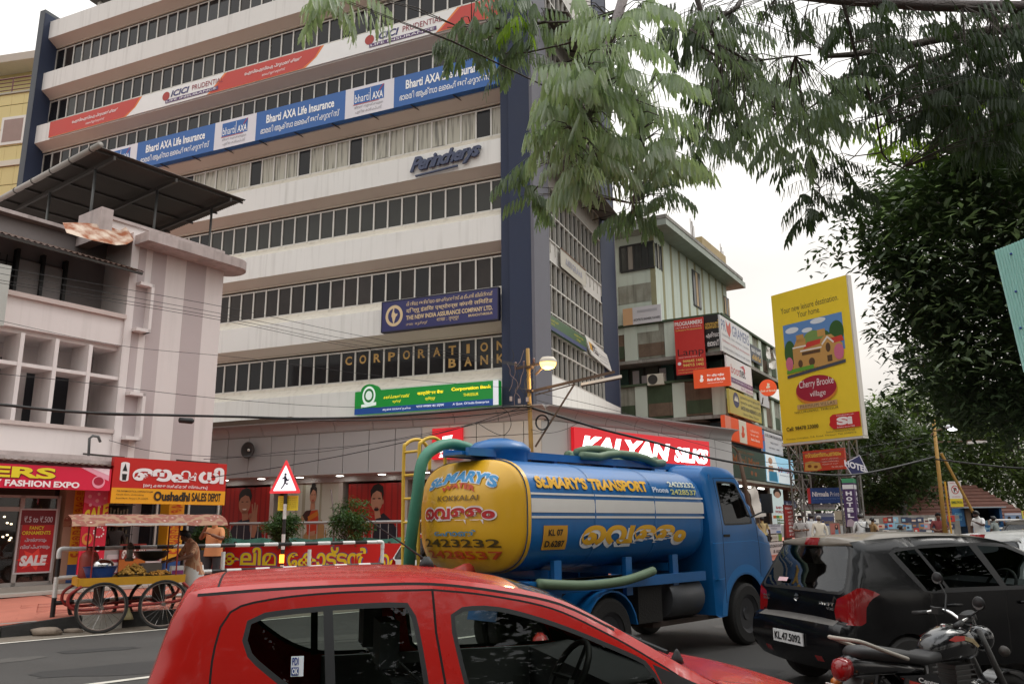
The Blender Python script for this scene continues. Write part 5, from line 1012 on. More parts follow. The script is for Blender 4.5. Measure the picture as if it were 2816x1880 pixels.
bbs('printer_sign', 'blue printing shop sign with red end between lattice towers', (2220, 1344), (2326, 1337), (2326, 1380), (2222, 1386), NF, (28, 66, 132), [('red_end', (186, 40, 44), [R4(0, 0, .08, 1)]), ('lettering', (236, 238, 244), [T('Nirmala', .13, .24, .56, .56, bold=.03), T('Printers', .6, .27, .97, .56, space=1.2)]), ('lettering', (120, 150, 200), [T('Cards, Offset, Screen printing, Thrissur', .14, .66, .92, .76)])])
bbs('white_notice', 'long white shop notice below the blue printing sign', (2205, 1388), (2297, 1384), (2297, 1402), (2205, 1405), NF.off(-.4), (190, 192, 192), [('green_line', (90, 140, 80), [R4(0, .86, 1, 1)]), ('lettering', (96, 96, 104), [T('Lenovo Optic & Digital', .08, .14, .92, .5), T('Thrissur', .2, .6, .8, .76)])])
bbs('oil_sign', 'blue gradient engine oil sign near pavement stalls', (2222, 1412), (2294, 1408), (2294, 1443), (2222, 1446), NF.off(-.8), (86, 100, 150), [('pale_top', (170, 178, 200), [R4(0, 0, 1, .3)]), ('lettering', (200, 170, 60), [T('Castrol', .5, .55, .96, .85, shear=.2)])])
bbs('angled_notice', 'beige notice with black script leaning beside the hotel pillar', (2296, 1408), (2324, 1400), (2324, 1440), (2296, 1448), NF.off(.3), (190, 182, 160), [('lettering', (40, 38, 36), [T('റേറാവേ', .06, .6, .95, .9, bold=.03)])])
bbs('cinema_poster', 'pink poster of a woman in blue on the pavement', (2284, 1438), (2310, 1437), (2310, 1479), (2284, 1480), NF.off(1.2), (190, 120, 110), [('hair', (40, 26, 24), [EL(.66, .26, .17, .18)]), ('face', (206, 160, 140), [EL(.66, .22, .09, .09)]), ('dress', (110, 150, 170), [('p', [(.5, .42), (.82, .42), (.9, 1), (.46, 1)])]), ('red_print', (176, 50, 50), [R4(.06, .66, .4, .94)])], frame=(150, 140, 130))
# poster wall
PWl = Fr(tuple(aty(2376, 1419, 37).xy), (.975, -.22)); pwa = PWl.px(2640, 1440)[0]; pwt = PWl.px(2500, 1416)[1]
pw = thing('poster_wall', 'boundary wall pasted all over with small bills and posters', 'wall', PWl.p(2, .2, 0)); MB().fbox(PWl, 0, pwa, .2, pwt, -.25, 0).build('masonry', conc, pw); rnd = random.Random(11)
PC = [(214, 210, 206), (190, 60, 56), (70, 120, 170), (206, 200, 190), (176, 130, 90), (90, 90, 110), (220, 190, 170), (150, 190, 210), (60, 66, 90), (200, 150, 150), (230, 228, 220), (110, 60, 60)]
for i in range(15):
    for j in range(6):
        if rnd.random() < .1: continue
        w_, h_ = rnd.uniform(.2, .36), rnd.uniform(.18, .27); a = .05+i*(pwa-.3)/15+rnd.uniform(-.06, .06); z = .35+j*.26+rnd.uniform(-.05, .05); o = MB().fbox(PWl, a, a+w_, z, z+h_, .0, .004+.002*(j+i % 3)).build('poster', paint(rnd.choice(PC)), pw)
        MB().fbox(PWl, a+.04, a+w_*.6, z+h_*.3, z+h_*.7, .012, .02).build('picture', paint(rnd.choice(PC)), o)
# tiled shed and blue kiosk
SF = Fr(tuple(aty(2600, 1400, 44).xy), (.96, -.28)); sd = thing('tiled_shed', 'long low shed with red clay tile roof behind the wall', 'shed', SF.p(4, .2, -2))
tile = mat('clay_tile', (.13, .055, .04), .85, var=.4, scale=3, bump=.4); z0 = SF.px(2700, 1440)[1]; z1 = SF.px(2640, 1345)[1]+.3; s0, s1 = SF.px(2380, 1400)[0], SF.px(2860, 1400)[0]
for k in range(11):
    t0, t1 = k/11, (k+1.15)/11; A = lambda s, t, dz: SF.p(s, z0+(z1-z0)*t+dz, -3.4*t)
    e = 2.2*t0; MB().hexa([A(s0, t0, 0), A(s1-e, t0, 0), A(s1-e, t1, 0), A(s0, t1, 0), A(s0, t0, .09), A(s1-e, t0, .09), A(s1-e, t1, .02), A(s0, t1, .02)]).build('tile_row', tile, sd)
MB().fbox(SF, s0+.3, s1-.6, .2, z0, -3, -.5).build('wall', mat('shed_wall', (.16, .1, .08), .9, var=.3), sd)
KF = Fr(tuple(aty(2655, 1420, 36).xy), (.97, -.24)); kx = lambda x: KF.px(x, 1420)[0]; kz_ = lambda y: KF.px(2700, y)[1]
ko = thing('blue_kiosk', 'small blue kiosk with dark open counter and thin tin roof', 'kiosk', KF.p(.6, .2, -1)); kb_ = mat('kiosk_blue', S(38, 92, 140), .6, var=.12)
MB().fbox(KF, kx(2657), kx(2755), .2, kz_(1443), -1.6, 0).build('counter', kb_, ko); MB().fbox(KF, kx(2657), kx(2755), kz_(1443), kz_(1396), -1.6, -1.5).build('back_wall', dkin, ko); MB().fbox(KF, kx(2750), kx(2757), .2, kz_(1396), -1.6, 0).build('side_wall', kb_, ko); MB().fbox(KF, kx(2657), kx(2671), .2, kz_(1396), -1.6, .02).build('brick_pier', brown, ko)
MB().fbox(KF, kx(2645), kx(2760), kz_(1396), kz_(1393), -1.8, .5).build('tin_roof', paint((150, 160, 166)), ko)
ds = MB().fbox(KF, kx(2622), kx(2655), kz_(1446), kz_(1396), -.2, -.1).build('shutter_door', kb_, ko); put_text(MB(), 'MILMA', KF, kx(2666), kx(2740), kz_(1458), kz_(1449), .006, bold=.03).build('lettering', paint((140, 180, 200)), ko, fix=False)
for y, w in ((1409, 'താഴെ'), (1422, 'പാൽ')): put_text(MB(), w, KF, kx(2628), kx(2648), kz_(y+8), kz_(y), -.09, bold=.02).build('lettering', paint((110, 170, 200)), ko, fix=False)
rnd = random.Random(8)
for i in range(12): a = kx(2674)+i*.095; MB().fbox(KF, a, a+.08, kz_(1443), kz_(1443)+rnd.uniform(.1, .3), -.4, -.3).build('goods_packet', paint(rnd.choice(PC)), ko)
PB = KF.off(.2); board('street_poster', 'film poster with two faces right of the kiosk', 'poster', PB, kx(2758), kx(2804), kz_(1450), kz_(1411), 0, .04, face=(120, 140, 170), items=[('face', (150, 100, 80), [EL(.25, .5, .09, .2), EL(.75, .5, .1, .22)]), ('hair', (30, 24, 24), [EL(.25, .34, .1, .12), EL(.75, .32, .11, .12)]), ('band', (190, 190, 200), [R4(0, .02, 1, .14)])])
board('street_poster', 'yellow film bill at the right picture edge', 'poster', PB, kx(2806), kx(2850), kz_(1452), kz_(1405), 0, .04, face=(200, 190, 80), items=[('red_print', (180, 60, 60), [R4(.1, .05, .9, .3)])])
# no parking sign
NP = Fr(tuple(aty(2626, 1360, 31).xy), (.985, -.17)); npx = lambda x, y: NP.px(x, y)
z0 = npx(2628, 1393)[1]; z1 = npx(2624, 1323)[1]; a0 = npx(2609, 1360)[0]; a1 = npx(2644, 1360)[0]
t = board('no_parking_sign', 'white no parking sign with red ring over a yellow panel on post', 'sign', NP, a0, a1, z0, z1, .04, .03, face=(216, 210, 206), items=[('yellow_panel', (214, 190, 40), [R4(0, .68, 1, 1)]), ('ring', (180, 50, 50), [EL(.5, .33, .3, .17)]), ('ring_inside', (220, 216, 212), [EL(.5, .33, .245, .138)]), ('lettering', (40, 40, 44), [T('P', .38, .24, .62, .43, bold=.04)]), ('slash', (180, 50, 50), [('p', [(.28, .22), (.32, .2), (.74, .43), (.7, .45)])]), ('lettering', (180, 50, 60), [T('TRAFFIC POLICE', .08, .04, .92, .09), T('NO PARKING', .2, .58, .8, .62)]), ('lettering', (60, 90, 40), [T('SIMELTRON', .08, .77, .92, .87, bold=.02)])])
MB().tube([NP.p((a0+a1)/2-.3, .2, 0), NP.p((a0+a1)/2-.3, z1, 0)], .035, 8).build('post', paint((200, 150, 40)), t)
rf = thing('distant_barrier', 'white pipe barrier on the pavement beside the kiosk', 'barrier', KF.p(2, .2, 1.2)); e0, e1 = KF.off(1.2).px(2722, 1430)[0], KF.off(1.2).px(2775, 1430)[0]
for z in (kz_(1430), kz_(1452)): MB().tube([KF.p(e0, z, 1.2), KF.p(e1+1.2, z, 1.2)], .04, 8).build('rail', paint((206, 204, 200)), rf)
for s in (e0+.1, e1): MB().tube([KF.p(s, .2, 1.2), KF.p(s, kz_(1429), 1.2)], .035, 8).build('post', paint((60, 58, 58)), rf)
# ================================================================== vegetation
rl_ = lambda n, c, t=.35, v=.35, sc_=.8: mat(n, c, .5, var=v, scale=sc_, trans=t, spec=.3)
lf_pale = rl_('leaf_flash_pale', (.40, .47, .36), .3, .28, 3); lf_mid = rl_('leaf_grey_green', (.17, .22, .15), .35, .35, 1.5); lf_dark = rl_('leaf_dark', (.04, .062, .03), .3, .4, 1.2)  # palest tone: camera-flash brightness of the nearest sprays, put into the leaf colour
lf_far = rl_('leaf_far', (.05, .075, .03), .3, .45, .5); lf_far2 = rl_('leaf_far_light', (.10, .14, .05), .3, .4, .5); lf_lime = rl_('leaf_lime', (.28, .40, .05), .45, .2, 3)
bark = mat('bark', (.10, .085, .075), .9, var=.35, scale=5, bump=.6); bark_pale = mat('bark_pale', (.22, .19, .19), .9, var=.3, scale=6, bump=.6)
def inpoly(x, y, P):
    c = False; j = len(P)-1
    for i in range(len(P)):
        if (P[i][1] > y) != (P[j][1] > y) and x < (P[j][0]-P[i][0])*(y-P[i][1])/(P[j][1]-P[i][1])+P[i][0]: c = not c
        j = i
    return c
def feather(mb, p, az, L, n, pl, rnd, fine, droop=.5):
    """one twice-divided leaf: arching stalk with paired hanging leaflets"""
    d = Vector((math.cos(az), math.sin(az), -.1)).normalized(); sd = d.cross(Vector((0, 0, 1))).normalized(); P = Vector(p); st = []
    for i in range(n+1):
        st.append(P.copy()); d = (d+Vector((0, 0, -droop/n))).normalized(); P = P+d*L/n
    mb.tube([st[0], st[n//2], st[n]], [.0022, .0018, .001], 3, cap=False)
    az2 = rnd.uniform(0, 6.28); face = Vector((math.cos(az2), math.sin(az2), rnd.uniform(-.3, .5)))
    for i in range(1, n+1):
        for s in (-1, 1):
            k = pl*rnd.uniform(.8, 1.1)*(1-.3*abs(i/n-.45)); a = st[i]
            dr = (Vector((0, 0, -1))*rnd.uniform(.85, 1.1)+sd*s*rnd.uniform(.15, .45)+d*rnd.uniform(.05, .35)).normalized()
            wv = dr.cross(face+Vector((rnd.uniform(-.3, .3), rnd.uniform(-.3, .3), 0))).normalized(); hw = k*(.105 if fine else .085); b = len(mb.v); m = 9 if fine else 5
            for j in range(m+1):
                t0 = j/m; q = a+dr*k*t0+Vector((0, 0, -.03*k*t0*t0)); sz = hw*min(1, .3+t0*3.2)*min(1, (1.06-t0)*3)*(1 if j % 2 else .72); mb.v += [tuple(q-wv*sz), tuple(q), tuple(q+wv*sz)]
            nr = dr.cross(wv)*hw*.25
            for j in range(m+1): c_ = mb.v[b+3*j+1]; mb.v[b+3*j+1] = (c_[0]+nr.x, c_[1]+nr.y, c_[2]+nr.z)
            for j in range(m): mb.f += [(b+3*j, b+3*j+1, b+3*j+4, b+3*j+3), (b+3*j+1, b+3*j+2, b+3*j+5, b+3*j+4)]
# ---- near feathery tree: limbs come in from the upper right
ft = thing('feathery_tree', 'overhanging feathery leaved tree with drooping pale sprays across the top', 'tree', (8.5, 3.6, 0)); rnd = random.Random(21)
MB().tube([(8.5, 3.6, -.1), (8.4, 3.65, 1.2), (8.1, 3.8, 3), (7.9, 4.0, 4.6)], [.34, .28, .25, .2], 12).build('trunk', bark, ft, smooth=True)
def pxp(x, y, D): r = ray(x, y); r = r/r.length; return Vector((0, 0, H))+r*D
BR = [ # branch polylines: pixels with distance from the lens, radius
    ([(3400, -300, 8.5), (2816, 20, 7.5), (2560, 15, 7.2), (2310, 0, 6.8), (2050, -30, 6.2), (1900, -60, 5.6), (1715, -10, 4.7)], .055),
    ([(1715, -10, 4.7), (1680, 107, 4.4), (1657, 187, 4.25), (1653, 259, 4.2), (1636, 290, 4.2), (1600, 350, 4.2), (1559, 430, 4.2), (1552, 470, 4.2)], .028),
    ([(1653, 200, 4.25), (1610, 200, 4.2), (1560, 225, 4.2), (1500, 260, 4.2)], .010), ([(1653, 262, 4.2), (1690, 290, 4.3), (1750, 330, 4.4), (1775, 420, 4.4), (1800, 470, 4.4)], .014),
    ([(3300, 200, 9), (2816, 75, 8.4), (2640, 95, 8), (2500, 125, 7.6), (2350, 150, 7.3), (2270, 155, 7.2)], .05), ([(3200, 300, 9), (2816, 90, 8.6), (2760, 108, 8.4), (2600, 155, 8.2), (2500, 185, 8), (2430, 240, 8)], .04),
    ([(2310, -20, 6.8), (2330, 50, 6.8), (2345, 120, 6.8), (2380, 230, 6.9), (2410, 320, 6.9), (2425, 420, 7), (2445, 445, 7), (2500, 470, 7)], .014), ([(2050, -30, 6.2), (2030, 20, 5.6), (1960, 60, 5.5), (1930, 130, 5.5), (1990, 165, 5.6), (2100, 165, 5.8), (2230, 150, 6)], .014),
    ([(1900, -60, 5.6), (1930, 40, 5.4), (1975, 120, 5.4), (2060, 170, 5.6)], .02), ([(1500, 60, 5.2), (1430, 72, 5.2), (1375, 80, 5.2), (1330, 72, 5.3), (1230, 76, 5.4)], .008), ([(1700, 30, 4.8), (1600, 60, 5), (1500, 62, 5.2), (1465, 70, 5.2)], .012),
    ([(1690, 45, 4.8), (1560, 120, 5), (1450, 145, 5.2), (1350, 150, 5.3)], .008), ([(1775, 420, 4.4), (1745, 500, 4.5), (1740, 590, 4.6)], .006), ([(2400, 150, 7.2), (2280, 260, 7), (2180, 330, 7), (2120, 300, 7)], .012), ([(2425, 420, 7), (2350, 430, 7.2), (2280, 480, 7.4), (2210, 590, 7.6)], .006)]
LM = []
for pts, r in BR:
    P = [pxp(*p) for p in pts]; n = len(P); LM.append(P)
    MB().tube(P, [r*(1-.65*i/(n-1)) for i in range(n)], 7).build('limb', bark_pale if pts[-1][2] < 5 else bark, ft, smooth=True)  # nearest limbs get paler bark, flash light put into the colour
MB().tube([(7.9, 4.0, 4.6), LM[0][0].lerp(Vector((7.9, 4, 4.6)), .5)+Vector((0, 0, .3)), LM[0][0], LM[0][1]], [.18, .12, .07, .055], 9).build('limb', bark, ft, smooth=True)
MB().tube([(7.95, 3.95, 4.3), LM[4][0], LM[4][1]], [.15, .07, .05], 9).build('limb', bark, ft, smooth=True); MB().tube([(8.0, 3.9, 3.9), LM[5][0], LM[5][1]], [.12, .06, .04], 9).build('limb', bark, ft, smooth=True)
allp = [q for P in LM for a, b in zip(P[:-1], P[1:]) for q in (a, a.lerp(b, .33), a.lerp(b, .66))]
tw = MB()
def spray(mb, poly, n, dmin, dmax, L, pl, fine, twigs=True):
    xs = [p[0] for p in poly]; ys = [p[1] for p in poly]; k = 0; tries = 0
    while k < n and tries < n*30:
        tries += 1; x, y = rnd.uniform(min(xs), max(xs)), rnd.uniform(min(ys), max(ys))
        if not inpoly(x, y, poly): continue
        p = pxp(x, y, rnd.uniform(dmin, dmax)); feather(mb, p, rnd.uniform(0, 6.28), L*rnd.uniform(.8, 1.25), rnd.randint(6, 9), pl, rnd, fine, rnd.uniform(.4, 1.1)); k += 1
        if twigs:
            q = min(allp, key=lambda v: (v-p).length_squared)
            if (q-p).length < 1.1: tw.tube([q, q.lerp(p, .5)+Vector((0, 0, .03)), p], [.004, .003, .002], 4, cap=False)
near = MB()
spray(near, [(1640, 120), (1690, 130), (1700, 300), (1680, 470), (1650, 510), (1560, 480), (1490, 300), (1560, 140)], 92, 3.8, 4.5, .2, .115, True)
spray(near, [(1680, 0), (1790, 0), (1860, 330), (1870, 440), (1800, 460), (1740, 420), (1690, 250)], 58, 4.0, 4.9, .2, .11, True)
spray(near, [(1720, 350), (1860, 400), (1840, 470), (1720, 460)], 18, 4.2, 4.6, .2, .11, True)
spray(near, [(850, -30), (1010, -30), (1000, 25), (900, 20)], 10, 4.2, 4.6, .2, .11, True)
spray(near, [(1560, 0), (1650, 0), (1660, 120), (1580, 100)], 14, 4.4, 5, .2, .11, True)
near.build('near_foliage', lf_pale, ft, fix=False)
mid = MB()
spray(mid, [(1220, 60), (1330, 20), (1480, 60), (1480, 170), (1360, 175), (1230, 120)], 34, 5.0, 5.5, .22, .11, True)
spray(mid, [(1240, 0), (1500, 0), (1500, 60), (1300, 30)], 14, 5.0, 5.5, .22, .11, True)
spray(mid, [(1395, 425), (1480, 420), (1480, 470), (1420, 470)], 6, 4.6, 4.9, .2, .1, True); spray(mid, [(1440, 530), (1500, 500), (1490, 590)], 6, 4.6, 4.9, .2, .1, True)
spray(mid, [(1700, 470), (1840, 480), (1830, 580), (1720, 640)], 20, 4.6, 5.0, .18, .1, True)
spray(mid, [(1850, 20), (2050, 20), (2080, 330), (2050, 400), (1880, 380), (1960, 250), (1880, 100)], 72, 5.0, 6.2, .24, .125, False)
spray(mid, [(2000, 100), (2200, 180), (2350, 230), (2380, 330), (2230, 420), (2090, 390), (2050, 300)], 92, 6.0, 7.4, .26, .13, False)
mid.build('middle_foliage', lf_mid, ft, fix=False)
drk = MB()
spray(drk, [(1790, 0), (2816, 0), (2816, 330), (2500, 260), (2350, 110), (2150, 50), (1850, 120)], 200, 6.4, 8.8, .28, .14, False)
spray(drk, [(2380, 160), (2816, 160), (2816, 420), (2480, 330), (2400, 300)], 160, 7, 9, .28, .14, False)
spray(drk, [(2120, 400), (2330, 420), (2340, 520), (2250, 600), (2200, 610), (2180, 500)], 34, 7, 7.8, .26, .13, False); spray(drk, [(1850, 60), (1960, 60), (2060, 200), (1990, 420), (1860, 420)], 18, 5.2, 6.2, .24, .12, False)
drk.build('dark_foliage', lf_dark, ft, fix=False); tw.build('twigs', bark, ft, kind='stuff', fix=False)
lm_ = MB(); spray(lm_, [(2430, 300), (2490, 320), (2480, 430), (2435, 430)], 8, 7.4, 7.8, .24, .12, False, False); spray(lm_, [(2700, 200), (2816, 180), (2816, 300), (2720, 310)], 16, 8.5, 9.5, .26, .12, False, False); spray(lm_, [(1400, 20), (1440, 30), (1420, 45)], 2, 5, 5.1, .2, .1, True, False); lm_.build('young_foliage', lf_lime, ft, fix=False)
# ---- broad leaved trees
def leafy(mb, c, n, rad, ls, rnd, flat=.8):
    for _ in range(n):
        v = Vector((rnd.gauss(0, 1), rnd.gauss(0, 1), rnd.gauss(0, 1)*flat)); v = v.normalized()*rad*rnd.random()**.42; p = c+v
        a = rnd.uniform(0, 6.28); d = Vector((math.cos(a), math.sin(a), rnd.uniform(-.9, .25))).normalized(); s = d.cross(Vector((rnd.uniform(-.4, .4), rnd.uniform(-.4, .4), 1))).normalized(); k = ls*rnd.uniform(.5, 1.4); w_ = k*.2
        mid_ = p+d*k*.5+Vector((0, 0, .03*k)); mb.add([p, mid_+s*w_, p+d*k+Vector((0, 0, -.08*k)), mid_-s*w_], [(0, 1, 2, 3)])
bt_ = thing('dark_mango_tree', 'huge dark broad leaved tree filling the right side', 'tree', (14.2, 15.5, 0)); rnd = random.Random(4)
MB().tube([(14.2, 15.5, -.1), (14.1, 15.6, 1.5), (13.6, 15.8, 3.6), (12.8, 16.2, 5.6)], [.55, .45, .4, .3], 14).build('trunk', bark, bt_, smooth=True)
OUT = [(2640, 330), (2570, 400), (2490, 460), (2430, 540), (2420, 600), (2400, 650), (2430, 720), (2470, 780), (2485, 840), (2470, 910), (2500, 965), (2530, 1020), (2580, 1070), (2600, 1130), (2700, 1180), (2900, 1220), (3100, 1000), (3100, 300)]
HOLE = [(2610, 860), (2650, 880), (2720, 870), (2730, 930), (2650, 965), (2600, 920)]
cl = []; k = 0
while len(cl) < 400 and k < 12000:
    k += 1; x, y = rnd.uniform(2330, 3050), rnd.uniform(300, 1200)
    if not inpoly(x, y, OUT) or inpoly(x, y, HOLE): continue
    if y > 1000 and x > 2700: pass
    cl.append(pxp(x, y, rnd.uniform(12.5, 19) if x > 2500 else rnd.uniform(12.5, 15.5)))
lv = MB(); lvt = MB()
for i, c in enumerate(cl): leafy(lv, c, 135, rnd.uniform(.32, .68), .16, rnd)
edge = [(2400, 500), (2370, 580), (2345, 640), (2300, 690), (2260, 715), (2370, 690), (2410, 740), (2430, 800), (2420, 880), (2432, 920), (2450, 975), (2480, 1010), (2400, 610), (2330, 600), (2500, 1060), (2480, 1100), (2540, 1120), (2450, 1085), (2280, 640), (2330, 560), (2370, 520), (2440, 850), (2410, 660)]
for x, y in edge: leafy(lv, pxp(x, y, 13.2), 30, .3, .14, rnd)
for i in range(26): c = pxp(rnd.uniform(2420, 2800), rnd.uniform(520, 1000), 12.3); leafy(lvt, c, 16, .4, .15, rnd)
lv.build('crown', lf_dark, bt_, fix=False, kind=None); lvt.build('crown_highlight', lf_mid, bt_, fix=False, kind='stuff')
for i in range(34):
    c = cl[i*8]; b = Vector((12.8, 16.2, 5.6)) if i % 2 else Vector((13.4, 15.9, 4.2)); m = b.lerp(c, .5)+Vector((rnd.uniform(-.5, .5), rnd.uniform(-.5, .5), rnd.uniform(.1, .8))); MB().tube([b, m, c], [.12, .06, .015], 6).build('limb', bark, bt_, smooth=True)
def tree(px_, D, zc, rx, rz, n, ls, m, label, name='background_tree', seed=0, group=None):
    rnd = random.Random(seed); b = aty(px_, 1440, D); t = thing(name, label, 'tree', (b.x, b.y, .1), group)
    MB().tube([(b.x, b.y, 0), (b.x+.1, b.y, zc*.4), (b.x, b.y, zc*.95)], [.24, .19, .1], 9).build('trunk', bark, t, smooth=True); lv = MB()
    for i in range(n):
        v = Vector((rnd.gauss(0, 1), rnd.gauss(0, 1), rnd.gauss(0, 1))).normalized(); r_ = rnd.uniform(.45, 1); c = Vector((b.x+v.x*rx*r_, b.y+v.y*rx*r_, zc+v.z*rz*r_)); leafy(lv, c, 110, rnd.uniform(.5, .95)*rx/2.4, ls*1.15, rnd)
        if i % 6 == 0: MB().tube([(b.x, b.y, zc*.6), (b.x+v.x*rx*.3, b.y+v.y*rx*.3, zc+v.z*rz*.2), c], [.1, .06, .02], 6).build('limb', bark, t, smooth=True)
    lv.build('crown', m, t, fix=False)
G_ = 'trees behind the poster wall'
tree(2250, 52, 5.2, 3.4, 3.6, 55, .32, lf_far, 'dark tree behind the printing shop and lattice towers', seed=1, group=G_); tree(2400, 47, 5.4, 3.2, 3.6, 60, .3, lf_far, 'dark tree right behind the hotel pillar sign', seed=2, group=G_)
tree(2480, 41, 4.6, 2.6, 2.9, 55, .28, lf_far, 'smaller tree with bare trunk over the poster wall', seed=3, group=G_); tree(2575, 50, 6.4, 4.0, 4.4, 75, .34, lf_far2, 'lighter green tree behind the right lamp pole', seed=4, group=G_)
tree(2700, 56, 6.6, 4.2, 4.6, 75, .36, lf_far, 'dark tree rising behind the clay tile roof', seed=5, group=G_); tree(2830, 48, 5.4, 3.6, 4.0, 65, .32, lf_far2, 'bright green tree at the right edge over the kiosk', seed=6, group=G_)
tree(2160, 64, 6, 3.0, 3.8, 40, .36, lf_far, 'far tree peeping between the block and the billboard', seed=8, group=G_); tree(2330, 70, 8, 4.5, 5.0, 60, .4, lf_far, 'tall far tree seen right below the yellow billboard', seed=9, group=G_); tree(2950, 60, 8, 5, 5, 60, .4, lf_far, 'far dark tree half outside the right edge', seed=10, group=G_)
# ---- shrubs in the shop planter
def shrub(px_, ytop, D, r, hgt, label, seed):
    rnd = random.Random(seed); b = aty(px_, 1490, D); t = thing('planter_shrub', label, 'shrub', (b.x, b.y, 1.15), 'clipped shrubs in front of the shop posters'); top = aty(px_, ytop, D).z; lv = MB()
    for i in range(6): a = i*1.05; MB().tube([(b.x+.08*math.cos(a), b.y+.08*math.sin(a), 1.1), (b.x+r*.6*math.cos(a), b.y+r*.6*math.sin(a), (1.2+top)/2+.1)], [.02, .008], 5).build('stem', bark, t)
    zc = (1.25+top)/2; hz = (top-1.2)/2
    for i in range(46):
        v = Vector((rnd.gauss(0, 1), rnd.gauss(0, 1), rnd.gauss(0, 1))).normalized()*rnd.uniform(.4, 1); leafy(lv, Vector((b.x+v.x*r, b.y+v.y*r, zc+v.z*hz)), 95, .2, .1, rnd)
    lv.build('foliage', lf_shrub, t, fix=False); return t
lf_shrub = rl_('leaf_shrub', (.06, .115, .04), .3, .4, 3)
shrub(575, 1440, 24.4, .62, 0, 'shrub behind the cart vendor at the left end of planter', 1); shrub(775, 1412, 23.8, .52, 0, 'middle shrub below the yellow plate in the planter', 2); t = shrub(965, 1378, 23.2, .68, 0, 'largest shrub with a bare dead stem in the planter', 3)
b = aty(918, 1490, 23.2); MB().tube([(b.x, b.y, 1.1), (b.x-.03, b.y, 2.0), tuple(aty(910, 1345, 23.2))], [.03, .025, .018], 6).build('dead_stem', bark_pale, t)
# ================================================================== vehicles
def smooth_line(P, step=.06, closed=False):
    P = [Vector((p[0], p[1])) for p in P]; n = len(P); out = []
    for i in range(n if closed else n-1):
        a, b, c, d = (P[(i-1) % n], P[i], P[(i+1) % n], P[(i+2) % n]) if closed else (P[max(i-1, 0)], P[i], P[i+1], P[min(i+2, n-1)])
        m = max(1, int((c-b).length/step))
        for k in range(m):
            t = k/m; out.append(.5*((2*b)+(c-a)*t+(2*a-5*b+4*c-d)*t*t+(3*b-a-3*c+d)*t**3))
    if not closed: out.append(P[-1])
    return [(p.x, p.y) for p in out]
def dens(P, step=.08):
    out = []; n = len(P)
    for i in range(n):
        a = Vector(P[i]); b = Vector(P[(i+1) % n]); m = max(1, int((b-a).length/step))
        out += [tuple(a.lerp(b, k/m)) for k in range(m)]
    return out
def segdist(x, y, P):
    best = 1e9
    for i in range(len(P)):
        ax, ay = P[i]; bx_, by_ = P[(i+1) % len(P)]; dx, dy = bx_-ax, by_-ay; L = dx*dx+dy*dy
        t = 0 if L == 0 else max(0, min(1, ((x-ax)*dx+(y-ay)*dy)/L)); ex, ey = x-ax-dx*t, y-ay-dy*t; best = min(best, ex*ex+ey*ey)
    return math.sqrt(best)
def cdt_parts(outline, regions, fn, step=.09):
    """splits a flat outline into named regions with real shared edges and lifts it onto a curved surface"""
    V = []; E = []
    for poly in [outline]+[r[1] for r in regions]:
        b = len(V); n = len(poly); V += [Vector(p) for p in poly]; E += [(b+i, b+(i+1) % n) for i in range(n)]
    xs = [p[0] for p in outline]; ys = [p[1] for p in outline]; x = min(xs)+step/2
    while x < max(xs):
        y = min(ys)+step/2
        while y < max(ys):
            if inpoly(x, y, outline) and segdist(x, y, outline) > step*.35: V.append(Vector((x+random.uniform(-.004, .004), y+random.uniform(-.004, .004))))
            y += step
        x += step
    ov, oe, of, _, _, _ = delaunay_2d_cdt(V, E, [], 0, 1e-5)
    res = {}; cache = [None]*len(ov)
    for f in of:
        cx = sum(ov[i].x for i in f)/len(f); cy = sum(ov[i].y for i in f)/len(f)
        if not inpoly(cx, cy, outline): continue
        nm = 'body'
        for r in regions:
            if inpoly(cx, cy, r[1]): nm = r[0]
        d = res.setdefault(nm, (MB(), {})); ids = []
        for i in f:
            if i not in d[1]:
                if cache[i] is None: cache[i] = fn(ov[i].x, ov[i].y)
                d[1][i] = len(d[0].v); d[0].v.append(tuple(cache[i]))
            ids.append(d[1][i])
        d[0].f.append(tuple(ids))
    return {k: v[0] for k, v in res.items()}
def band(P, w, closed=False):
    """thin strip polygon along a polyline, for shut lines and seals"""
    P = [Vector(p) for p in P]; L = []; R = []
    for i, p in enumerate(P):
        t = (P[min(i+1, len(P)-1)]-P[max(i-1, 0)]).normalized(); n = Vector((-t.y, t.x))*w/2; L.append(tuple(p+n)); R.append(tuple(p-n))
    return L+R[::-1]
def inset(P, d):
    c = Vector((sum(p[0] for p in P)/len(P), sum(p[1] for p in P)/len(P))); n = len(P); out = []
    ar = sum(P[i][0]*P[(i+1) % n][1]-P[(i+1) % n][0]*P[i][1] for i in range(n)); sg = 1 if ar > 0 else -1
    for i in range(n):
        a, b, e = Vector(P[i-1]), Vector(P[i]), Vector(P[(i+1) % n]); t = (e-a).normalized(); nn = Vector((-t.y, t.x))*sg; out.append(tuple(b+nn*d))
    return out
rubber = mat('black_rubber', (.016, .016, .017), .55, var=.2, scale=6); tyre_m = mat('tyre', (.022, .021, .02), .85, var=.25, scale=8, bump=.4); chrome = mat('chrome', (.7, .7, .7), .12, metal=1, var=.05)
seam_m = mat('shut_line', (.008, .006, .006), .9, var=0); alloy = mat('wheel_cover', (.35, .35, .36), .35, metal=.7)
carglass = glassy('car_glass', (.8, .86, .83), .8, .01, 1.38); tintglass = glassy('car_glass_tint', (.3, .32, .32), .7, .01, 1.38); intm = mat('cabin_grey', (.09, .094, .1), .85, var=.15); intl = mat('cabin_light', (.26, .275, .27), .8, var=.1)
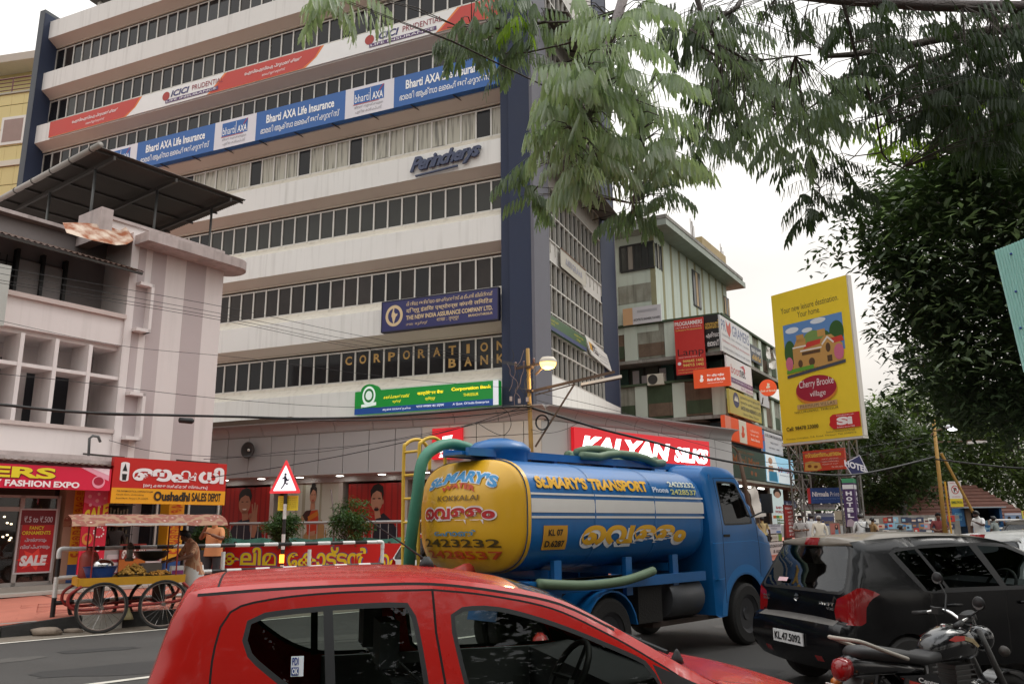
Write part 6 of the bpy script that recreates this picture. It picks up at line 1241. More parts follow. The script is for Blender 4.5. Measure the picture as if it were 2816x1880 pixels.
def wheel(par, x, y, r, w_, side, cover=alloy, nm='wheel'):
    prof = [(r*.62, -w_/2), (r*.9, -w_/2), (r*.98, -w_*.38), (r, -w_*.2), (r, w_*.2), (r*.98, w_*.38), (r*.9, w_/2), (r*.62, w_/2)]
    o = MB().lathe(prof, (x, y, r), 28, axis=(0, side, 0), caps=False).build(nm, tyre_m, par, smooth=True, angle=35)
    MB().lathe([(.001, w_*.30), (r*.2, w_*.34), (r*.22, w_*.26), (r*.5, w_*.30), (r*.58, w_*.42), (r*.63, w_*.45), (r*.63, -w_*.4), (.001, -w_*.4)], (x, y, r), 24, axis=(0, side, 0), caps=False).build('rim', cover, o, smooth=True, angle=30)
    return o
class Car:
    def __init__(s, root, top, zb=.3, W=.8, Wr=.57, belt=.95, zr=1.42, arches=((.65, .3), (2.9, .3)), L=3.6, er=.08, crown=.05, pl=.1):
        s.root = root; s.top = smooth_line(top, .07); s.W, s.Wr, s.belt, s.zr, s.L, s.er, s.crown, s.pl = W, Wr, belt, zr, L, er, crown, pl
        bot = []
        x1, x0 = s.top[-1][0], s.top[0][0]
        for ax, ar in sorted(arches, reverse=True):
            bot += [(ax+ar, zb)]+[(ax+ar*math.cos(t), .30+ar*math.sin(t)) for t in [math.radians(a) for a in range(8, 176, 12)]]+[(ax-ar, zb)]
        s.out = s.top+[(x1-.05, zb)]+bot+[(x0+.05, zb)]
        s.edge = s.top
    def half(s, x, z):
        b = s.W-.05*max(0, (.55-z)/.35)**2-.02*abs(z-.65) if z < s.belt else s.W-.01-(s.W-.01-s.Wr)*((z-s.belt)/(s.zr-s.belt))**1.15
        return b*(1-s.pl*abs((x-s.L*.48)/(s.L*.52))**3.2)
    def ed(s, x, z):
        best = 1e9
        for i in range(len(s.edge)-1):
            ax, ay = s.edge[i]; bx_, by_ = s.edge[i+1]; dx, dy = bx_-ax, by_-ay; l = dx*dx+dy*dy
            t = 0 if l == 0 else max(0, min(1, ((x-ax)*dx+(z-ay)*dy)/l)); ex, ey = x-ax-dx*t, z-ay-dy*t; best = min(best, ex*ex+ey*ey)
        return math.sqrt(best)
    def side(s, sg):
        def fn(x, z):
            y = s.half(x, z); d = s.ed(x, z)
            if d < s.er: q = (s.er-d)/s.er; y -= s.er*.8*(1-math.sqrt(max(0, 1-q*q)))
            return (x, sg*y, z)
        return fn
    def strip(s):
        """arc-length tables of the upper outline and the surface over it"""
        T = [0.]; 
        for a, b in zip(s.top[:-1], s.top[1:]): T.append(T[-1]+math.hypot(b[0]-a[0], b[1]-a[1]))
        s.T = T
        def at(t):
            t = max(0, min(T[-1], t))
            for i in range(len(T)-1):
                if t <= T[i+1]: k = (t-T[i])/max(1e-9, T[i+1]-T[i]); a, b = s.top[i], s.top[i+1]; return a[0]+(b[0]-a[0])*k, a[1]+(b[1]-a[1])*k, (b[0]-a[0])/max(1e-9, T[i+1]-T[i]), (b[1]-a[1])/max(1e-9, T[i+1]-T[i])
        s.at = at
        def fn(t, v):        # v in -1..1
            x, z, tx, tz = at(t); y = s.half(x, z)-s.er*.8; nx, nz = -tz, tx; c = s.crown*(1-abs(v)**2.4); return (x+nx*c, v*y, z+nz*c)
        return fn
    def t_at(s, x, z):
        i = min(range(len(s.top)), key=lambda k: (s.top[k][0]-x)**2+(s.top[k][1]-z)**2); return s.T[i]
def build_car(root, C, paintm, side_regions, strip_regions, mats, step=.085):
    """side_regions / strip_regions: (name, polygon, material, part name)"""
    for sg in (-1, 1):
        R = cdt_parts(C.out, [(r[0], dens(r[1], .06)) for r in side_regions], C.side(sg), step)
        for k, mb in R.items():
            nm, m = ('body_side', paintm) if k == 'body' else mats[k]
            mb.build(nm, m, root, smooth=True, fix=True)
    fn = C.strip(); TT = C.T[-1]; sc_ = C.W
    o = [(0, -sc_), (TT, -sc_), (TT, sc_), (0, sc_)]
    R = cdt_parts(dens(o, .09), [(r[0], dens(r[1](C) if callable(r[1]) else r[1], .07)) for r in strip_regions], lambda t, y: fn(t, y/sc_), step)
    for k, mb in R.items():
        nm, m = ('body_shell', paintm) if k == 'body' else mats[k]
        mb.build(nm, m, root, smooth=True)
    return fn
def rec(t0, t1, y0, y1, r=.06, n=4):
    return rrect(t0, t1, y0, y1, r, n)
def seats(root, xs, z=.45, zt=1.12, w_=.46, m=None, back=.22):
    m = m or intm
    for x in xs:
        for y in (-.36, .36):
            sx = MB().loft([[Vector((x+dx+.0, y+dy*w_/2, z0)) for dy in (-1, 1)]+[Vector((x+dx+.1, y+dy*w_/2, z0)) for dy in (1, -1)] for dx, z0 in ((0, z), (-.06, z+.35), (-back, zt-.16))]); so = sx.build('seat_back', m, root, smooth=True, angle=40)
            MB().box((x+.25, y, z-.03), (.5, w_, .16)).build('seat_cushion', m, root); MB().box((x-back-.0, y, zt-.02), (.09, .26, .2)).build('headrest', m, so)
def steering(root, x, y, z, r=.18):
    ax = Vector((-.85, 0, .5)).normalized(); u = ax.orthogonal().normalized(); v = ax.cross(u); c = Vector((x, y, z))
    o = MB().tube([c+(u*math.cos(a)+v*math.sin(a))*r for a in [k*2*math.pi/20 for k in range(20)]], .016, 7, close=True).build('steering_wheel', rubber, root, smooth=True)
    for a in (0, 2.2, 4.1): MB().bar(c-ax*.03, c+(u*math.cos(a)+v*math.sin(a))*r, .03, .015).build('spoke', rubber, o)
    return o
def plate_text(par, s, fn, m, name='lettering', bold=.03):
    vs, fs, asp = text_geo(s, bold, 0, 1); MB().add([fn(x, y) for x, y in vs], fs).build(name, m, par, fix=False)
# ------------------------------------------------------------------ red hatchback
def red_paint(): return mat('car_red', (.50, .010, .006), .26, var=.05, scale=3, coat=.25, spec=.35)
DIST, ANG = 3.72, math.radians(16); u_ = Vector((math.cos(ANG), math.sin(ANG))); n_ = Vector((-math.sin(ANG), math.cos(ANG)))
ref = Vector(((1180-1408)/F*DIST*.985, DIST)); rp = ref-u_*1.17+n_*.70
rc = thing('parked_car', 'red hatchback parked close in front, cropped by the lower edge', 'car', (rp.x, rp.y, 0), rz=ANG)
topR = [(.06, .30), (-.03, .42), (-.02, .62), (0, .8), (.02, .95), (.06, 1.1), (.11, 1.28), (.16, 1.385), (.22, 1.402), (.45, 1.415), (.8, 1.425), (1.2, 1.42), (1.5, 1.385), (1.78, 1.325), (2.0, 1.22), (2.25, 1.08), (2.48, .95), (2.58, .905), (2.9, .86), (3.2, .79), (3.42, .69), (3.5, .55), (3.5, .4), (3.44, .3)]
CR = Car(rc, topR, W=.80, Wr=.60, belt=.93, zr=1.42, L=3.5, arches=((.62, .31), (2.85, .31)), crown=.035, er=.07)
rpaint = red_paint()
q_out = smooth_line([(.395, 1.20), (.41, 1.275), (.48, 1.305), (.75, 1.325), (1.0, 1.33), (1.085, 1.325), (1.12, 1.27), (1.15, 1.1), (1.165, .95), (1.13, .925), (.8, .93), (.62, .99), (.50, 1.07), (.42, 1.14)], .05, True)
f_out = smooth_line([(1.275, 1.2), (1.275, 1.27), (1.33, 1.30), (1.5, 1.295), (1.75, 1.225), (2.0, 1.125), (2.17, 1.045), (2.21, .99), (2.23, .94), (2.18, .925), (1.6, .925), (1.37, .925), (1.325, .96)], .05, True)
d_rear = smooth_line([(.30, .5), (.30, .8), (.285, 1.0), (.29, 1.18), (.34, 1.31), (.5, 1.355), (.8, 1.375), (1.2, 1.375)], .05); d_mid = [(1.2, 1.375), (1.205, 1.2), (1.24, .95), (1.25, .6), (1.24, .38)]
d_front = smooth_line([(1.2, 1.375), (1.45, 1.345), (1.75, 1.28), (2.0, 1.165), (2.2, 1.05), (2.36, .94), (2.42, .8), (2.4, .5)], .05)
drip = smooth_line([(.2, 1.378), (.5, 1.394), (.9, 1.402), (1.2, 1.398), (1.5, 1.36), (1.8, 1.295), (2.05, 1.175)], .06)
quart = [(2.235, .94), (2.2, 1.03), (2.45, .92), (2.44, .915)]
MR = {'qseal': ('window_seal', rubber), 'qglass': ('rear_window', carglass), 'fseal': ('window_seal', rubber), 'fglass': ('front_window', carglass), 'gap': ('door_gap', seam_m), 'rdoor': ('rear_door', rpaint), 'fdoor': ('front_door', rpaint), 'drip': ('roof_channel', seam_m), 'mirror_tri': ('mirror_base', rubber), 'tl': ('tail_lamp', mat('lamp_red', (.26, .006, .008), .15, var=.1, coat=.6)), 'qbar': ('window_bar', rubber),
      'ws': ('windscreen', glassy('screen_glass', (.62, .62, .58), .75, .05, 1.5)), 'wsr': ('screen_seal', rubber), 'bg': ('rear_screen', carglass), 'bgr': ('screen_seal', rubber), 'hoodgap': ('bonnet_gap', seam_m), 'roofgap': ('roof_joint', seam_m), 'cowl': ('cowl', rubber)}
side = [('rdoor', [(.3, .42)]+d_rear+d_mid[1:]), ('fdoor', d_mid[::-1]+d_front[1:]), ('gap', band(d_rear, .009)), ('gap', band(d_mid, .011)), ('gap', band(d_front, .009)), ('drip', band(drip, .012)), ('qseal', q_out), ('qglass', inset(q_out, .022)), ('qbar', [(.74, .93), (.78, .93), (.76, 1.31), (.72, 1.31)]), ('fseal', f_out), ('fglass', inset(f_out, .02)), ('mirror_tri', quart), ('tl', [(.0, .78), (.02, .95), (.06, 1.02), (.14, .98), (.16, .8), (.08, .72)])]
CR.strip()
tt = CR.t_at; zt0, zt1 = tt(.05, 1.06), tt(.155, 1.37); ws0, ws1 = tt(1.66, 1.35), tt(2.44, .97)
strip = [('bgr', rec(zt0, zt1, -.6, .6, .1)), ('bg', rec(zt0+.025, zt1-.025, -.57, .57, .09)), ('wsr', rec(ws0-.02, ws1+.02, -.80, .80, .05)), ('ws', rec(ws0+.01, ws1, -.765, .765, .05)), ('cowl', [(ws1+.02, -.7), (ws1+.1, -.66), (ws1+.12, .66), (ws1+.02, .7)]), ('hoodgap', band([(ws1+.1, -.66), (ws1+.5, -.7), (ws1+.95, -.66)], .01)), ('roofgap', band([(tt(.27, 1.405), -.8), (tt(.27, 1.405), .8)], .01))]
fnR = build_car(rc, CR, rpaint, side, strip, MR, .08)
for x in (.62, 2.85):
    for sg in (-1, 1): wheel(rc, x, sg*.70, .29, .17, sg)
MB().box((1.6, 0, .34), (2.9, 1.36, .06)).build('floor', intm, rc); seats(rc, (1.25,), z=.5, zt=1.15); seats(rc, (.5,), z=.5, zt=1.05, w_=.6)
MB().loft([[Vector((2.05, y, z)) for z in (.7, .93)]+[Vector((2.3, y, .96)), Vector((2.55, y, .9)), Vector((2.5, y, .6))] for y in (-.68, .68)]).build('dashboard', intm, rc, smooth=True, angle=30)
steering(rc, 1.93, -.36, .93)
for sg in (-1, 1): MB().box((1.5, sg*.71, .72), (1.4, .04, .42)).build('door_card', intl, rc)
MB().box((1.35, .69, .84), (.16, .03, .06)).build('door_pull', rubber, rc)
MB().tube([(1.62, .26, 1.385), (1.62, .0, 1.30), ], .008, 5).build('mirror_stem', rubber, rc); MB().box((1.66, 0, 1.29), (.03, .22, .07)).build('inner_mirror', rubber, rc)
# wipers, aerial, sticker, mirrors
for y0, y1 in ((-.45, .15), (.1, .62)): a = fnR(ws1+.03, y0/.8); b = fnR(ws1-.06, y1/.8); MB().tube([Vector(a)+Vector((0, 0, .025)), Vector(b)+Vector((0, 0, .03))], .011, 5).build('wiper', rubber, rc)
for y in (-.3, .2): a = Vector(fnR(ws1+.16, y/.8)); MB().lathe([(.035, 0), (.03, .025), (.012, .06), (.004, .07)], a, 10).build('washer_jet', rubber, rc, smooth=True)
a = Vector(fnR(tt(1.28, 1.42), .05)); ao = MB().lathe([(.045, -.01), (.035, .02), (.015, .05)], a, 10).build('aerial_base', rubber, rc, smooth=True); MB().tube([a+Vector((0, 0, .03)), a+Vector((-.34, .12, .27))], [.006, .003], 6).build('aerial', rubber, ao)
st = [(.595, 1.06), (.645, 1.06), (.645, 1.135), (.595, 1.135)]; SF_ = CR.side(-1); P4 = [Vector(SF_(*p))+Vector((0, -.004, 0)) for p in st]
so = MB().quad(*P4).build('sticker', paint((226, 228, 232)), rc); fq = lambda u0, u1, v0, v1: (lambda x, y: tuple(P4[0].lerp(P4[1], u0+(u1-u0)*x).lerp(P4[3].lerp(P4[2], u0+(u1-u0)*x), v0+(v1-v0)*y)+Vector((0, -.003, 0))))
plate_text(so, 'PDI', fq(.08, .6, .56, .94), paint((40, 60, 130))); MB().quad(*[Vector(fq(0.04, .62, .06, .46)(x, y)) for x, y in ((0, 0), (1, 0), (1, 1), (0, 1))]).build('blue_box', paint((30, 60, 130)), so, fix=False); plate_text(so, 'OK', lambda x, y: tuple(Vector(fq(.1, .58, .12, .42)(x, y))+Vector((0, -.002, 0))), paint((236, 236, 240)))
for sg in (-1, 1): mo = MB().loft([[Vector((2.18+dx+r*.7*math.cos(a), sg*(.80+dy), .89+r*math.sin(a))) for a in [k*math.pi/5 for k in range(10)]] for dx, dy, r in ((0, 0, .03), (0, .06, .075), (.03, .16, .085), (.05, .2, .05))]).build('wing_mirror', rpaint, rc, smooth=True)
# ------------------------------------------------------------------ black hatchback and its kin
def swift(root, pm, plate=None, full=True):
    top = [(.06, .30), (-.03, .4), (-.05, .55), (-.01, .70), (.07, .735), (.08, .85), (.10, 1.0), (.17, 1.12), (.26, 1.3), (.33, 1.43), (.30, 1.468), (.42, 1.482), (.8, 1.505), (1.3, 1.52), (1.8, 1.505), (2.15, 1.45), (2.45, 1.32), (2.75, 1.16), (3.0, 1.04), (3.12, .99), (3.4, .9), (3.62, .78), (3.7, .6), (3.7, .42), (3.64, .3)]
    C = Car(root, top, W=.84, Wr=.62, belt=1.0, zr=1.5, L=3.7, arches=((.66, .33), (3.02, .33)), crown=.04, er=.06, pl=.09)
    wq = [(.72, 1.37), (.98, 1.395), (1.16, 1.03), (1.02, 1.0), (.94, 1.01)]; wq = wq
    wr = [(1.02, 1.40), (1.66, 1.42), (1.82, 1.03), (1.2, 1.03)]; wf = [(1.76, 1.42), (2.1, 1.40), (2.4, 1.27), (2.72, 1.09), (2.74, 1.03), (1.9, 1.03)]
    day = smooth_line([(.66, 1.36), (.75, 1.405), (1.2, 1.43), (1.7, 1.447), (2.1, 1.43), (2.42, 1.3), (2.8, 1.1), (2.82, 1.02), (2.4, .995), (1.6, .99), (1.0, .985), (.9, 1.0)], .06, True)
    dg1 = [(.98, .42), (1.0, .7), (.95, .98)]; dg2 = [(1.84, .4), (1.85, .8), (1.88, .99)]; dg3 = [(2.86, .45), (2.9, .8), (2.84, 1.03)]
    tl = smooth_line([(-.02, .74), (.05, .86), (.10, 1.0), (.18, 1.05), (.28, 1.04), (.40, .99), (.32, .955), (.24, .87), (.22, .74), (.17, .715)], .05, True)
    lr = mat('lamp_red', (.26, .006, .008), .15, var=.1, coat=.6)
    Ms = {'day': ('window_surround', rubber), 'wq': ('quarter_window', tintglass), 'wr': ('rear_window', tintglass), 'wf': ('front_window', carglass), 'gap': ('door_gap', seam_m), 'tl': ('tail_lamp', lr), 'bg': ('rear_screen', glassy('rear_screen_glass', (.3, .3, .28), .6, .03, 1.6)), 'bgr': ('screen_seal', rubber), 'ws': ('windscreen', carglass), 'wsr': ('screen_seal', rubber), 'stop': ('high_stop_lamp', lr), 'tlr': ('tail_lamp', lr), 'tlq': ('tail_lamp', lr), 'refk': ('reflector', lr), 'bump': ('bumper_ledge', mat('bumper_dusty', (.13, .12, .11), .6)), 'refl': ('reflector', lr), 'roof': ('roof_panel', mat(pm.name+'_dusty', (.17, .145, .115) if 'black' in pm.name else (.62, .62, .6), .45, var=.25, scale=2, coat=.3)), 'rg': ('roof_joint', seam_m)}
    C.strip(); tt = C.t_at; W = C.W
    sd = [('gap', band(dg1, .012)), ('gap', band(dg2, .012)), ('gap', band(dg3, .012)), ('tl', tl), ('day', day), ('wq', wq), ('wr', wr), ('wf', wf)]
    g0, g1 = tt(.12, 1.04), tt(.325, 1.41); s0 = tt(.305, 1.46); r0, r1 = tt(.36, 1.478), tt(2.1, 1.46); w0, w1 = tt(2.2, 1.44), tt(2.98, 1.05); b0, b1 = tt(-.01, .69), tt(.07, .735); l0, l1 = tt(.07, .74), tt(.12, 1.03); k0 = tt(-.05, .42)
    sp = [('roof', [(r0, -W), (r1, -W), (r1, W), (r0, W)]), ('bgr', rec(g0-.02, g1+.02, -.80, .80, .1)), ('bg', rec(g0, g1, -.765, .765, .09)), ('stop', rec(s0-.012, s0+.018, -.17, .17, .012)), ('wsr', rec(w0-.02, w1+.02, -.82, .82, .05)), ('ws', rec(w0, w1, -.79, .79, .05)), ('bump', [(b0, -.72), (b1+.005, -.7), (b1+.005, .7), (b0, .72)]), ('tlr', [(l0, -W), (l1, -W), (l1-.06, -.68), (l0+.1, -.64), (l0, -.66)]), ('tlq', [(l0, W), (l1, W), (l1-.06, .68), (l0+.1, .64), (l0, .66)]), ('refl', rec(k0-.03, k0+.02, -.55, -.43, .01)), ('refk', rec(k0-.03, k0+.02, .43, .55, .01)), ('rg', band([(tt(.36, 1.478), -W), (tt(.36, 1.478), W)], .012))]
    fn = build_car(root, C, pm, sd, sp, Ms, .068 if plate else .1)
    for x in (.66, 3.02):
        for sg in (-1, 1): wheel(root, x, sg*.74, .30, .18, sg)
    MB().box((1.7, 0, .36), (3.0, 1.44, .06)).build('floor', intm, root); seats(root, (1.55,), z=.55, zt=1.25); seats(root, (.75,), z=.55, zt=1.15, w_=.62)
    MB().loft([[Vector((2.45, y, z)) for z in (.72, 1.0)]+[Vector((2.75, y, 1.04)), Vector((3.0, y, .98)), Vector((2.9, y, .6))] for y in (-.7, .7)]).build('dashboard', intm, root, smooth=True, angle=30); steering(root, 2.3, -.37, 1.0)
    for sg in (-1, 1):
        MB().loft([[Vector((2.68+dx+r*.7*math.cos(a), sg*(.82+dy), 1.07+r*math.sin(a))) for a in [k*math.pi/5 for k in range(10)]] for dx, dy, r in ((0, 0, .03), (0, .06, .085), (.03, .17, .095), (.06, .21, .05))]).build('wing_mirror', pm, root, smooth=True)
        for x in (1.12, 2.02): MB().loft([[Vector((x+dx, sg*(C.half(x, .88)+.002+o), .87+dz)) for dz, o in ((-.015, 0), (-.01, .03), (.012, .03), (.016, 0))] for dx in (0, .18)]).build('door_handle', pm, root, smooth=True)
    if plate:
        P0 = Vector(fn(tt(-.04, .50), 0)); x = P0.x-.012; z = .535
        po = MB().box((x, 0, z), (.014, .5, .12)).build('number_plate', paint((222, 222, 222), .3), root); FP = lambda y0, y1, z0, z1: (lambda a, b: (x-.012, y0+(y1-y0)*a, z0+(z1-z0)*b))
        plate_text(po, plate, FP(.22, -.22, z-.038, z+.038), paint((20, 20, 22)))
        ex = Vector(fn(tt(.085, .88), 0)).x-.008; ch = mat('badge_silver', (.75, .75, .74), .2, metal=.9)
        zf = lambda z_: Vector(fn(tt(.085, z_), 0)).x-.012
        def on_rear(y0, y1, z0, z1): return lambda a, b: (zf(z0+(z1-z0)*b)+(.03*abs((y0+(y1-y0)*a)/.8)**2), y0+(y1-y0)*a, z0+(z1-z0)*b)
        lg = on_rear(.045, -.045, .88, .96)
        for zz in ([(0, .55), (.45, .9), (.45, 1), (1, .75), (.55, .5), (.55, .62)], [(1, .45), (.55, .1), (.55, 0), (0, .25), (.45, .5), (.45, .38)]): MB().add([lg(*p) for p in zz], [tuple(range(6))]).build('emblem', ch, root)
        plate_text(root, 'SWIFT', on_rear(-.36, -.58, .875, .905), ch, 'badge'); plate_text(root, 'VXI', on_rear(-.47, -.57, .835, .86), ch, 'badge'); plate_text(root, 'MARUTI', on_rear(.62, .5, .89, .912), ch, 'badge'); plate_text(root, 'SUZUKI', on_rear(.62, .5, .86, .882), ch, 'badge')
        gx = lambda y, t: Vector(fn(t, y/W))+Vector((-.02, 0, .01))
        MB().quad(gx(.42, g0+.04), gx(.22, g0+.04), gx(.22, g0+.085), gx(.42, g0+.085)).build('dealer_sticker', paint((230, 190, 196)), root)
    return fn
AB = math.radians(16); bc = thing('parked_car', 'black hatchback seen from behind with white number plate, parked at the right', 'car', (2.87, 8.7, 0), rz=AB)
blackp = mat('car_black', (.004, .004, .005), .2, var=.3, scale=3, coat=.12, spec=.35); swift(bc, blackp, 'KL.47.5092')
whitep = mat('car_white', (.72, .72, .71), .3, var=.04, coat=.8); wc = thing('parked_car', 'white hatchback partly hidden beyond the black car', 'car', (5.3, 9.95, 0), rz=math.radians(15)); swift(wc, whitep)
gp = mat('car_black_olive', (.02, .02, .017), .35, var=.2, coat=.6); gc = thing('parked_car', 'dark tall car with dusty rear screen at the right picture edge', 'car', (9.15, 14.6, 0), rz=math.radians(40)); gc.scale = (1.0, 1.0, 1.12); swift(gc, gp)
wc2 = thing('parked_car', 'white car seen low behind the truck underside', 'car', (-2.2, 17.6, 0), rz=math.radians(44)); swift(wc2, whitep)
# ------------------------------------------------------------------ water tanker truck
TA = math.radians(45); tk = thing('water_tanker', 'blue water tanker truck with yellow rear end driving across the view', 'truck', (2.66, 12.7, 0), rz=TA)
tb = mat('truck_blue', (.004, .125, .37), .4, var=.2, scale=1.5, coat=.2, streak=.25); ty = mat('truck_yellow', (.72, .40, .012), .4, var=.08, scale=1.5, coat=.3); chas = mat('chassis_dark', (.022, .02, .018), .8, var=.4, scale=4, bump=.3); tw_ = mat('stripe_white', (.72, .70, .66), .45, var=.08)
TX0, TX1, TW, TH, TZ = -4.45, -.84, .90, .635, 1.775
def sup(a, e=.62):  # rounded box ellipse
    c, s_ = math.cos(a), math.sin(a); return (math.copysign(abs(c)**e, c), math.copysign(abs(s_)**e, s_))
def tank_pt(x, a, g=0.):
    c, s_ = sup(a); return Vector((x, (TW+g)*c, TZ+(TH+g)*s_))
NA = 48; rings = [[tank_pt(x, 2*math.pi*k/NA) for k in range(NA)] for x in (TX0, TX0+.06, -3.2, -2, TX1-.25)]
rings += [[Vector((x, (tank_pt(0, 2*math.pi*k/NA).y)*f, TZ+(tank_pt(0, 2*math.pi*k/NA).z-TZ)*f)) for k in range(NA)] for x, f in ((TX1-.1, .97), (TX1-.02, .86), (TX1+.03, .6), (TX1+.04, .05))]
MB().loft(rings).build('tank', tb, tk, smooth=True, angle=60)
def dish(y, z, g=0.):
    q = min(1, (abs(y/TW)**3.2+abs((z-TZ)/TH)**3.2)**(1/3.2)); return Vector((TX0-.02-.30*(1-q**2.6)-g, y, z))
er = []
for f in (1.005, .985, .95, .88, .75, .55, .3, .02):
    R_ = []
    for k in range(NA): p = tank_pt(0, 2*math.pi*k/NA); y, z = p.y*f, TZ+(p.z-TZ)*f; R_.append(dish(y, z) if f < 1 else Vector((TX0+.03, y, z)))
    er.append(R_)
MB().loft(er).build('tank_end', ty, tk, smooth=True)
MB().loft([[tank_pt(x, 2*math.pi*k/NA, .012) for k in range(NA)] for x in (TX0-.0, TX0+.05)], cap=False).build('tank_rim', ty, tk, smooth=True)
for x in (-3.3, -2.1): MB().loft([[tank_pt(x+d, 2*math.pi*k/NA, .004+.004*(abs(d) < .01)) for k in range(NA)] for d in (-.02, 0, .02)], cap=False).build('weld_band', tb, tk, smooth=True)
# painted side: right side is y < 0, angle pi; text runs from rear to front
def side_pt(x, z, g=.006):
    q = max(-1, min(1, (z-TZ)/TH)); s_ = math.copysign(abs(q)**(1/.62), q); a = math.pi-math.asin(max(-1, min(1, s_))); c, s2 = sup(a); return Vector((x, (TW+g)*c, TZ+(TH+g)*s2))
def side_poly(x0, x1, z0, z1, m, nm, g=.005):
    mb = MB(); n = 14; V_ = [side_pt(x0+(x1-x0)*i/n, z0+(z1-z0)*j/3, g) for i in range(n+1) for j in range(4)]; mb.add(V_, [(i*4+j, i*4+4+j, i*4+5+j, i*4+1+j) for i in range(n) for j in range(3)]); mb.build(nm, m, tk, smooth=True, fix=False)
side_poly(TX0+.06, TX1-.12, 1.80, 1.95, tw_, 'stripe'); side_poly(TX0+.06, TX1-.12, 1.99, 2.012, tw_, 'stripe'); side_poly(TX0+.06, TX1-.12, 1.738, 1.762, tw_, 'stripe')
def side_text(s, x0, x1, z0, z1, c, bold=.03, shear=0, nm='lettering', g=.01):
    vs, fs, asp = text_geo(s, bold, shear, 1); MB().add([side_pt(x0+(x1-x0)*x, z0+(z1-z0)*y, g) for x, y in vs], fs).build(nm, paint(c, .5), tk, fix=False)
side_text("St.MARY'S TRANSPORT", -4.28, -2.2, 2.06, 2.20, (226, 170, 30), .05); side_text('Phone', -2.1, -1.75, 2.06, 2.13, (190, 200, 215)); side_text('2423232', -1.7, -1.08, 2.14, 2.21, (200, 206, 190)); side_text('2428537', -1.7, -1.08, 2.04, 2.11, (190, 190, 120))
side_text('െവളളം', -3.58, -1.45, 1.34, 1.63, (232, 232, 236), .06, .15, 'letter_shadow', .008); side_text('െവളളം', -3.55, -1.42, 1.38, 1.66, (224, 168, 34), .045, .15, g=.012)
side_poly(-4.2, -3.8, 1.40, 1.66, paint((206, 150, 40)), 'number_panel', .006); side_text('KL 07', -4.12, -3.88, 1.55, 1.62, (40, 36, 30)); side_text('D.6287', -4.16, -3.84, 1.43, 1.50, (40, 36, 30))
def end_text(s, y0, y1, z0, z1, c, bold=.03, arch=0., nm='lettering', g=.012):
    vs, fs, asp = text_geo(s, bold, 0, 1)
    MB().add([dish(y0+(y1-y0)*x, z0+(z1-z0)*y+arch*(1-(2*x-1)**2), g) for x, y in vs], fs).build(nm, paint(c, .5), tk, fix=False)
end_text("St.MARY'S", .48, -.62, 2.05, 2.20, (225, 232, 240), .09, .09, 'letter_shadow', .009); end_text("St.MARY'S", .48, -.62, 2.06, 2.19, (70, 150, 206), .045, .09); end_text('WATER', .2, -.36, 2.03, 2.09, (196, 70, 40), .04, .05); end_text('KOKKALAI', .24, -.42, 1.94, 2.0, (120, 90, 30), .02)
end_text('െവളളം', .54, -.64, 1.68, 1.88, (236, 226, 226), .08, 0, 'letter_shadow', .009); end_text('െവളളം', .52, -.62, 1.70, 1.86, (190, 40, 44), .04); end_text('േഫാൺ', .3, -.4, 1.55, 1.62, (70, 140, 180), .03); end_text('2423232', .56, -.66, 1.43, 1.52, (74, 60, 20), .02); end_text('2428537', .56, -.66, 1.30, 1.39, (196, 80, 30), .02)
# saddles, chassis, catwalk
for x in (-3.9, -2.6, -1.6):
    MB().box((x, -.80, 1.05), (.12, .06, .45)).build('tank_strut', tb, tk); MB().box((x, .80, 1.05), (.12, .06, .45)).build('tank_strut', tb, tk); MB().box((x, 0, 1.12), (.14, 1.5, .1)).build('cross_member', tb, tk)
for y in (-.38, .38): MB().box((-1.9, y, .86), (5.3, .08, .2)).build('chassis_rail', chas, tk)
MB().box((-4.35, 0, 1.0), (.14, 1.75, .14)).build('rear_bumper', tb, tk); MB().box((-2.6, -.84, .98), (3.3, .06, .12)).build('side_beam', tb, tk); MB().box((-2.6, .84, .98), (3.3, .06, .12)).build('side_beam', tb, tk)
MB().lathe([(.001, 0), (.25, 0), (.27, .03), (.27, .72), (.25, .75), (.001, .75)], (-1.75, -.62, .72), 20, axis=(1, 0, 0), caps=False).build('fuel_tank', mat('fuel_tank_grey', (.11, .115, .125), .45, metal=.4, var=.3), tk, smooth=True, angle=40)
MB().box((-2.15, -.6, .72), (.5, .4, .5)).build('battery_box', chas, tk); MB().box((-1.1, .1, .62), (1.3, .5, .4)).build('gearbox', chas, tk); MB().tube([(-1.2, 0, .6), (-3.0, 0, .5)], .05, 8).build('drive_shaft', chas, tk); MB().box((-1.2, -.5, .42), (1.7, .5, .06)).build('underbody_tray', mat('rust_dark', (.06, .04, .032), .85, var=.4), tk)
for y, sg in ((-.84, -1), (.84, 1)): wheel(tk, 0, y, .42, .22, sg, mat('rim_dark', (.06, .06, .065), .5, metal=.5))
for y, sg in ((-.86, -1), (-.60, -1), (.86, 1), (.60, 1)): wheel(tk, -3.15, y, .42, .2, sg, MATS['rim_dark'])
MB().tube([(0, -.8, .42), (0, .8, .42)], .06, 8).build('front_axle', chas, tk); MB().tube([(-3.15, -.8, .42), (-3.15, .8, .42)], .08, 8).build('rear_axle', chas, tk)
for sg in (-1, 1): MB().loft([[Vector((-3.15+r*math.cos(a), sg*y, .42+r*math.sin(a))) for y in (.46, .98)]+[Vector((-3.15+(r-.02)*math.cos(a), sg*y, .42+(r-.02)*math.sin(a))) for y in (.98, .46)] for r in (.5,) for a in [math.radians(k) for k in range(10, 171, 16)]]).build('mudguard', tb, tk, smooth=True, angle=40)
cw = MB().box((-2.9, 0, 2.47), (3.7, .34, .03)).build('catwalk', tb, tk)
for y in (-.2, .2): MB().box((-2.5, y, 2.49), (4.4, .05, .09)).build('catwalk_rail', tb, tk)
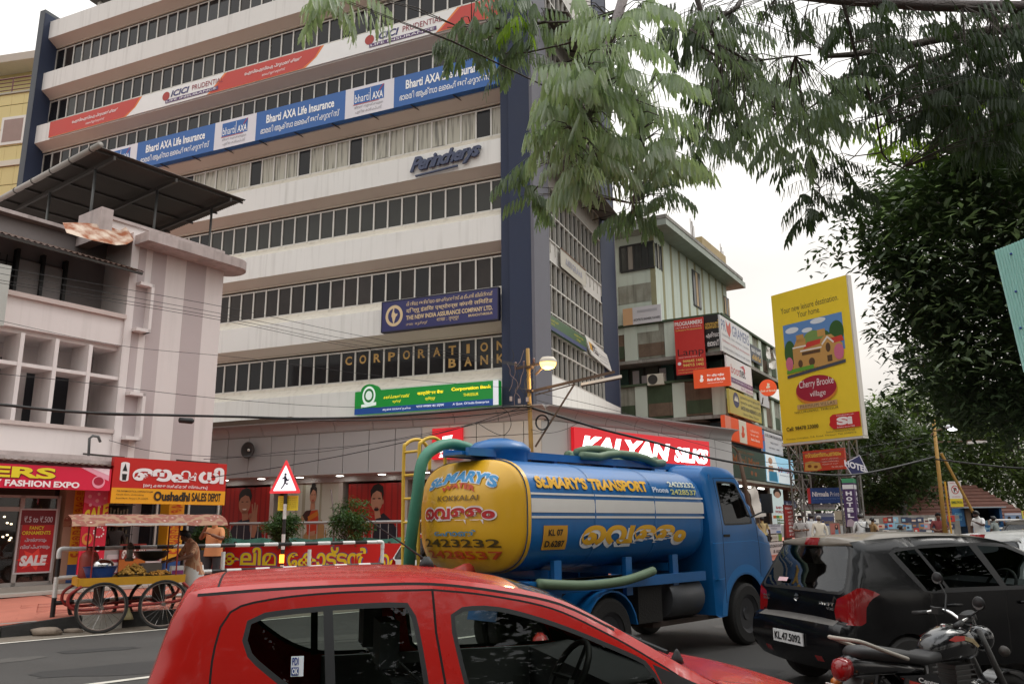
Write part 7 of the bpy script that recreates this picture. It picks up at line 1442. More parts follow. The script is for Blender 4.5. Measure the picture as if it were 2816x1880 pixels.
for x in (-4.2, -3.2, -2.0, -1.1): MB().box((x, 0, 2.42), (.06, .4, .1)).build('catwalk_foot', tb, tk)
MB().lathe([(.34, 2.35), (.35, 2.5), (.38, 2.53), (.38, 2.57), (.3, 2.64), (.12, 2.69), (.001, 2.695)], (-4.0, 0, 0), 24, caps=False).build('manhole_dome', tb, tk, smooth=True, angle=50)
hose = mat('hose_green', (.05, .22, .14), .5, var=.25, scale=6); hosed = mat('hose_olive', (.13, .20, .12), .6, var=.25, scale=6)
for k in range(4):
    y = -.25+.17*k; zz = 2.54+.06*(k % 2); pts = [(-2.75+.1*k, y, zz)]+[(-2.4+i*.25, y+.05*math.sin(i*1.2+k), zz+.07*math.sin(i*.7+k)) for i in range(6)]+[(-.85+.05*k, y+.05, zz)]
    MB().tube(pts, .055, 9).build('coiled_hose', hosed, tk, smooth=True)
def curve3(P, n=6):
    P = [Vector(p) for p in P]; out = []
    for i in range(len(P)-1):
        a, b, c, d = P[max(i-1, 0)], P[i], P[i+1], P[min(i+2, len(P)-1)]
        for k in range(n): t = k/n; out.append(.5*((2*b)+(c-a)*t+(2*a-5*b+4*c-d)*t*t+(3*b-a-3*c+d)*t**3))
    return out+[P[-1]]
MB().tube(curve3([(-3.9, .45, 2.56), (-4.4, .46, 2.64), (-4.82, .42, 2.45), (-4.92, .42, 2.0), (-4.9, .55, 1.45), (-4.75, .75, 1.1), (-4.6, .8, .95)]), .07, 10).build('rear_hose', hose, tk, smooth=True)
MB().tube(curve3([(-4.3, -.9, 1.05), (-3.6, -.97, 1.0), (-2.9, -1.0, 1.02), (-2.3, -.97, 1.1)]), .055, 9).build('side_hose', hosed, tk, smooth=True)
MB().tube([(-4.7, .12, 1.1), (-4.75, -.28, 1.17)], [.07, .1], 10).build('outlet_valve', mat('valve_red', (.45, .05, .03), .5), tk, smooth=True)
ly = mat('ladder_yellow', (.72, .46, .05), .5)
for y in (.62, .92): MB().tube(curve3([(-4.72, y, 1.0), (-4.74, y, 2.45), (-4.7, y, 2.66), (-4.5, y, 2.72), (-4.35, y, 2.6), (-4.33, y, 2.35)]), .022, 7).build('ladder_rail', ly, tk, smooth=True)
for k in range(6): MB().tube([(-4.73, .62, 1.15+k*.28), (-4.73, .92, 1.15+k*.28)], .018, 6).build('ladder_rung', ly, tk)
# cab
topc = [(-.76, .45), (-.79, 1.2), (-.79, 2.2), (-.76, 2.38), (-.66, 2.45), (-.4, 2.475), (-.12, 2.46), (.08, 2.41), (.22, 2.22), (.36, 1.95), (.5, 1.68), (.6, 1.585), (.78, 1.52), (.93, 1.38), (1.0, 1.2), (1.03, .95), (1.03, .7), (1.0, .5)]
CC = Car(tk, topc, zb=.45, W=.93, Wr=.80, belt=1.62, zr=2.45, L=.2, arches=((0.0, .52),), crown=.05, er=.07, pl=0)
CC.half = lambda x, z: (.93 if z < 1.62 else .93-.13*((z-1.62)/.83)**1.2)-.10*max(0, (x-.45)/.58)**2
# one arch for the wheel
CC.out = CC.top+[(.62, .5)]+[(.0+.54*math.cos(a), .42+.54*math.sin(a)) for a in [math.radians(k) for k in range(6, 172, 11)]]+[(-.56, .43), (-.74, .42)]
win = smooth_line([(-.5, 2.22), (-.48, 2.26), (-.05, 2.26), (.03, 2.24), (.3, 1.72), (.29, 1.66), (-.48, 1.64), (-.5, 1.68)], .06, True)
lip = band([(.62*math.cos(a), .42+.62*math.sin(a)) for a in [math.radians(k) for k in range(2, 179, 8)]], .11)
Mc = {'win': ('door_window', tintglass), 'seal': ('window_seal', rubber), 'gap': ('door_gap', seam_m), 'lip': ('arch_lip', mat('truck_blue_light', (.006, .18, .5), .4, var=.1)), 'ws': ('windscreen', tintglass), 'wsr': ('screen_seal', rubber), 'crease': ('side_crease', MATS['truck_blue_light']), 'grille': ('grille', chas)}
CC.strip(); tt = CC.t_at; w0, w1 = tt(.13, 2.38), tt(.5, 1.68)
for sg_mat in (0,): build_car(tk, CC, tb, [('lip', lip), ('crease', band([(-.77, .92), (-.6, .92), (-.55, .93)], .018)), ('crease', band([(-.78, 1.4), (.3, 1.42), (.98, 1.33)], .014)), ('gap', band([(-.55, .6), (-.55, 2.3), (.06, 2.32), (.4, 1.66), (.45, 1.3), (.44, .9)], .012)), ('seal', win), ('win', inset(win, .025))], [('wsr', rec(w0-.02, w1+.02, -.84, .84, .06)), ('ws', rec(w0+.01, w1-.01, -.8, .8, .06)), ('grille', rec(tt(1.02, 1.1), tt(1.03, .8), -.5, .5, .04))], Mc, .09)
MB().box((-.1, 0, .75), (1.2, 1.5, .5)).build('engine_block', chas, tk); MB().box((-.35, -.4, 1.25), (.5, .5, .5)).build('driver_seat', intm, tk); MB().box((-.58, -.4, 1.75), (.12, .5, .6)).build('seat_back', intm, tk); MB().box((.35, 0, 1.45), (.3, 1.6, .25)).build('dashboard', intm, tk); steering(tk, .1, -.38, 1.6, .21)
MB().box((-.66, 0, 1.6), (.04, 1.66, 1.5)).build('rear_panel', tb, tk)
for sg in (-1, 1): mo = MB().tube([(.3, sg*.9, 1.75), (.42, sg*1.1, 1.85), (.42, sg*1.12, 2.05)], .014, 6).build('mirror_arm', rubber, tk); MB().box((.42, sg*1.12, 1.95), (.05, .16, .28)).build('mirror_glass', rubber, mo); MB().box((-.45, sg*.925, 1.5), (.16, .03, .035)).build('door_handle', chas, tk); MB().lathe([(.001, .0), (.1, .02), (.11, 0)], (1.0, sg*.65, .95), 16, axis=(1, 0, 0), caps=False).build('headlamp', chrome, tk, smooth=True)
# ================================================================== street food cart and people
CA = math.radians(34); cl_ = (-6.72, 14.66); ct = thing('food_cart', 'yellow bedded street food cart on four spoked wheels with patterned canopy', 'cart', (*cl_, 0), rz=CA)
cy_ = mat('cart_yellow', S(206, 150, 30), .65, var=.2, scale=4, streak=.3); cred = mat('cart_red', (.28, .02, .015), .55, var=.2, scale=5)
MB().box((0, -.43, .815), (1.66, .03, .13)).build('side_board', cy_, ct); MB().box((0, .43, .815), (1.66, .03, .13)).build('side_board', cy_, ct); MB().box((-.83, 0, .815), (.03, .83, .13)).build('end_board', cy_, ct); MB().box((.83, 0, .815), (.03, .83, .13)).build('end_board', cy_, ct)
for i in range(6): MB().box((0, -.36+i*.143, .79), (1.62, .135, .025)).build('bed_plank', mat('plank', (.2, .13, .07), .85, var=.3, scale=5), ct)
for wx in (-.46, .50):
    for wy in (-.50, .50):
        r = .385; o = MB().tube([(wx+r*math.cos(a), wy, r+.02+r*math.sin(a)) for a in [k*2*math.pi/36 for k in range(36)]], .021, 8, close=True).build('wheel', tyre_m, ct, smooth=True)
        MB().tube([(wx+.355*math.cos(a), wy, r+.02+.355*math.sin(a)) for a in [k*2*math.pi/36 for k in range(36)]], .012, 6, close=True).build('rim', mat('rim_rusty', (.2, .16, .14), .5, metal=.5), o, smooth=True)
        sp = MB()
        for k in range(20): a = k*math.pi/10; sp.tube([(wx+.03*math.cos(a+.5), wy+(.03 if k % 2 else -.03), r+.02+.03*math.sin(a+.5)), (wx+.35*math.cos(a), wy, r+.02+.35*math.sin(a))], .0028, 3, cap=False)
        sp.build('spokes', chrome, o); MB().lathe([(.03, -.05), (.03, .05)], (wx, wy, r+.02), 10, axis=(0, 1, 0)).build('hub', MATS['rim_rusty'], o)
for wy in (-.44, .44):
    MB().tube(curve3([(-.78, wy, .75), (-.95, wy, .62), (-.93, wy, .44), (-.7, wy, .38), (-.2, wy, .40), (.4, wy, .42), (.8, wy, .46), (.93, wy, .6), (.8, wy, .75)]), .026, 7).build('spring_bow', cred, ct, smooth=True)
for wx in (-.46, .5): MB().tube([(wx, -.5, .405), (wx, .5, .405)], .018, 7).build('axle', chas, ct); MB().box((wx, 0, .6), (.06, .8, .35)).build('axle_block', chas, ct)
for px_ in (-.66, .68):
    for py_ in (-.41, .41): MB().tube([(px_, py_, .86), (px_, py_, 1.74)], .014, 6).build('canopy_post', cred, ct)
cv = []; fs = []; n = 22
for i in range(n+1):
    x = -1.05+2.5*i/n
    for j in range(11): y = -.66+1.32*j/10; cv.append((x+.015*math.sin(j*1.3), y, 1.72+.2*(1-(y/.66)**2)+.006*math.sin(i*1.7+j)))
for i in range(n):
    for j in range(10): fs.append((i*11+j, i*11+11+j, i*11+12+j, i*11+1+j))
cm = mat('canopy_print', (.33, .1, .07), .8, var=0)
def floral():
    nn = cm.node_tree.nodes; l = cm.node_tree.links; b = nn['Principled BSDF']; t = nn.new('ShaderNodeTexCoord'); v = nn.new('ShaderNodeTexVoronoi'); v.inputs['Scale'].default_value = 7.5; l.new(t.outputs['Object'], v.inputs['Vector'])
    r = nn.new('ShaderNodeValToRGB'); e = r.color_ramp; e.elements[0].position = .12; e.elements[0].color = (.5, .42, .36, 1); e.elements[1].position = .17; e.elements[1].color = (.24, .07, .045, 1); q = e.elements.new(.5); q.color = (.19, .06, .04, 1); q = e.elements.new(.62); q.color = (.27, .15, .09, 1); l.new(v.outputs['Distance'], r.inputs[0]); l.new(r.outputs[0], b.inputs['Base Color'])
floral(); MB().add(cv, fs).build('canopy', cm, ct, smooth=True)
MB().box((.1, -.64, 1.745), (1.3, .015, .035)).build('canopy_trim', paint((220, 216, 210)), ct)
M34 = Matrix.Rotation(CA, 4, 'Z'); cw_ = lambda x, y, z: Vector((cl_[0], cl_[1], 0))+(M34 @ Vector((x, y, z)))
def item(name, label, cat, x, y, z): return thing(name, label, cat, tuple(cw_(x, y, z)), rz=CA)
t = item('blue_basin', 'round blue plastic basin on the left end of the cart', 'basin', -.5, -.18, .88); MB().lathe([(.2, 0), (.26, .16), (.28, .17), (.265, .165), (.2, .02), (.001, .02)], (0, 0, 0), 24, caps=False).build('bowl', mat('basin_blue', (.02, .07, .28), .35, var=.1), t, smooth=True, angle=40)
t = item('steel_pot', 'upturned shiny steel pot behind the blue basin', 'pot', -.42, .12, 1.03); MB().lathe([(.17, 0), (.175, .04), (.15, .1), (.08, .135), (.001, .14)], (0, 0, 0), 24, caps=False).build('pot', chrome, t, smooth=True); MB().lathe([(.2, -.15), (.15, 0)], (0, 0, 0), 20).build('stand', paint((200, 196, 186)), t)
def snack(x, y, r, hgt, n, label, seed, c):
    t = item('snack_tray', label, 'tray', x, y, .81); MB().lathe([(r*.75, 0), (r*.98, .085), (r, .09), (r*.96, .085), (r*.7, .012), (.001, .012)], (0, 0, 0), 26, caps=False).build('tray', mat('steel_bowl', (.45, .43, .4), .3, metal=.8), t, smooth=True, angle=40); rnd = random.Random(seed)
    for i in range(n):
        a = rnd.uniform(0, 6.28); q = r*.9*math.sqrt(rnd.random()); z = .06+hgt*(1-(q/r)**1.6)*rnd.uniform(.75, 1); p = Vector((q*math.cos(a), q*math.sin(a), z)); d = Vector((rnd.uniform(-1, 1), rnd.uniform(-1, 1), rnd.uniform(-.4, .4))).normalized()*.055
        MB().tube([p-d, p+Vector((0, 0, .02)), p+d], [.012, .019, .011], 5).build('fritter', c, t, smooth=True)
fr1 = mat('fritter_gold', (.48, .27, .05), .7, var=.45, scale=12); snack(.02, -.18, .25, .2, 110, 'steel tray heaped with golden fried snacks beside the blue basin', 1, fr1); snack(.46, -.2, .22, .07, 60, 'shallow steel tray of fried snacks near the vendor', 2, mat('fritter_orange', (.5, .24, .04), .7, var=.4, scale=12))
t = item('frying_wok', 'black iron wok on a box stove on the cart', 'wok', .36, .2, .81); MB().box((0, 0, .13), (.34, .3, .26)).build('stove', mat('stove_steel', (.25, .22, .2), .5, metal=.5, var=.3), t); MB().lathe([(.1, .3), (.24, .36), (.3, .46), (.31, .47), (.295, .46), (.22, .38), (.001, .34)], (0, 0, 0), 26, caps=False).build('pan', mat('iron_black', (.012, .011, .01), .5), t, smooth=True); MB().tube([(.1, -.1, .42), (.42, -.28, .62)], .008, 6).build('ladle', chrome, t)
t = item('snack_box', 'small printed carton on the right end of the cart', 'box', .72, -.25, .88); MB().box((0, 0, .07), (.2, .18, .15)).build('carton', paint((206, 204, 200)), t); MB().box((0, -.095, .04), (.19, .006, .07)).build('print_band', paint((130, 50, 110)), t)
t = item('paper_cones', 'crumpled white paper cones by the snack tray', 'paper', .62, -.1, .88)
for i in range(3): MB().lathe([(.05, 0), (.001, .12)], (.05*i, .02*i, 0), 7, axis=(.3*i-.3, .4, .7)).build('cone', paint((220, 220, 222)), t)
t = item('hanging_lamp', 'glass pressure lamp hanging under the cart canopy', 'lamp', -.02, .05, 1.12); MB().lathe([(.07, 0), (.075, .04), (.05, .06), (.055, .18), (.05, .2), (.08, .22), (.05, .28), (.015, .32)], (0, 0, 0), 16).build('body', mat('lamp_brass', (.12, .1, .08), .4, metal=.6), t, smooth=True, angle=40); MB().tube([(0, 0, .3), (0, 0, .72)], .005, 5).build('hook', chas, t)
t = item('gas_cylinder', 'red gas cylinder standing at the back of the cart', 'gas cylinder', -.62, .3, .81); MB().lathe([(.1, 0), (.15, .03), (.155, .1), (.155, .38), (.12, .46), (.04, .5), (.035, .55)], (0, 0, 0), 20).build('tank', mat('cylinder_red', (.3, .035, .02), .5, var=.2), t, smooth=True, angle=40)
t = item('cart_bell', 'small cream bell lamp slung under the cart', 'lamp', .03, 0, .1); MB().lathe([(.1, 0), (.07, .08), (.04, .12), (.02, .2)], (0, 0, .05), 14).build('shade', paint((190, 176, 130)), t, smooth=True)
# ------------------------------------------------------------------ people
SKN = [mat('skin_brown', S(112, 72, 52), .55, var=.1, scale=8), mat('skin_dark', S(72, 46, 36), .55, var=.1, scale=8), mat('skin_mid', S(140, 94, 70), .55, var=.1, scale=8)]
HAIR = mat('hair_black', (.012, .01, .01), .6, var=.3); GREY = mat('hair_white', (.55, .54, .52), .7, var=.15)
def stripes(name, c1, c2, sc_, vert):
    m = mat(name, c1, .85, var=0); n = m.node_tree.nodes; l = m.node_tree.links; b = n['Principled BSDF']; t = n.new('ShaderNodeTexCoord'); w_ = n.new('ShaderNodeTexWave'); w_.wave_type = 'BANDS'; w_.bands_direction = 'Y' if vert else 'Z'; w_.inputs['Scale'].default_value = sc_; w_.inputs['Distortion'].default_value = .6; l.new(t.outputs['Object'], w_.inputs['Vector'])
    r = n.new('ShaderNodeValToRGB'); r.color_ramp.elements[0].position = .4; r.color_ramp.elements[0].color = (*c1, 1); r.color_ramp.elements[1].position = .55; r.color_ramp.elements[1].color = (*c2, 1); l.new(w_.outputs['Fac'], r.inputs[0]); l.new(r.outputs[0], b.inputs['Base Color']); return m
def person(label, loc, rz, shirt, lower, skin=0, hair=HAIR, h=1.66, arms=None, lean=0., sleeve='short', mundu=None, group=None, legs=None, headdip=0., extra_fn=None, sit=False):
    """one continuous body grown from a jointed skeleton; local +x is where the person faces"""
    s = h/1.68; root = thing('person', label, 'person', loc, group, rz=rz); L = math.sin(lean)
    J = {}; V = []; E = []; R = []; SEG = []
    def add(nm, p, r, par=None, kind=None):
        J[nm] = len(V); V.append(Vector(p)*s); R.append(r*s)
        if par is not None: E.append((J[par], J[nm])); SEG.append((J[par], J[nm], kind))
    up = lambda z: (z-.93)*L
    add('pel', (0, 0, .93), (.15)); add('waist', (up(1.08), 0, 1.08), .14, 'pel', 't'); add('chest', (up(1.28)+.01, 0, 1.28), .155, 'waist', 't'); add('neckb', (up(1.42), 0, 1.425), .075, 'chest', 't'); add('neck', (up(1.48)+.015, 0, 1.48), .052, 'neckb', 'h'); add('headl', (up(1.56)+.03+headdip*.04, 0, 1.555-headdip*.02), .073, 'neck', 'h'); add('headt', (up(1.62)+.03+headdip*.06, 0, 1.625-headdip*.04), .083, 'headl', 'h'); 
    for sd, sg in (('l', 1), ('r', -1)):
        A = (arms or {}).get(sd, ((.02, .26, 1.15), (.08, .27, .92))); e, w_ = A
        add('sh'+sd, (up(1.38), sg*.175, 1.385), .068, 'chest', 't'); add('el'+sd, (e[0], sg*e[1], e[2]), .045, 'sh'+sd, 'au'); add('wr'+sd, (w_[0], sg*w_[1], w_[2]), .031, 'el'+sd, 'al')
        K = (legs or {}).get(sd, ((.02, .1, .5), (-.02, .11, .09))); k_, a_ = K
        add('hip'+sd, (0, sg*.095, .88), .1, 'pel', 'l'); add('kn'+sd, (k_[0], sg*k_[1], k_[2]), .068, 'hip'+sd, 'l'); add('an'+sd, (a_[0], sg*a_[1], a_[2]), .046, 'kn'+sd, 'l'); add('to'+sd, (a_[0]+.16, sg*(a_[1]+.02), max(.03, a_[2]-.055)), .035, 'an'+sd, 'f')
    me = bpy.data.meshes.new('tmp'); me.from_pydata([tuple(v) for v in V], E, []); o = bpy.data.objects.new('tmp', me); col.objects.link(o); md = o.modifiers.new('s', 'SKIN'); md.use_smooth_shade = True
    for i, sv in enumerate(me.skin_vertices[0].data): sv.radius = (R[i], R[i]*(1.18 if i in (J['chest'], J['waist'], J['pel']) else 1)); sv.use_root = (i == 0)
    for i in (J['pel'], J['waist'], J['chest']): me.skin_vertices[0].data[i].radius = (R[i]*1.15, R[i]*.82)
    sb = o.modifiers.new('b', 'SUBSURF'); sb.levels = 2; sb.render_levels = 2
    dg = bpy.context.evaluated_depsgraph_get(); nm_ = bpy.data.meshes.new_from_object(o.evaluated_get(dg)); bpy.data.objects.remove(o); nm_.name = 'body'
    sk = SKN[skin]; nm_.materials.clear()
    for m in (sk, shirt, lower, rubber): nm_.materials.append(m)
    for p in nm_.polygons:
        c = p.center; best = None
        for a, b, kd in SEG:
            A, B = V[a], V[b]; d = B-A; t = max(0, min(1, (c-A).dot(d)/d.length_squared)); q = (c-(A+d*t)).length-R[a]*.6
            if best is None or q < best[0]: best = (q, kd, t)
        kd = best[1]; idx = 0
        if kd == 't': idx = 1 if c.z > .9*s else 2
        elif kd == 'au': idx = 1 if (sleeve == 'long' or best[2] < .8) else 0
        elif kd == 'al': idx = 1 if sleeve == 'long' and best[2] < .9 else 0
        elif kd == 'l': idx = 2
        elif kd == 'f': idx = 3
        p.material_index = idx; p.use_smooth = True
    bo_ = bpy.data.objects.new('body', nm_); col.objects.link(bo_); bo_.parent = root
    hc = (V[J['headt']]*.6+V[J['headl']]*.4)
    rg = []
    for ph in (-25, 0, 25, 50, 75, 89):
        a = math.radians(ph); rr = .101*s*math.cos(a); rg.append([hc+Vector((rr*1.08*math.cos(t)-.012*s-(.02*s if ph < 20 else 0), rr*.95*math.sin(t), .025*s+.098*s*math.sin(a)+(.05*s*max(0, math.cos(t)) if ph < 30 else 0))) for t in [k*2*math.pi/16 for k in range(16)]])
    MB().loft(rg).build('hair', hair, root, smooth=True)
    fb = MB(); fx = hc+Vector((.088*s, 0, -.02*s)); fb.add([fx+Vector((0, 0, .03*s)), fx+Vector((.028*s, 0, -.018*s)), fx+Vector((0, .017*s, -.022*s)), fx+Vector((0, -.017*s, -.022*s))], [(0, 2, 1), (0, 1, 3), (1, 2, 3)]); fb.build('nose', sk, root)
    for sg in (-1, 1):
        MB().lathe([(.001, -.01*s), (.02*s, 0), (.001, .012*s)], hc+Vector((.0, sg*.088*s, -.015*s)), 8, axis=(0, 1, 0)).build('ear', sk, root, smooth=True); MB().lathe([(.001, -.006*s), (.01*s, 0), (.001, .006*s)], hc+Vector((.086*s, sg*.032*s, .008*s)), 8, axis=(1, 0, 0)).build('eye', HAIR, root)
    MB().add([fx+Vector((-.002*s, y*s, z*s)) for y, z in ((-.025, -.045), (.025, -.045), (.02, -.054), (-.02, -.054))], [(0, 1, 2, 3)]).build('mouth', mat('lips_dark', (.12, .05, .045), .5), root)
    for sd, sg in (('l', 1), ('r', -1)):
        w_ = V[J['wr'+sd]]; d = (w_-V[J['el'+sd]]).normalized(); sdv = d.cross(Vector((0, 0, 1))); sdv = sdv.normalized() if sdv.length > .1 else Vector((0, 1, 0)); nv_ = sdv.cross(d); hb = MB(); c1 = w_+d*.085*s
        hb.loft([[w_+sdv*a*.024*s+nv_*b*.016*s for a, b in ((-1, -1), (1, -1), (1, 1), (-1, 1))], [c1+sdv*a*.038*s+nv_*b*.013*s for a, b in ((-1, -1), (1, -1), (1, 1), (-1, 1))]])
        for i, ln in enumerate((.06, .075, .08, .07)): b0 = c1+sdv*(-.03+.02*i)*s; hb.tube([b0, b0+d*ln*.5*s-nv_*.004*s, b0+d*ln*s*.9-nv_*.022*s], [.0095*s, .009*s, .007*s], 5)
        b0 = w_+d*.03*s+sdv*sg*-.03*s; hb.tube([b0, b0+(d*.7-sdv*sg*.7)*.035*s, b0+(d*.95-sdv*sg*.5)*.07*s], [.012*s, .011*s, .008*s], 5); hb.build('hand', sk, root, smooth=True)
    if mundu:
        mr = [[Vector(((r_*1.0)*math.cos(t)+.01, (r_*1.15)*math.sin(t), z))*s+Vector((0, 0, .004*math.sin(t*5))) for t in [k*2*math.pi/20 for k in range(20)]] for z, r_ in ((1.03, .152), (.9, .175), (.7, .18), (.4, .185), (mundu[1], .19))]
        MB().loft(mr, cap=False).build('waist_cloth', mundu[0], root, smooth=True)
    # shirt hem and collar
    MB().loft([[Vector(((r_*.98)*math.cos(t)+up(z), (r_*1.3)*math.sin(t), z))*s for t in [k*2*math.pi/18 for k in range(18)]] for z, r_ in ((1.08, .145), (.95, .152), (.86, .158))], cap=False).build('shirt_hem', shirt, root, smooth=True)
    if extra_fn: extra_fn(root, V, J, s)
    return root
clothw = mat('cloth_white', (.66, .66, .65), .85, var=.08, scale=4); clothc = mat('cloth_cream', (.62, .56, .46), .85, var=.08, scale=4); clothy = mat('cloth_yellow', (.66, .52, .26), .85, var=.08, scale=4); cloth_o = mat('cloth_orange', (.58, .24, .1), .85, var=.12, scale=5); trd = mat('trouser_dark', (.03, .03, .034), .85, var=.15); trk = mat('trouser_khaki', (.3, .27, .22), .85, var=.12); cg = mat('cloth_grey', (.2, .23, .22), .85, var=.12)
vs_ = stripes('cloth_vendor', (.42, .17, .09), (.55, .33, .2), 13, True); ss_ = stripes('cloth_stripe', (.55, .52, .5), (.1, .085, .08), 9, False); mar = mat('cloth_maroon', (.16, .03, .03), .85, var=1.2, scale=14); drk_ = mat('cloth_dim', (.05, .04, .038), .85, var=.3)
# vendor behind the cart's right end, facing the pan (to the left)
vp = cw_(1.12, .14, 0)
person('vendor in striped shirt and white waist cloth bending over the cart', (vp.x, vp.y, 0), CA+math.radians(188), vs_, clothw, 0, h=1.66, lean=.22, headdip=1.6, arms={'l': ((.2, .27, 1.2), (.45, .2, 1.13)), 'r': ((.22, .26, 1.16), (.46, .12, 1.12))}, mundu=(clothw, .32))
op = aty(588, 1500, 17.4); person('man in orange shirt behind the barrier raising a hand to his mouth', (op.x, op.y, .25), math.radians(255), cloth_o, trd, 0, h=1.68, arms={'l': ((.12, .28, 1.2), (.28, .1, 1.3)), 'r': ((.1, .27, 1.2), (.2, .06, 1.48))})
pp_ = SG.p(SG.px(362, 1480)[0], .25, -.8); person('man in dark clothes standing inside the medicine shop', tuple(pp_), math.radians(-60), drk_, trd, 1, h=1.62)
def bag(c, x, z, sg):
    def f(root, V, J, s):
        MB().loft([[Vector((x+a*.17, sg*.2+b*.06, z+k)) for a, b in ((-1, -1), (1, -1), (1, 1), (-1, 1))] for k in (-.13, .0, .12)]).build('shoulder_bag', c, root, smooth=True, angle=50); MB().tube(curve3([(x, sg*.2, z+.1), (.05-.17, -sg*.02, 1.3), (-.02, -sg*.12, 1.47), (.16, -sg*.05, 1.3), (x+.1, sg*.2, z+.1)]), .013, 5).build('bag_strap', c, root)
    return f
bagk = mat('bag_black', (.015, .014, .014), .6)
def at_px(x, D): q = aty(x, 1440, D); return (q.x, q.y, .25)
walk = {'l': ((.12, .1, .5), (.1, .11, .09)), 'r': ((.0, .1, .5), (-.22, .11, .14))}
person('man in yellow shirt with black shoulder bag walking away by the shop boards', at_px(2096, 34), math.radians(60), clothy, trd, 1, h=1.68, legs=walk, extra_fn=bag(bagk, .0, .85, -1))
person('man in striped polo with folded arms beside the red script sign', at_px(2200, 33), math.radians(-95), ss_, trd, 0, h=1.7, arms={'l': ((.06, .3, 1.14), (.26, .02, 1.16)), 'r': ((.06, .3, 1.14), (.27, .05, 1.12))})
person('man in white shirt and white waist cloth turning away', at_px(2232, 34), math.radians(70), clothw, clothw, 0, h=1.76, lean=.15, mundu=(clothw, .2), sleeve='long')
person('old man with white cap and cream shirt facing the camera', at_px(2252, 30.5), math.radians(-100), clothc, trk, 1, hair=GREY, h=1.66, sleeve='long')
person('man in white shirt carrying a black bag near the hotel pillar sign', at_px(2367, 31.5), math.radians(80), clothw, trd, 0, h=1.72, extra_fn=bag(bagk, -.1, 1.12, -1), sleeve='long')
person('man in maroon patterned shirt standing against the lamp pole', at_px(2582, 30), math.radians(-110), mar, trd, 0, h=1.72, arms={'l': ((.04, .28, 1.16), (.22, .02, 1.12)), 'r': ((.04, .28, 1.16), (.2, .1, 1.08))})
person('man in loose white shirt with hand on his chest by the kiosk', at_px(2692, 29), math.radians(200), clothw, trk, 1, h=1.8, headdip=1.2, arms={'l': ((.1, .26, 1.2), (.24, .06, 1.32)), 'r': ((.02, .27, 1.15), (.06, .27, .92))})
person('blurred man in ochre clothes in front of the bill posters', at_px(2399, 33), math.radians(10), mat('cloth_ochre', (.28, .17, .07), .85), trd, 1, h=1.6, legs=walk)
person('person in pale trousers leaning at the white barrier', at_px(2735, 33), math.radians(120), cg, trk, 1, h=1.6)
# scooter rider
sp_ = at_px(2468, 30); sct = thing('motor_scooter', 'dark scooter ridden along the road before the poster wall', 'scooter', (sp_[0], sp_[1], 0), rz=math.radians(8))
for x in (-.5, .62): wheel(sct, x, 0, .25, .11, -1)
MB().loft([[Vector((x, y, z)) for y, z in ((-w_, z0), (w_, z0), (w_*.8, z1), (-w_*.8, z1))] for x, w_, z0, z1 in ((-.75, .1, .5, .72), (-.35, .17, .35, .74), (.0, .15, .35, .74), (.12, .1, .3, .4))]).build('rear_body', trd, sct, smooth=True, angle=40); MB().loft([[Vector((x, y, z)) for y in (-.16, .16) for z in ((.3, .95) if y < 0 else (.95, .3))] for x in (.42, .5)]).build('leg_shield', trd, sct); MB().tube([(.5, -.3, 1.0), (.46, 0, 1.02), (.5, .3, 1.0)], .02, 6).build('handlebar', rubber, sct)
person('rider in grey green shirt seated on the dark scooter', (sp_[0], sp_[1], -.12), math.radians(8), cg, trk, 1, h=1.68, lean=.12, arms={'l': ((.2, .25, 1.2), (.42, .26, 1.1)), 'r': ((.2, .25, 1.2), (.42, .26, 1.1))}, legs={'l': ((.38, .16, .82), (.36, .16, .45)), 'r': ((.38, .16, .82), (.36, .16, .45))})
# ================================================================== barrier, road sign, poles, cables, motorcycle
bw, bk = mat('barrier_white', (.68, .68, .66), .5, var=.12, scale=6), mat('barrier_black', (.018, .017, .017), .5, var=.3, scale=6)
bd = Vector((.748, .663)); b0 = Vector((-7.86, 14.42)); br = thing('pipe_barrier', 'black and white striped pipe barrier along the kerb', 'barrier', (b0.x, b0.y, .25)); Lb = 6.55
BQ = lambda s, z: Vector((b0.x+bd.x*s, b0.y+bd.y*s, z))
def pipe(a, b, r=.038, start=0, seg=.3):
    a, b = Vector(a), Vector(b); L = (b-a).length; n = max(1, round(L/seg))
    for k in range(n): MB().tube([a.lerp(b, k/n), a.lerp(b, (k+1)/n)], r, 9).build('pipe_band', bw if (k+start) % 2 else bk, br, smooth=True, angle=40)
zt_ = 1.34; pipe(BQ(.12, zt_), BQ(Lb-.12, zt_), start=1)
pipe(BQ(0.02, .86), BQ(Lb-.02, .86), start=1); pipe(BQ(.02, .45), BQ(2.9, .45))
MB().tube(curve3([BQ(0, zt_-.16), BQ(0, zt_-.04), BQ(.04, zt_), BQ(.16, zt_)], 4), .043, 10).build('elbow', bw, br, smooth=True); MB().tube(curve3([BQ(Lb, zt_-.16), BQ(Lb, zt_-.04), BQ(Lb-.04, zt_), BQ(Lb-.16, zt_)], 4), .043, 10).build('elbow', bw, br, smooth=True)
for s, st in ((0, 0), (2.9, 1), (4.75, 1), (Lb, 1)): pipe(BQ(s, .2), BQ(s, zt_-.12), .04, st)
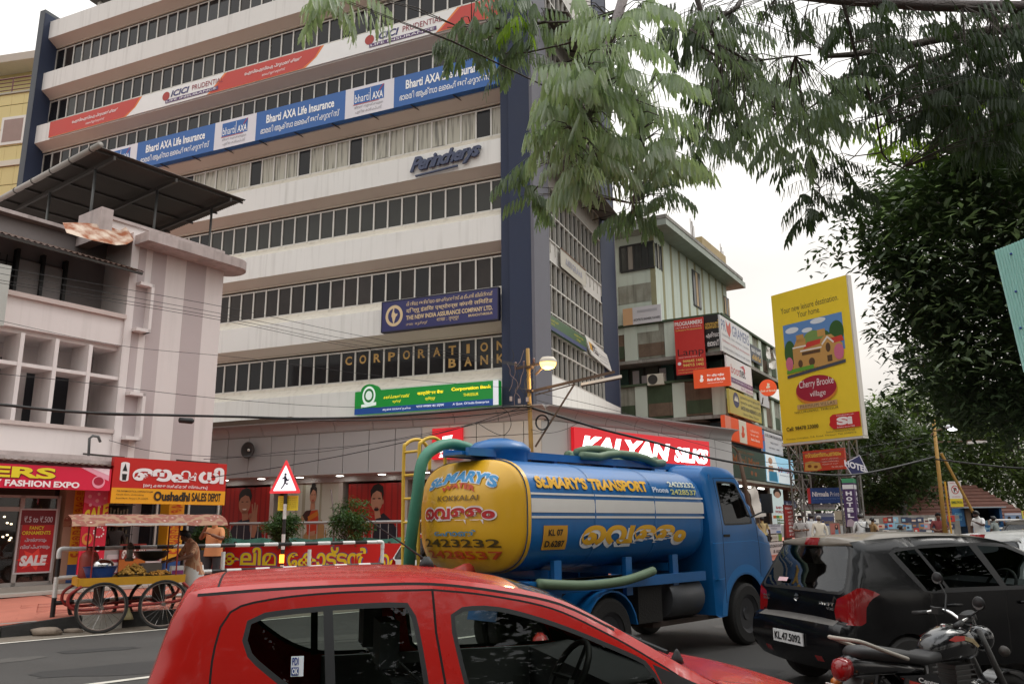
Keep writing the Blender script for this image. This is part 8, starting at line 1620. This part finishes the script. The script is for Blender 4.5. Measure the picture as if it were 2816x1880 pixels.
# pedestrian triangle
sg = aty(785, 1330, 18.6); QF = Fr((sg.x, sg.y), (.985, -.17)); ps = thing('pedestrian_sign', 'bright triangular children crossing sign with red border on striped post', 'sign', (sg.x, sg.y, .25)); tp = QF.px(785, 1262)[1]; bs = QF.px(785, 1356)[1]; hw_ = .385
tri = lambda k: [(-hw_*k, bs+(1-k)*.22), (hw_*k, bs+(1-k)*.22), (0, tp-(1-k)*.5)]
def round_tri(P, r=.05):
    out = []
    for i in range(3):
        a, b, c = Vector(P[i-1]), Vector(P[i]), Vector(P[(i+1) % 3]); u, v = (a-b).normalized()*r, (c-b).normalized()*r
        for t in (0, .33, .66, 1): out.append(tuple((b+u)*(1-t)**2+b*2*t*(1-t)+(b+v)*t*t))
    return out
MB().poly(round_tri(tri(1.0)), QF, .02, 0).build('red_border', mat('sign_red', (.75, .04, .05), .4, var=0, emit=.35), ps); MB().poly(round_tri(tri(.74), .03), QF, .024).build('white_field', mat('sign_white', (.9, .88, .92), .4, var=0, emit=.55), ps)  # no lamp inside: emission stands in for flash thrown back by the sign
ck = paint((40, 36, 60)); cz = (tp+bs)/2-.1
for pts in ([(-.03, .22), (.015, .24), (.045, .2), (.03, .16), (-.01, .16), (-.04, .18)], [(-.04, .15), (.03, .15), (.06, .0), (.02, -.06), (-.03, -.04)], [(-.03, .12), (-.1, .08), (-.09, .04), (-.03, .07)], [(.03, .1), (.09, .03), (.14, .06), (.15, .03), (.08, -.02), (.03, .04)], [(-.02, -.02), (-.06, -.14), (-.14, -.24), (-.11, -.26), (-.02, -.15), (.03, -.04)], [(.01, -.03), (.07, -.09), (.1, -.06), (.12, -.08), (.07, -.14), (-.01, -.07)]): MB().poly([(a*.72, cz+h*.72) for a, h in pts], QF, .028).build('running_child', ck, ps)
def vpipe(par, x, y, z0, z1, r, seg=.32, st=0):
    n = max(1, round((z1-z0)/seg))
    for k in range(n): MB().tube([(x, y, z0+(z1-z0)*k/n), (x, y, z0+(z1-z0)*(k+1)/n)], r, 10).build('post_band', bw if (k+st) % 2 else bk, par, smooth=True, angle=40)
q = QF.p(0, 0, -.04); vpipe(ps, q.x, q.y, .2, bs+.1, .04)
MB().box((q.x, q.y-.05, 1.0), (.09, .06, .18)).build('amber_lamp', mat('amber_lit', (1, .3, .02), .4, var=0, emit=3, ecol=(1, .3, .03)), ps)
yp = board('notice_plate', 'yellow notice plate with small print on the sign post', 'sign', QF.off(-.1), QF.px(762, 1380)[0]-.02, QF.px(815, 1380)[0], QF.px(785, 1403)[1], QF.px(785, 1362)[1], 0, .015, face=(222, 196, 40), items=[('lettering', (150, 130, 30), [T(s_, .1, .12+i*.13, .92, .2+i*.13) for i, s_ in enumerate(('STATE HIGHWAY SAFETY', 'ZEBRA CROSSING AHEAD', 'DRIVE WITH CARE', 'SCHOOL ZONE SLOW', 'TRAFFIC POLICE', 'THRISSUR CITY'))])])
# ------------------------------------------------------------------ lamp pole at the corner
pyel = mat('pole_yellow', S(164, 126, 58), .65, var=.3, scale=5, streak=.4); rusty_ = mat('rust_arm', (.12, .075, .05), .85, var=.4, scale=6)
p1 = aty(1463, 1150, 21.3); lp1 = thing('lamp_pole', 'yellow electric pole with lit amber street lamp and rusty arms at the corner', 'lamp pole', (p1.x, p1.y, .25)); Z = lambda y, x=1463: aty(x, y, p1.y).z
zt = Z(958); MB().tube([(p1.x, p1.y, .2), (p1.x-.03, p1.y, 3.5), (p1.x-.09, p1.y, zt)], [.07, .062, .05], 12).build('pole', pyel, lp1, smooth=True)
for y in (1010, 1075, 1118): z = Z(y); MB().lathe([(.1, -.03), (.1, .03)], (p1.x-.04, p1.y, z), 12).build('clamp', rusty_, lp1)
P = lambda x, y, dd=0.: aty(x, y, p1.y+dd)
MB().bar(P(1415, 1014), P(1482, 1000), .06).build('cross_arm', rusty_, lp1)
for x, y in ((1418, 1003), (1441, 1000), (1468, 992)): q = P(x, y); MB().lathe([(.03, -.08), (.035, -.03), (.02, 0), (.035, .03), (.02, .08)], q, 10).build('insulator', mat('ceramic_brown', (.2, .1, .08), .3), lp1, smooth=True)
MB().bar(P(1469, 1074), P(1690, 1022), .07).build('lamp_arm', rusty_, lp1); MB().bar(P(1471, 1086), P(1580, 1056), .03).build('lamp_arm', rusty_, lp1); MB().bar(P(1472, 1228), P(1580, 1055), .05).build('brace', rusty_, lp1)
for x0, y0, x1, y1 in ((1510, 1064, 1510, 1076), (1565, 1050, 1565, 1062)): MB().bar(P(x0, y0), P(x1, y1), .025).build('arm_tie', rusty_, lp1)
tA, tB = P(1598, 1058), P(1709, 1036); dv_ = (tB-tA).normalized(); tf = MB(); sdv = Vector((0, 1, 0))
tf.loft([[q+sdv*.09+Vector((0, 0, -.03)), q+sdv*.05+Vector((0, 0, .05)), q-sdv*.05+Vector((0, 0, .05)), q-sdv*.09+Vector((0, 0, -.03))] for q in (tA, tB)]).build('tube_fitting', paint((190, 176, 160)), lp1); MB().tube([tA+Vector((0, 0, -.04)), tB+Vector((0, 0, -.04))], .018, 8).build('unlit_tube', paint((120, 110, 104)), lp1)
# amber lantern
hc_ = P(1507, 996); MB().bar(P(1472, 1030), P(1490, 1012), .05).build('lantern_neck', rusty_, lp1)
sh = MB(); rg = []
for f, z in ((.2, .16), (.7, .14), (.98, .06), (1.0, .0)): rg.append([hc_+Vector((.235*f*math.cos(a), .16*f*math.sin(a), z)) for a in [k*math.pi/10 for k in range(20)]])
sh.loft(rg).build('lantern_hood', paint((206, 196, 180)), lp1, smooth=True, angle=50); rg = []
for f, z in ((.96, -.002), (.93, -.08), (.7, -.155), (.3, -.185)): rg.append([hc_+Vector((.23*f*math.cos(a), .155*f*math.sin(a), z)) for a in [k*math.pi/10 for k in range(20)]])
MB().loft(rg).build('lantern_bowl', mat('amber_bowl', (1, .75, .3), .3, var=0, emit=2.6, ecol=(1, .55, .12)), lp1, smooth=True)
L1 = bpy.data.lights.new('amber_lamp', 'POINT'); L1.energy = 45; L1.color = (1, .7, .35); L1.shadow_soft_size = .15; lo = bpy.data.objects.new('amber_lamp_light', L1); col.objects.link(lo); lo.parent = lp1; lo.location = Vector(hc_)-OFF[lp1.name]+Vector((0, 0, -.3))
# loose droppers and coil
rnd = random.Random(2); wire_p = mat('wire_pinkish', (.25, .17, .15), .6); wire_b = mat('wire_black', (.012, .012, .012), .6)
for k, (x0, y0, x1, y1) in enumerate(((1408, 960, 1420, 1095), (1441, 962, 1400, 1075), (1417, 1003, 1450, 1100), (1441, 1000, 1412, 1130), (1468, 992, 1455, 1090), (1395, 1000, 1432, 1105), (1445, 965, 1440, 1120))):
    pts = [P(x0+(x1-x0)*t+rnd.uniform(-9, 9)*math.sin(math.pi*t), y0+(y1-y0)*t, -.1) for t in [i/7 for i in range(8)]]; MB().tube(curve3(pts, 3), .008, 5).build('loose_wire', wire_p if k % 2 else wire_b, lp1)
for x, y in ((1405, 1096), (1428, 1102), (1450, 1098)): q = P(x, y, -.1); MB().box(q, (.07, .05, .12)).build('fuse_box', paint((190, 170, 160)), lp1)
for j in range(4): MB().tube([P(1491+16*math.cos(a)*(1+.05*j), 1161+19*math.sin(a)*(1+.04*j), -.08-.012*j) for a in [k*math.pi/12 for k in range(24)]], .013, 6, close=True).build('cable_coil', wire_b, lp1, smooth=True)
# right lamp pole
p2 = aty(2577, 1300, 29.5); lp2 = thing('lamp_pole', 'yellow pole with lit white street lamp and slanting stay on the right', 'lamp pole', (p2.x, p2.y, .2)); P2 = lambda x, y: aty(x, y, p2.y)
MB().tube([(p2.x, p2.y, .2), P2(2566, 1146)], [.085, .055], 12).build('pole', pyel, lp2, smooth=True); MB().bar(P2(2570, 1215), P2(2725, 1210), .05).build('cross_arm', rusty_, lp2); MB().tube([P2(2560, 1195), P2(2580, 1182), P2(2596, 1177)], .035, 8).build('lamp_bracket', rusty_, lp2)
hq = P2(2616, 1176); MB().loft([[hq+Vector((x, .13*f*math.sin(a)+0, .09*f*math.cos(a)+.03)) for a in [k*math.pi/8 for k in range(16)]] for x, f in ((-.3, .4), (-.1, 1), (.2, 1), (.3, .3))]).build('lantern_hood', paint((200, 200, 205)), lp2, smooth=True); MB().lathe([(.1, -.06), (.17, -.03), (.17, .0)], hq+Vector((.05, 0, -.03)), 16).build('lantern_bowl', mat('white_bowl', (.95, .95, 1), .3, var=0, emit=7), lp2, smooth=True)
MB().tube([P2(2588, 1245), P2(2676, 1408)], .05, 8).build('stay', pyel, lp2); MB().bar(P2(2660, 1217), P2(2725, 1212), .09).build('tube_fitting', paint((206, 200, 196)), lp2)
cp = aty(2050, 1400, 35.5); crp = thing('crooked_post', 'leaning rusty lamp post wrapped in bills by the shops', 'post', (cp.x, cp.y, .25)); MB().tube([aty(2073, 1470, 35.5), aty(2052, 1345, 35.5), aty(2031, 1245, 35.5)], [.12, .1, .07], 10).build('pole', rusty_, crp, smooth=True); MB().tube([aty(2031, 1248, 35.5), aty(2022, 1232, 35.5), aty(1996, 1215, 35.5)], .04, 8).build('bracket', rusty_, crp, smooth=True); MB().tube([(aty(2073, 1470, 35.5).x+.02, aty(2073, 1470, 35.5).y, .2), aty(2073, 1470, 35.5)], .12, 10).build('pole_foot', rusty_, crp)
# cables
def cable(label, pts, r, m=wire_b, sag=0., name='overhead_cable', n=5):
    P_ = curve3([aty(*p) for p in pts], n); c = P_[len(P_)//2]
    return solo(MB().tube(P_, r, 6), name, m, label, 'cable', smooth=True)
cable('thick black cable bundle crossing low over the pink building', [(-120, 1108, 14.0), (0, 1112, 14.6), (150, 1128, 15.6), (303, 1137, 16.4), (500, 1142, 17.6), (680, 1146, 18.4), (820, 1150, 19), (1000, 1147, 19.8), (1200, 1135, 20.4), (1380, 1120, 20.9), (1458, 1118, 21.1)], .030)
cable('second strand twisted along the thick black cable', [(-120, 1116, 14.0), (0, 1113, 14.6), (150, 1126, 15.6), (303, 1140, 16.4), (500, 1141, 17.6), (680, 1148, 18.4), (900, 1156, 19.3), (1150, 1152, 20.2), (1320, 1140, 20.8), (1458, 1124, 21.1)], .016)
cable('heavy black cable from corner pole past the red shop sign to right pole', [(1466, 1122, 21.2), (1533, 1143, 21.8), (1657, 1180, 22.8), (1800, 1216, 23.8), (1960, 1260, 25), (2190, 1297, 26.6), (2324, 1306, 27.4), (2434, 1290, 28.3), (2570, 1256, 29.4)], .036)
jb = aty(512, 1156, 17.6); solo(MB().lathe([(.02, -.16), (.06, -.14), (.065, .12), (.03, .16)], jb, 12, axis=(1, .3, -.05)), 'cable_joint', rubber, 'small black cylindrical joint hanging on the thick cable', 'cable joint', smooth=True)
for k, (y0, y1, y2, yE) in enumerate(((735, 842, 925, 998), (752, 862, 940, 1001), (770, 872, 952, 1003), (778, 880, 958, 1006))): cable(('highest', 'second highest', 'third highest', 'lowest')[k]+' of four thin wires over the pink striped wall', [(-60, y0-12, 15), (0, y0, 15.3), (607, y1, 17.4), (1000, y2, 19.4), (1417+8*k, yE, 21.2)], .0055)
cable('thin wire above the loggia grid towards the tower', [(-60, 868, 15), (330, 950, 17), (680, 985, 18.5), (1100, 1040, 20.2), (1455, 1070, 21.2)], .005); cable('thin wire across the loggia middle shelf', [(-60, 1022, 15), (200, 1048, 16), (600, 1095, 17.5), (1000, 1120, 19.6), (1455, 1112, 21.2)], .006)
for k, pts in enumerate(([(580, 1312, 20.5), (760, 1285, 21), (1000, 1240, 21.4), (1250, 1180, 21.4), (1460, 1110, 21.2)], [(560, 1262, 20), (650, 1257, 20.4), (800, 1240, 21), (1000, 1222, 21.3), (1200, 1190, 21.3), (1460, 1130, 21.2)], [(300, 1210, 19), (420, 1240, 19.4), (600, 1255, 20.2), (780, 1250, 20.8), (950, 1232, 21.2), (1300, 1165, 21.3), (1458, 1125, 21.2)])): cable(('lowest dark wire rising across the grey cladding', 'middle wire rising across the grey cladding', 'wavy wire from the conduit along the grey cladding')[k], pts, (.012, .008, .007)[k])
cable('slack loop of wire drooping left of the lamp pole', [(1310, 1160, 21), (1350, 1185, 21), (1385, 1196, 21), (1405, 1170, 21), (1398, 1135, 21), (1380, 1122, 21)], .009); cable('thin slack wire from the coil to the red sign', [(1460, 1180, 21.2), (1510, 1190, 21.6), (1560, 1178, 22), (1600, 1155, 22.4)], .007)
for k, pts in enumerate(([(1475, 1078, 21.2), (1700, 1130, 23), (1990, 1215, 25), (2180, 1250, 26.5), (2560, 1200, 29.3)], [(1475, 1100, 21.2), (1750, 1172, 23.5), (2000, 1240, 25.5), (2200, 1275, 27), (2560, 1216, 29.3)])): cable(('upper thin wire from corner pole to the right pole', 'lower thin wire from corner pole to the right pole')[k], pts, .007)
cable('drooping cable from the right pole out of the picture', [(2572, 1262, 29.4), (2680, 1275, 27), (2780, 1285, 25.5), (2900, 1290, 24)], .03)
# teal corrugated sheet sign close by on the right
tq = aty(2790, 850, 7.4); TFr = Fr((tq.x, tq.y), (.93, -.37)); cs = MB(); a0_ = TFr.px(2758, 850)[0]; n = 60; z0, z1 = TFr.px(2800, 1025)[1], TFr.px(2790, 682)[1]
for i in range(n):
    a = a0_+i*.025; s0_ = lambda zz, aa: aa+(zz-z1)*-.075
    cs.add([TFr.p(s0_(z0, a), z0+.0*i, 0), TFr.p(s0_(z0, a+.0125), z0, .008), TFr.p(s0_(z0, a+.025), z0, 0), TFr.p(a, z1+.008*i, 0), TFr.p(a+.0125, z1+.008*i, .008), TFr.p(a+.025, z1+.008*i, 0)], [(0, 1, 4, 3), (1, 2, 5, 4)])
ts = thing('teal_sheet', 'bright teal corrugated sheet with blue rivets at the right edge', 'metal sheet', (tq.x+1.2, tq.y-.6, 0)); cs.build('sheet', mat('teal_flashlit', (.5, .92, .84), .5, var=.08), ts)  # teal lightened so the colour carries the flash glow
for i, y in enumerate((700, 803, 903, 1012)): a, h = TFr.px(2770+i*13, y); MB().lathe([(.012, 0), (.001, .012)], TFr.p(a+.03, h, .009), 8, axis=TFr.n).build('rivet', paint((40, 80, 170)), ts)
for s in (.5, 1.3): MB().tube([TFr.p(s, 0, -.05), TFr.p(s, z1, -.05)], .04, 8).build('post', MATS['steel_dark'], ts)
# ------------------------------------------------------------------ motorcycle
MA = math.radians(24); mc = thing('motorcycle', 'black motorcycle with red and gold stripes parked in front of the black car', 'motorcycle', (2.45, 5.76, 0), rz=MA)
mc.scale = (.95, .95, .93)
mblk = mat('bike_black', (.008, .008, .01), .22, var=.2, coat=.8); mgrey = mat('bike_engine', (.12, .12, .12), .5, metal=.6, var=.3); seatm = mat('bike_seat', (.03, .03, .032), .55, var=.4, scale=6); lred = mat('lamp_red', (.35, .01, .01), .15, var=.1, coat=.6); lamb = mat('lamp_amber', (.55, .16, .02), .2, var=.1, coat=.5)
def bike_wheel(x, r):
    o = MB().tube([(x+r*math.cos(a), 0, r+.05+r*math.sin(a)) for a in [k*2*math.pi/36 for k in range(36)]], .045, 10, close=True).build('wheel', tyre_m, mc, smooth=True); rr = r-.05; MB().tube([(x+rr*math.cos(a), 0, r+.05+rr*math.sin(a)) for a in [k*2*math.pi/36 for k in range(36)]], .018, 8, close=True).build('rim', chrome, o, smooth=True); s = MB()
    for k in range(24): a = k*math.pi/12; s.tube([(x+.05*math.cos(a+.6), .04 if k % 2 else -.04, r+.05+.05*math.sin(a+.6)), (x+rr*math.cos(a), 0, r+.05+rr*math.sin(a))], .003, 3, cap=False)
    s.build('spokes', chrome, o); MB().lathe([(.07, -.06), (.075, 0), (.07, .06)], (x, 0, r+.05), 16, axis=(0, 1, 0)).build('hub', mgrey, o)
bike_wheel(0, .27); bike_wheel(1.25, .27)
def ellr(x, w_, zc, hh, n=14, e=.8): return [Vector((x, w_*sup(k*2*math.pi/n, e)[0], zc+hh*sup(k*2*math.pi/n, e)[1])) for k in range(n)]
MB().loft([ellr(-.30, .05, .88, .03), ellr(-.24, .09, .885, .045), ellr(-.05, .115, .865, .055), ellr(.15, .12, .835, .05), ellr(.35, .12, .80, .045), ellr(.48, .11, .815, .05), ellr(.52, .08, .82, .04)]).build('seat', seatm, mc, smooth=True)
MB().loft([ellr(.44, .07, .83, .07), ellr(.52, .115, .86, .10), ellr(.65, .14, .885, .125), ellr(.80, .135, .88, .12), ellr(.90, .09, .86, .09), ellr(.94, .05, .86, .05)]).build('fuel_tank', mblk, mc, smooth=True); MB().lathe([(.045, 0), (.045, .02), (.03, .025)], (.70, 0, 1.0), 14).build('filler_cap', chrome, mc)
goldm = mat('stripe_gold', (.35, .26, .13), .4); redm = mat('stripe_red', (.5, .03, .02), .35)
def tank_side(pts, m, nm):
    for sg in (-1, 1):
        v = []
        for x, z in pts:
            f = max(0., 1-abs((x-.7)/.28)**2.5); y = .14*f**.4*max(.2, 1-abs((z-.88)/.135)**2.6)**.5; v.append(Vector((x, sg*(y+.004), z)))
        MB().add(v, [tuple(range(len(v)))]).build(nm, m, mc)
tank_side([(.55, .93), (.62, .955), (.72, .95), (.70, .92), (.6, .915)], redm, 'stripe'); tank_side([(.71, .95), (.80, .925), (.86, .87), (.83, .86), (.77, .9), (.70, .92)], goldm, 'stripe')
MB().loft([ellr(-.36, .05, .80, .05), ellr(-.3, .075, .80, .075), ellr(-.1, .1, .785, .06), ellr(.12, .11, .76, .05), ellr(.3, .1, .74, .04)]).build('tail_cowl', mblk, mc, smooth=True); MB().loft([ellr(-.42, .045, .77, .05), ellr(-.39, .075, .775, .075), ellr(-.33, .07, .79, .07)]).build('tail_lamp', lred, mc, smooth=True)
for sg in (-1, 1):
    MB().lathe([(.001, -.03), (.035, -.015), (.042, 0), (.03, .025), (.001, .03)], (-.27, sg*.16, .66), 12, axis=(-1, 0, 0)).build('indicator', lamb, mc, smooth=True); MB().tube([(-.24, sg*.05, .67), (-.25, sg*.14, .66)], .008, 5).build('indicator_stalk', rubber, mc)
    pts = [(.05, .72), (.42, .70), (.46, .62), (.36, .53), (.22, .56)]; MB().loft([[Vector((x, sg*y, z)) for x, z in pts] for y in (.06, .105)]).build('side_panel', mblk, mc); MB().add([Vector((x, sg*.108, z)) for x, z in ((.06, .705), (.24, .655), (.34, .60), (.27, .605), (.15, .655))], [(0, 1, 2, 3, 4)]).build('stripe', redm, mc); MB().add([Vector((x, sg*.1085, z)) for x, z in ((.28, .64), (.36, .60), (.40, .56), (.36, .56), (.31, .60))], [(0, 1, 2, 3, 4)]).build('stripe', goldm, mc)
    MB().tube([(-.02, sg*.13, .34), (.10, sg*.12, .70)], .018, 8).build('shock_absorber', rubber, mc); MB().tube([(-.02+.12*t/60+.03*math.cos(t*.9), sg*.125+.03*math.sin(t*.9), .36+.30*t/60) for t in range(60)], .006, 5).build('shock_spring', chas, mc)
    MB().tube([(1.25, sg*.085, .32), (1.05, sg*.085, .72), (.93, sg*.085, .98)], [.026, .022, .018], 8).build('fork', mgrey, mc, smooth=True); MB().tube([(0, sg*.09, .32), (.45, sg*.09, .36)], .022, 6).build('swing_arm', chas, mc)
plate_text(mc, 'Centra', lambda x, y: (.22+.2*x, -.112, .665-.05*x+.035*y), paint((220, 216, 216)), 'badge')
MB().tube(curve3([(.12, .13, .83), (-.1, .14, .9), (-.3, .13, .97), (-.38, .06, .985), (-.38, -.06, .985), (-.3, -.13, .97), (-.1, -.14, .9), (.12, -.13, .83)]), .014, 8).build('grab_rail', mat('rail_ivory', (.4, .37, .32), .5), mc, smooth=True)
MB().loft([[Vector((x, y, z)) for y in (-.075, .075)]+[Vector((x+.01, y, z-.01)) for y in (.075, -.075)] for x, z in ((-.26, .72), (-.36, .58), (-.40, .42))]).build('rear_mudguard', mgrey, mc, smooth=True, angle=40)
po = MB().box((-.405, 0, .60), (.008, .2, .17), rot=Matrix.Rotation(-.25, 3, 'Y')).build('number_plate', paint((214, 210, 204)), mc); plate_text(po, 'KL 8', lambda x, y: (-.418-.03*(.5-y)*.0, .05-.1*x, .62+.05*y), paint((30, 30, 34))); plate_text(po, 'AB 4834', lambda x, y: (-.416, .085-.17*x, .55+.05*y), paint((30, 30, 34)))
MB().box((.62, 0, .46), (.28, .2, .26)).build('engine_case', mgrey, mc); eng = MB().box((.72, 0, .66), (.15, .15, .16)).build('cylinder', mgrey, mc)
for k in range(5): MB().box((.72, 0, .6+k*.035), (.2, .2, .008)).build('cooling_fin', mgrey, eng)
MB().lathe([(.09, -.02), (.1, .0), (.08, .03), (.03, .035)], (.6, -.11, .44), 18, axis=(0, -1, 0)).build('clutch_cover', mgrey, mc, smooth=True, angle=40); MB().tube(curve3([(.8, -.05, .62), (.9, -.1, .5), (.8, -.14, .3), (.5, -.15, .27), (.1, -.16, .3), (-.3, -.17, .36)]), .028, 9).build('exhaust', chrome, mc, smooth=True)
for a, b in (((.9, 0, .95), (.5, 0, .8)), ((.9, 0, .9), (.82, 0, .4)), ((.82, 0, .4), (.45, 0, .33)), ((.5, 0, .8), (-.2, 0, .8)), ((.45, 0, .33), (.4, 0, .78))): MB().tube([a, b], .02, 7).build('frame_tube', chas, mc)
MB().loft([[Vector((1.25+.345*math.cos(a), y, .32+.345*math.sin(a))) for y in (-.065, .065)]+[Vector((1.25+.335*math.cos(a), y, .32+.335*math.sin(a))) for y in (.065, -.065)] for a in [math.radians(k) for k in range(20, 175, 14)]]).build('front_mudguard', mblk, mc, smooth=True, angle=40)
MB().lathe([(.03, -.1), (.085, -.06), (.095, 0), (.09, .02)], (1.06, 0, .9), 18, axis=(1, 0, -.1)).build('headlamp', mblk, mc, smooth=True); MB().lathe([(.05, -.03), (.055, .03), (.04, .035)], (.95, 0, 1.06), 14, axis=(-.5, 0, 1)).build('speedometer', rubber, mc, smooth=True)
SA = math.radians(-32); hb = lambda x, y, z: Vector((.86+x*math.cos(SA)-y*math.sin(SA), x*math.sin(SA)+y*math.cos(SA), z)); MB().tube(curve3([hb(-.14, -.36, 1.06), hb(-.02, -.24, 1.09), hb(.05, -.1, 1.02), hb(.05, .1, 1.02), hb(-.02, .24, 1.09), hb(-.14, .36, 1.06)]), .013, 8).build('handlebar', chrome, mc, smooth=True)
for sg in (-1, 1):
    MB().tube([hb(-.12, sg*.34, 1.062), hb(-.2, sg*.44, 1.045)], .02, 9).build('grip', rubber, mc, smooth=True); MB().tube([hb(-.02, sg*.26, 1.09), hb(-.06, sg*.44, 1.10)], .007, 5).build('lever', rubber, mc); MB().box(hb(-.07, sg*.27, 1.085), (.06, .06, .05)).build('switch_box', rubber, mc)
    MB().tube([hb(-.03, sg*.22, 1.08), hb(.02, sg*.3, 1.2-.06*(sg < 0)), hb(.0, sg*.36, 1.3-.13*(sg < 0))], .007, 6).build('mirror_stem', rubber, mc); mo = MB().lathe([(.001, -.02), (.042, -.012), (.05, 0)], hb(.0, sg*.38, 1.33-.13*(sg < 0)), 16, axis=(1, 0, .1)).build('mirror_shell', rubber, mc, smooth=True); MB().lathe([(.046, .0), (.046, .004)], hb(-.006, sg*.38, 1.33-.13*(sg < 0)), 16, axis=(-1, 0, .1)).build('mirror_glass', mgrey, mo)
MB().tube(curve3([(.86, .04, .6), (.92, .26, .58), (.94, .3, .4), (.86, .05, .3), (.86, -.05, .3), (.94, -.3, .4), (.92, -.26, .58), (.86, -.04, .6)]), .014, 7).build('crash_guard', chrome, mc, smooth=True)
MB().tube([(.35, .1, .34), (.25, .3, .02)], .012, 6).build('side_stand', chas, mc)
for sg in (-1, 1): MB().lathe([(.001, -.03), (.035, -.015), (.042, 0), (.03, .025), (.001, .03)], (1.02, sg*.2, .83), 12, axis=(1, 0, 0)).build('indicator', paint((70, 66, 62)), mc, smooth=True)
# parked bike glimpsed behind the vendor
pbk = aty(548, 1590, 19.0); sb2 = thing('motor_scooter', 'black scooter with round mirrors parked behind the vendor', 'scooter', (pbk.x, pbk.y, .25), rz=math.radians(-70))
for x in (-.5, .62): wheel(sb2, x, 0, .25, .11, -1)
MB().loft([[Vector((x, y, z)) for y, z in ((-w_, z0), (w_, z0), (w_*.8, z1), (-w_*.8, z1))] for x, w_, z0, z1 in ((-.75, .1, .5, .72), (-.35, .17, .35, .74), (.0, .15, .35, .74), (.12, .1, .3, .4))]).build('rear_body', trd, sb2, smooth=True, angle=40); MB().loft([[Vector((x, y, z)) for y in (-.16, .16) for z in ((.3, .95) if y < 0 else (.95, .3))] for x in (.42, .5)]).build('leg_shield', trd, sb2); MB().tube([(.5, -.3, 1.0), (.46, 0, 1.02), (.5, .3, 1.0)], .02, 6).build('handlebar', rubber, sb2)
for sg in (-1, 1): MB().tube([(.48, sg*.25, 1.02), (.48, sg*.32, 1.2)], .008, 5).build('mirror_stem', rubber, sb2); MB().lathe([(.001, -.02), (.06, 0)], (.48, sg*.32, 1.25), 12, axis=(1, 0, 0)).build('mirror', rubber, sb2)
# ------------------------------------------------------------------ unseen trees added over and behind the camera to darken foreground and reflections
def canopy_tree(x, y, zc, rx, rz, n, label, seed, ls=.5, lm=None):
    rnd = random.Random(seed); t = thing('added_shade_tree', label, 'tree', (x, y, 0), 'shade trees along the near side of the road'); MB().tube([(x, y, -.1), (x+.1, y, zc*.35), (x, y+.1, zc*.8)], [.42, .32, .2], 12).build('trunk', bark, t, smooth=True); lv = MB()
    for i in range(n):
        v = Vector((rnd.gauss(0, 1), rnd.gauss(0, 1), rnd.gauss(0, 1))).normalized(); r_ = rnd.uniform(.35, 1); c = Vector((x+v.x*rx*r_, y+v.y*rx*r_, zc+v.z*rz*r_)); leafy(lv, c, 60, rnd.uniform(.6, 1.1), ls, rnd)
        if i % 8 == 0: MB().tube([(x, y, zc*.55), (x+v.x*rx*.4, y+v.y*rx*.4, zc+v.z*rz*.25), c], [.13, .08, .02], 6).build('limb', bark, t, smooth=True)
    lv.build('crown', lm or lf_far, t, fix=False)
canopy_tree(-5.5, -4.5, 7.2, 5.0, 2.8, 95, 'shade tree standing behind the viewer to the left', 31); canopy_tree(2.0, -6.5, 7.6, 5.2, 3.0, 105, 'shade tree standing right behind the viewer', 32); canopy_tree(9.0, -3.5, 7.4, 5.2, 3.0, 105, 'shade tree standing behind the viewer to the right', 33); canopy_tree(15.5, 4.5, 7.4, 5.0, 3.2, 100, 'shade tree beside the mango tree outside the view', 34); canopy_tree(-13, -7, 7.5, 5, 3, 80, 'shade tree far to the left behind the viewer', 35)
for i_, x_ in enumerate((-17, -8, 1, 10, 19)): canopy_tree(x_, -15-(i_ % 2)*2, 4.2, 5.2, 3.9, 80, ('leftmost', 'second', 'middle', 'fourth', 'rightmost')[i_]+' low bushy park tree in the row behind the viewer', 41+i_, .42)  # added row, unseen, to darken what the car glass reflects
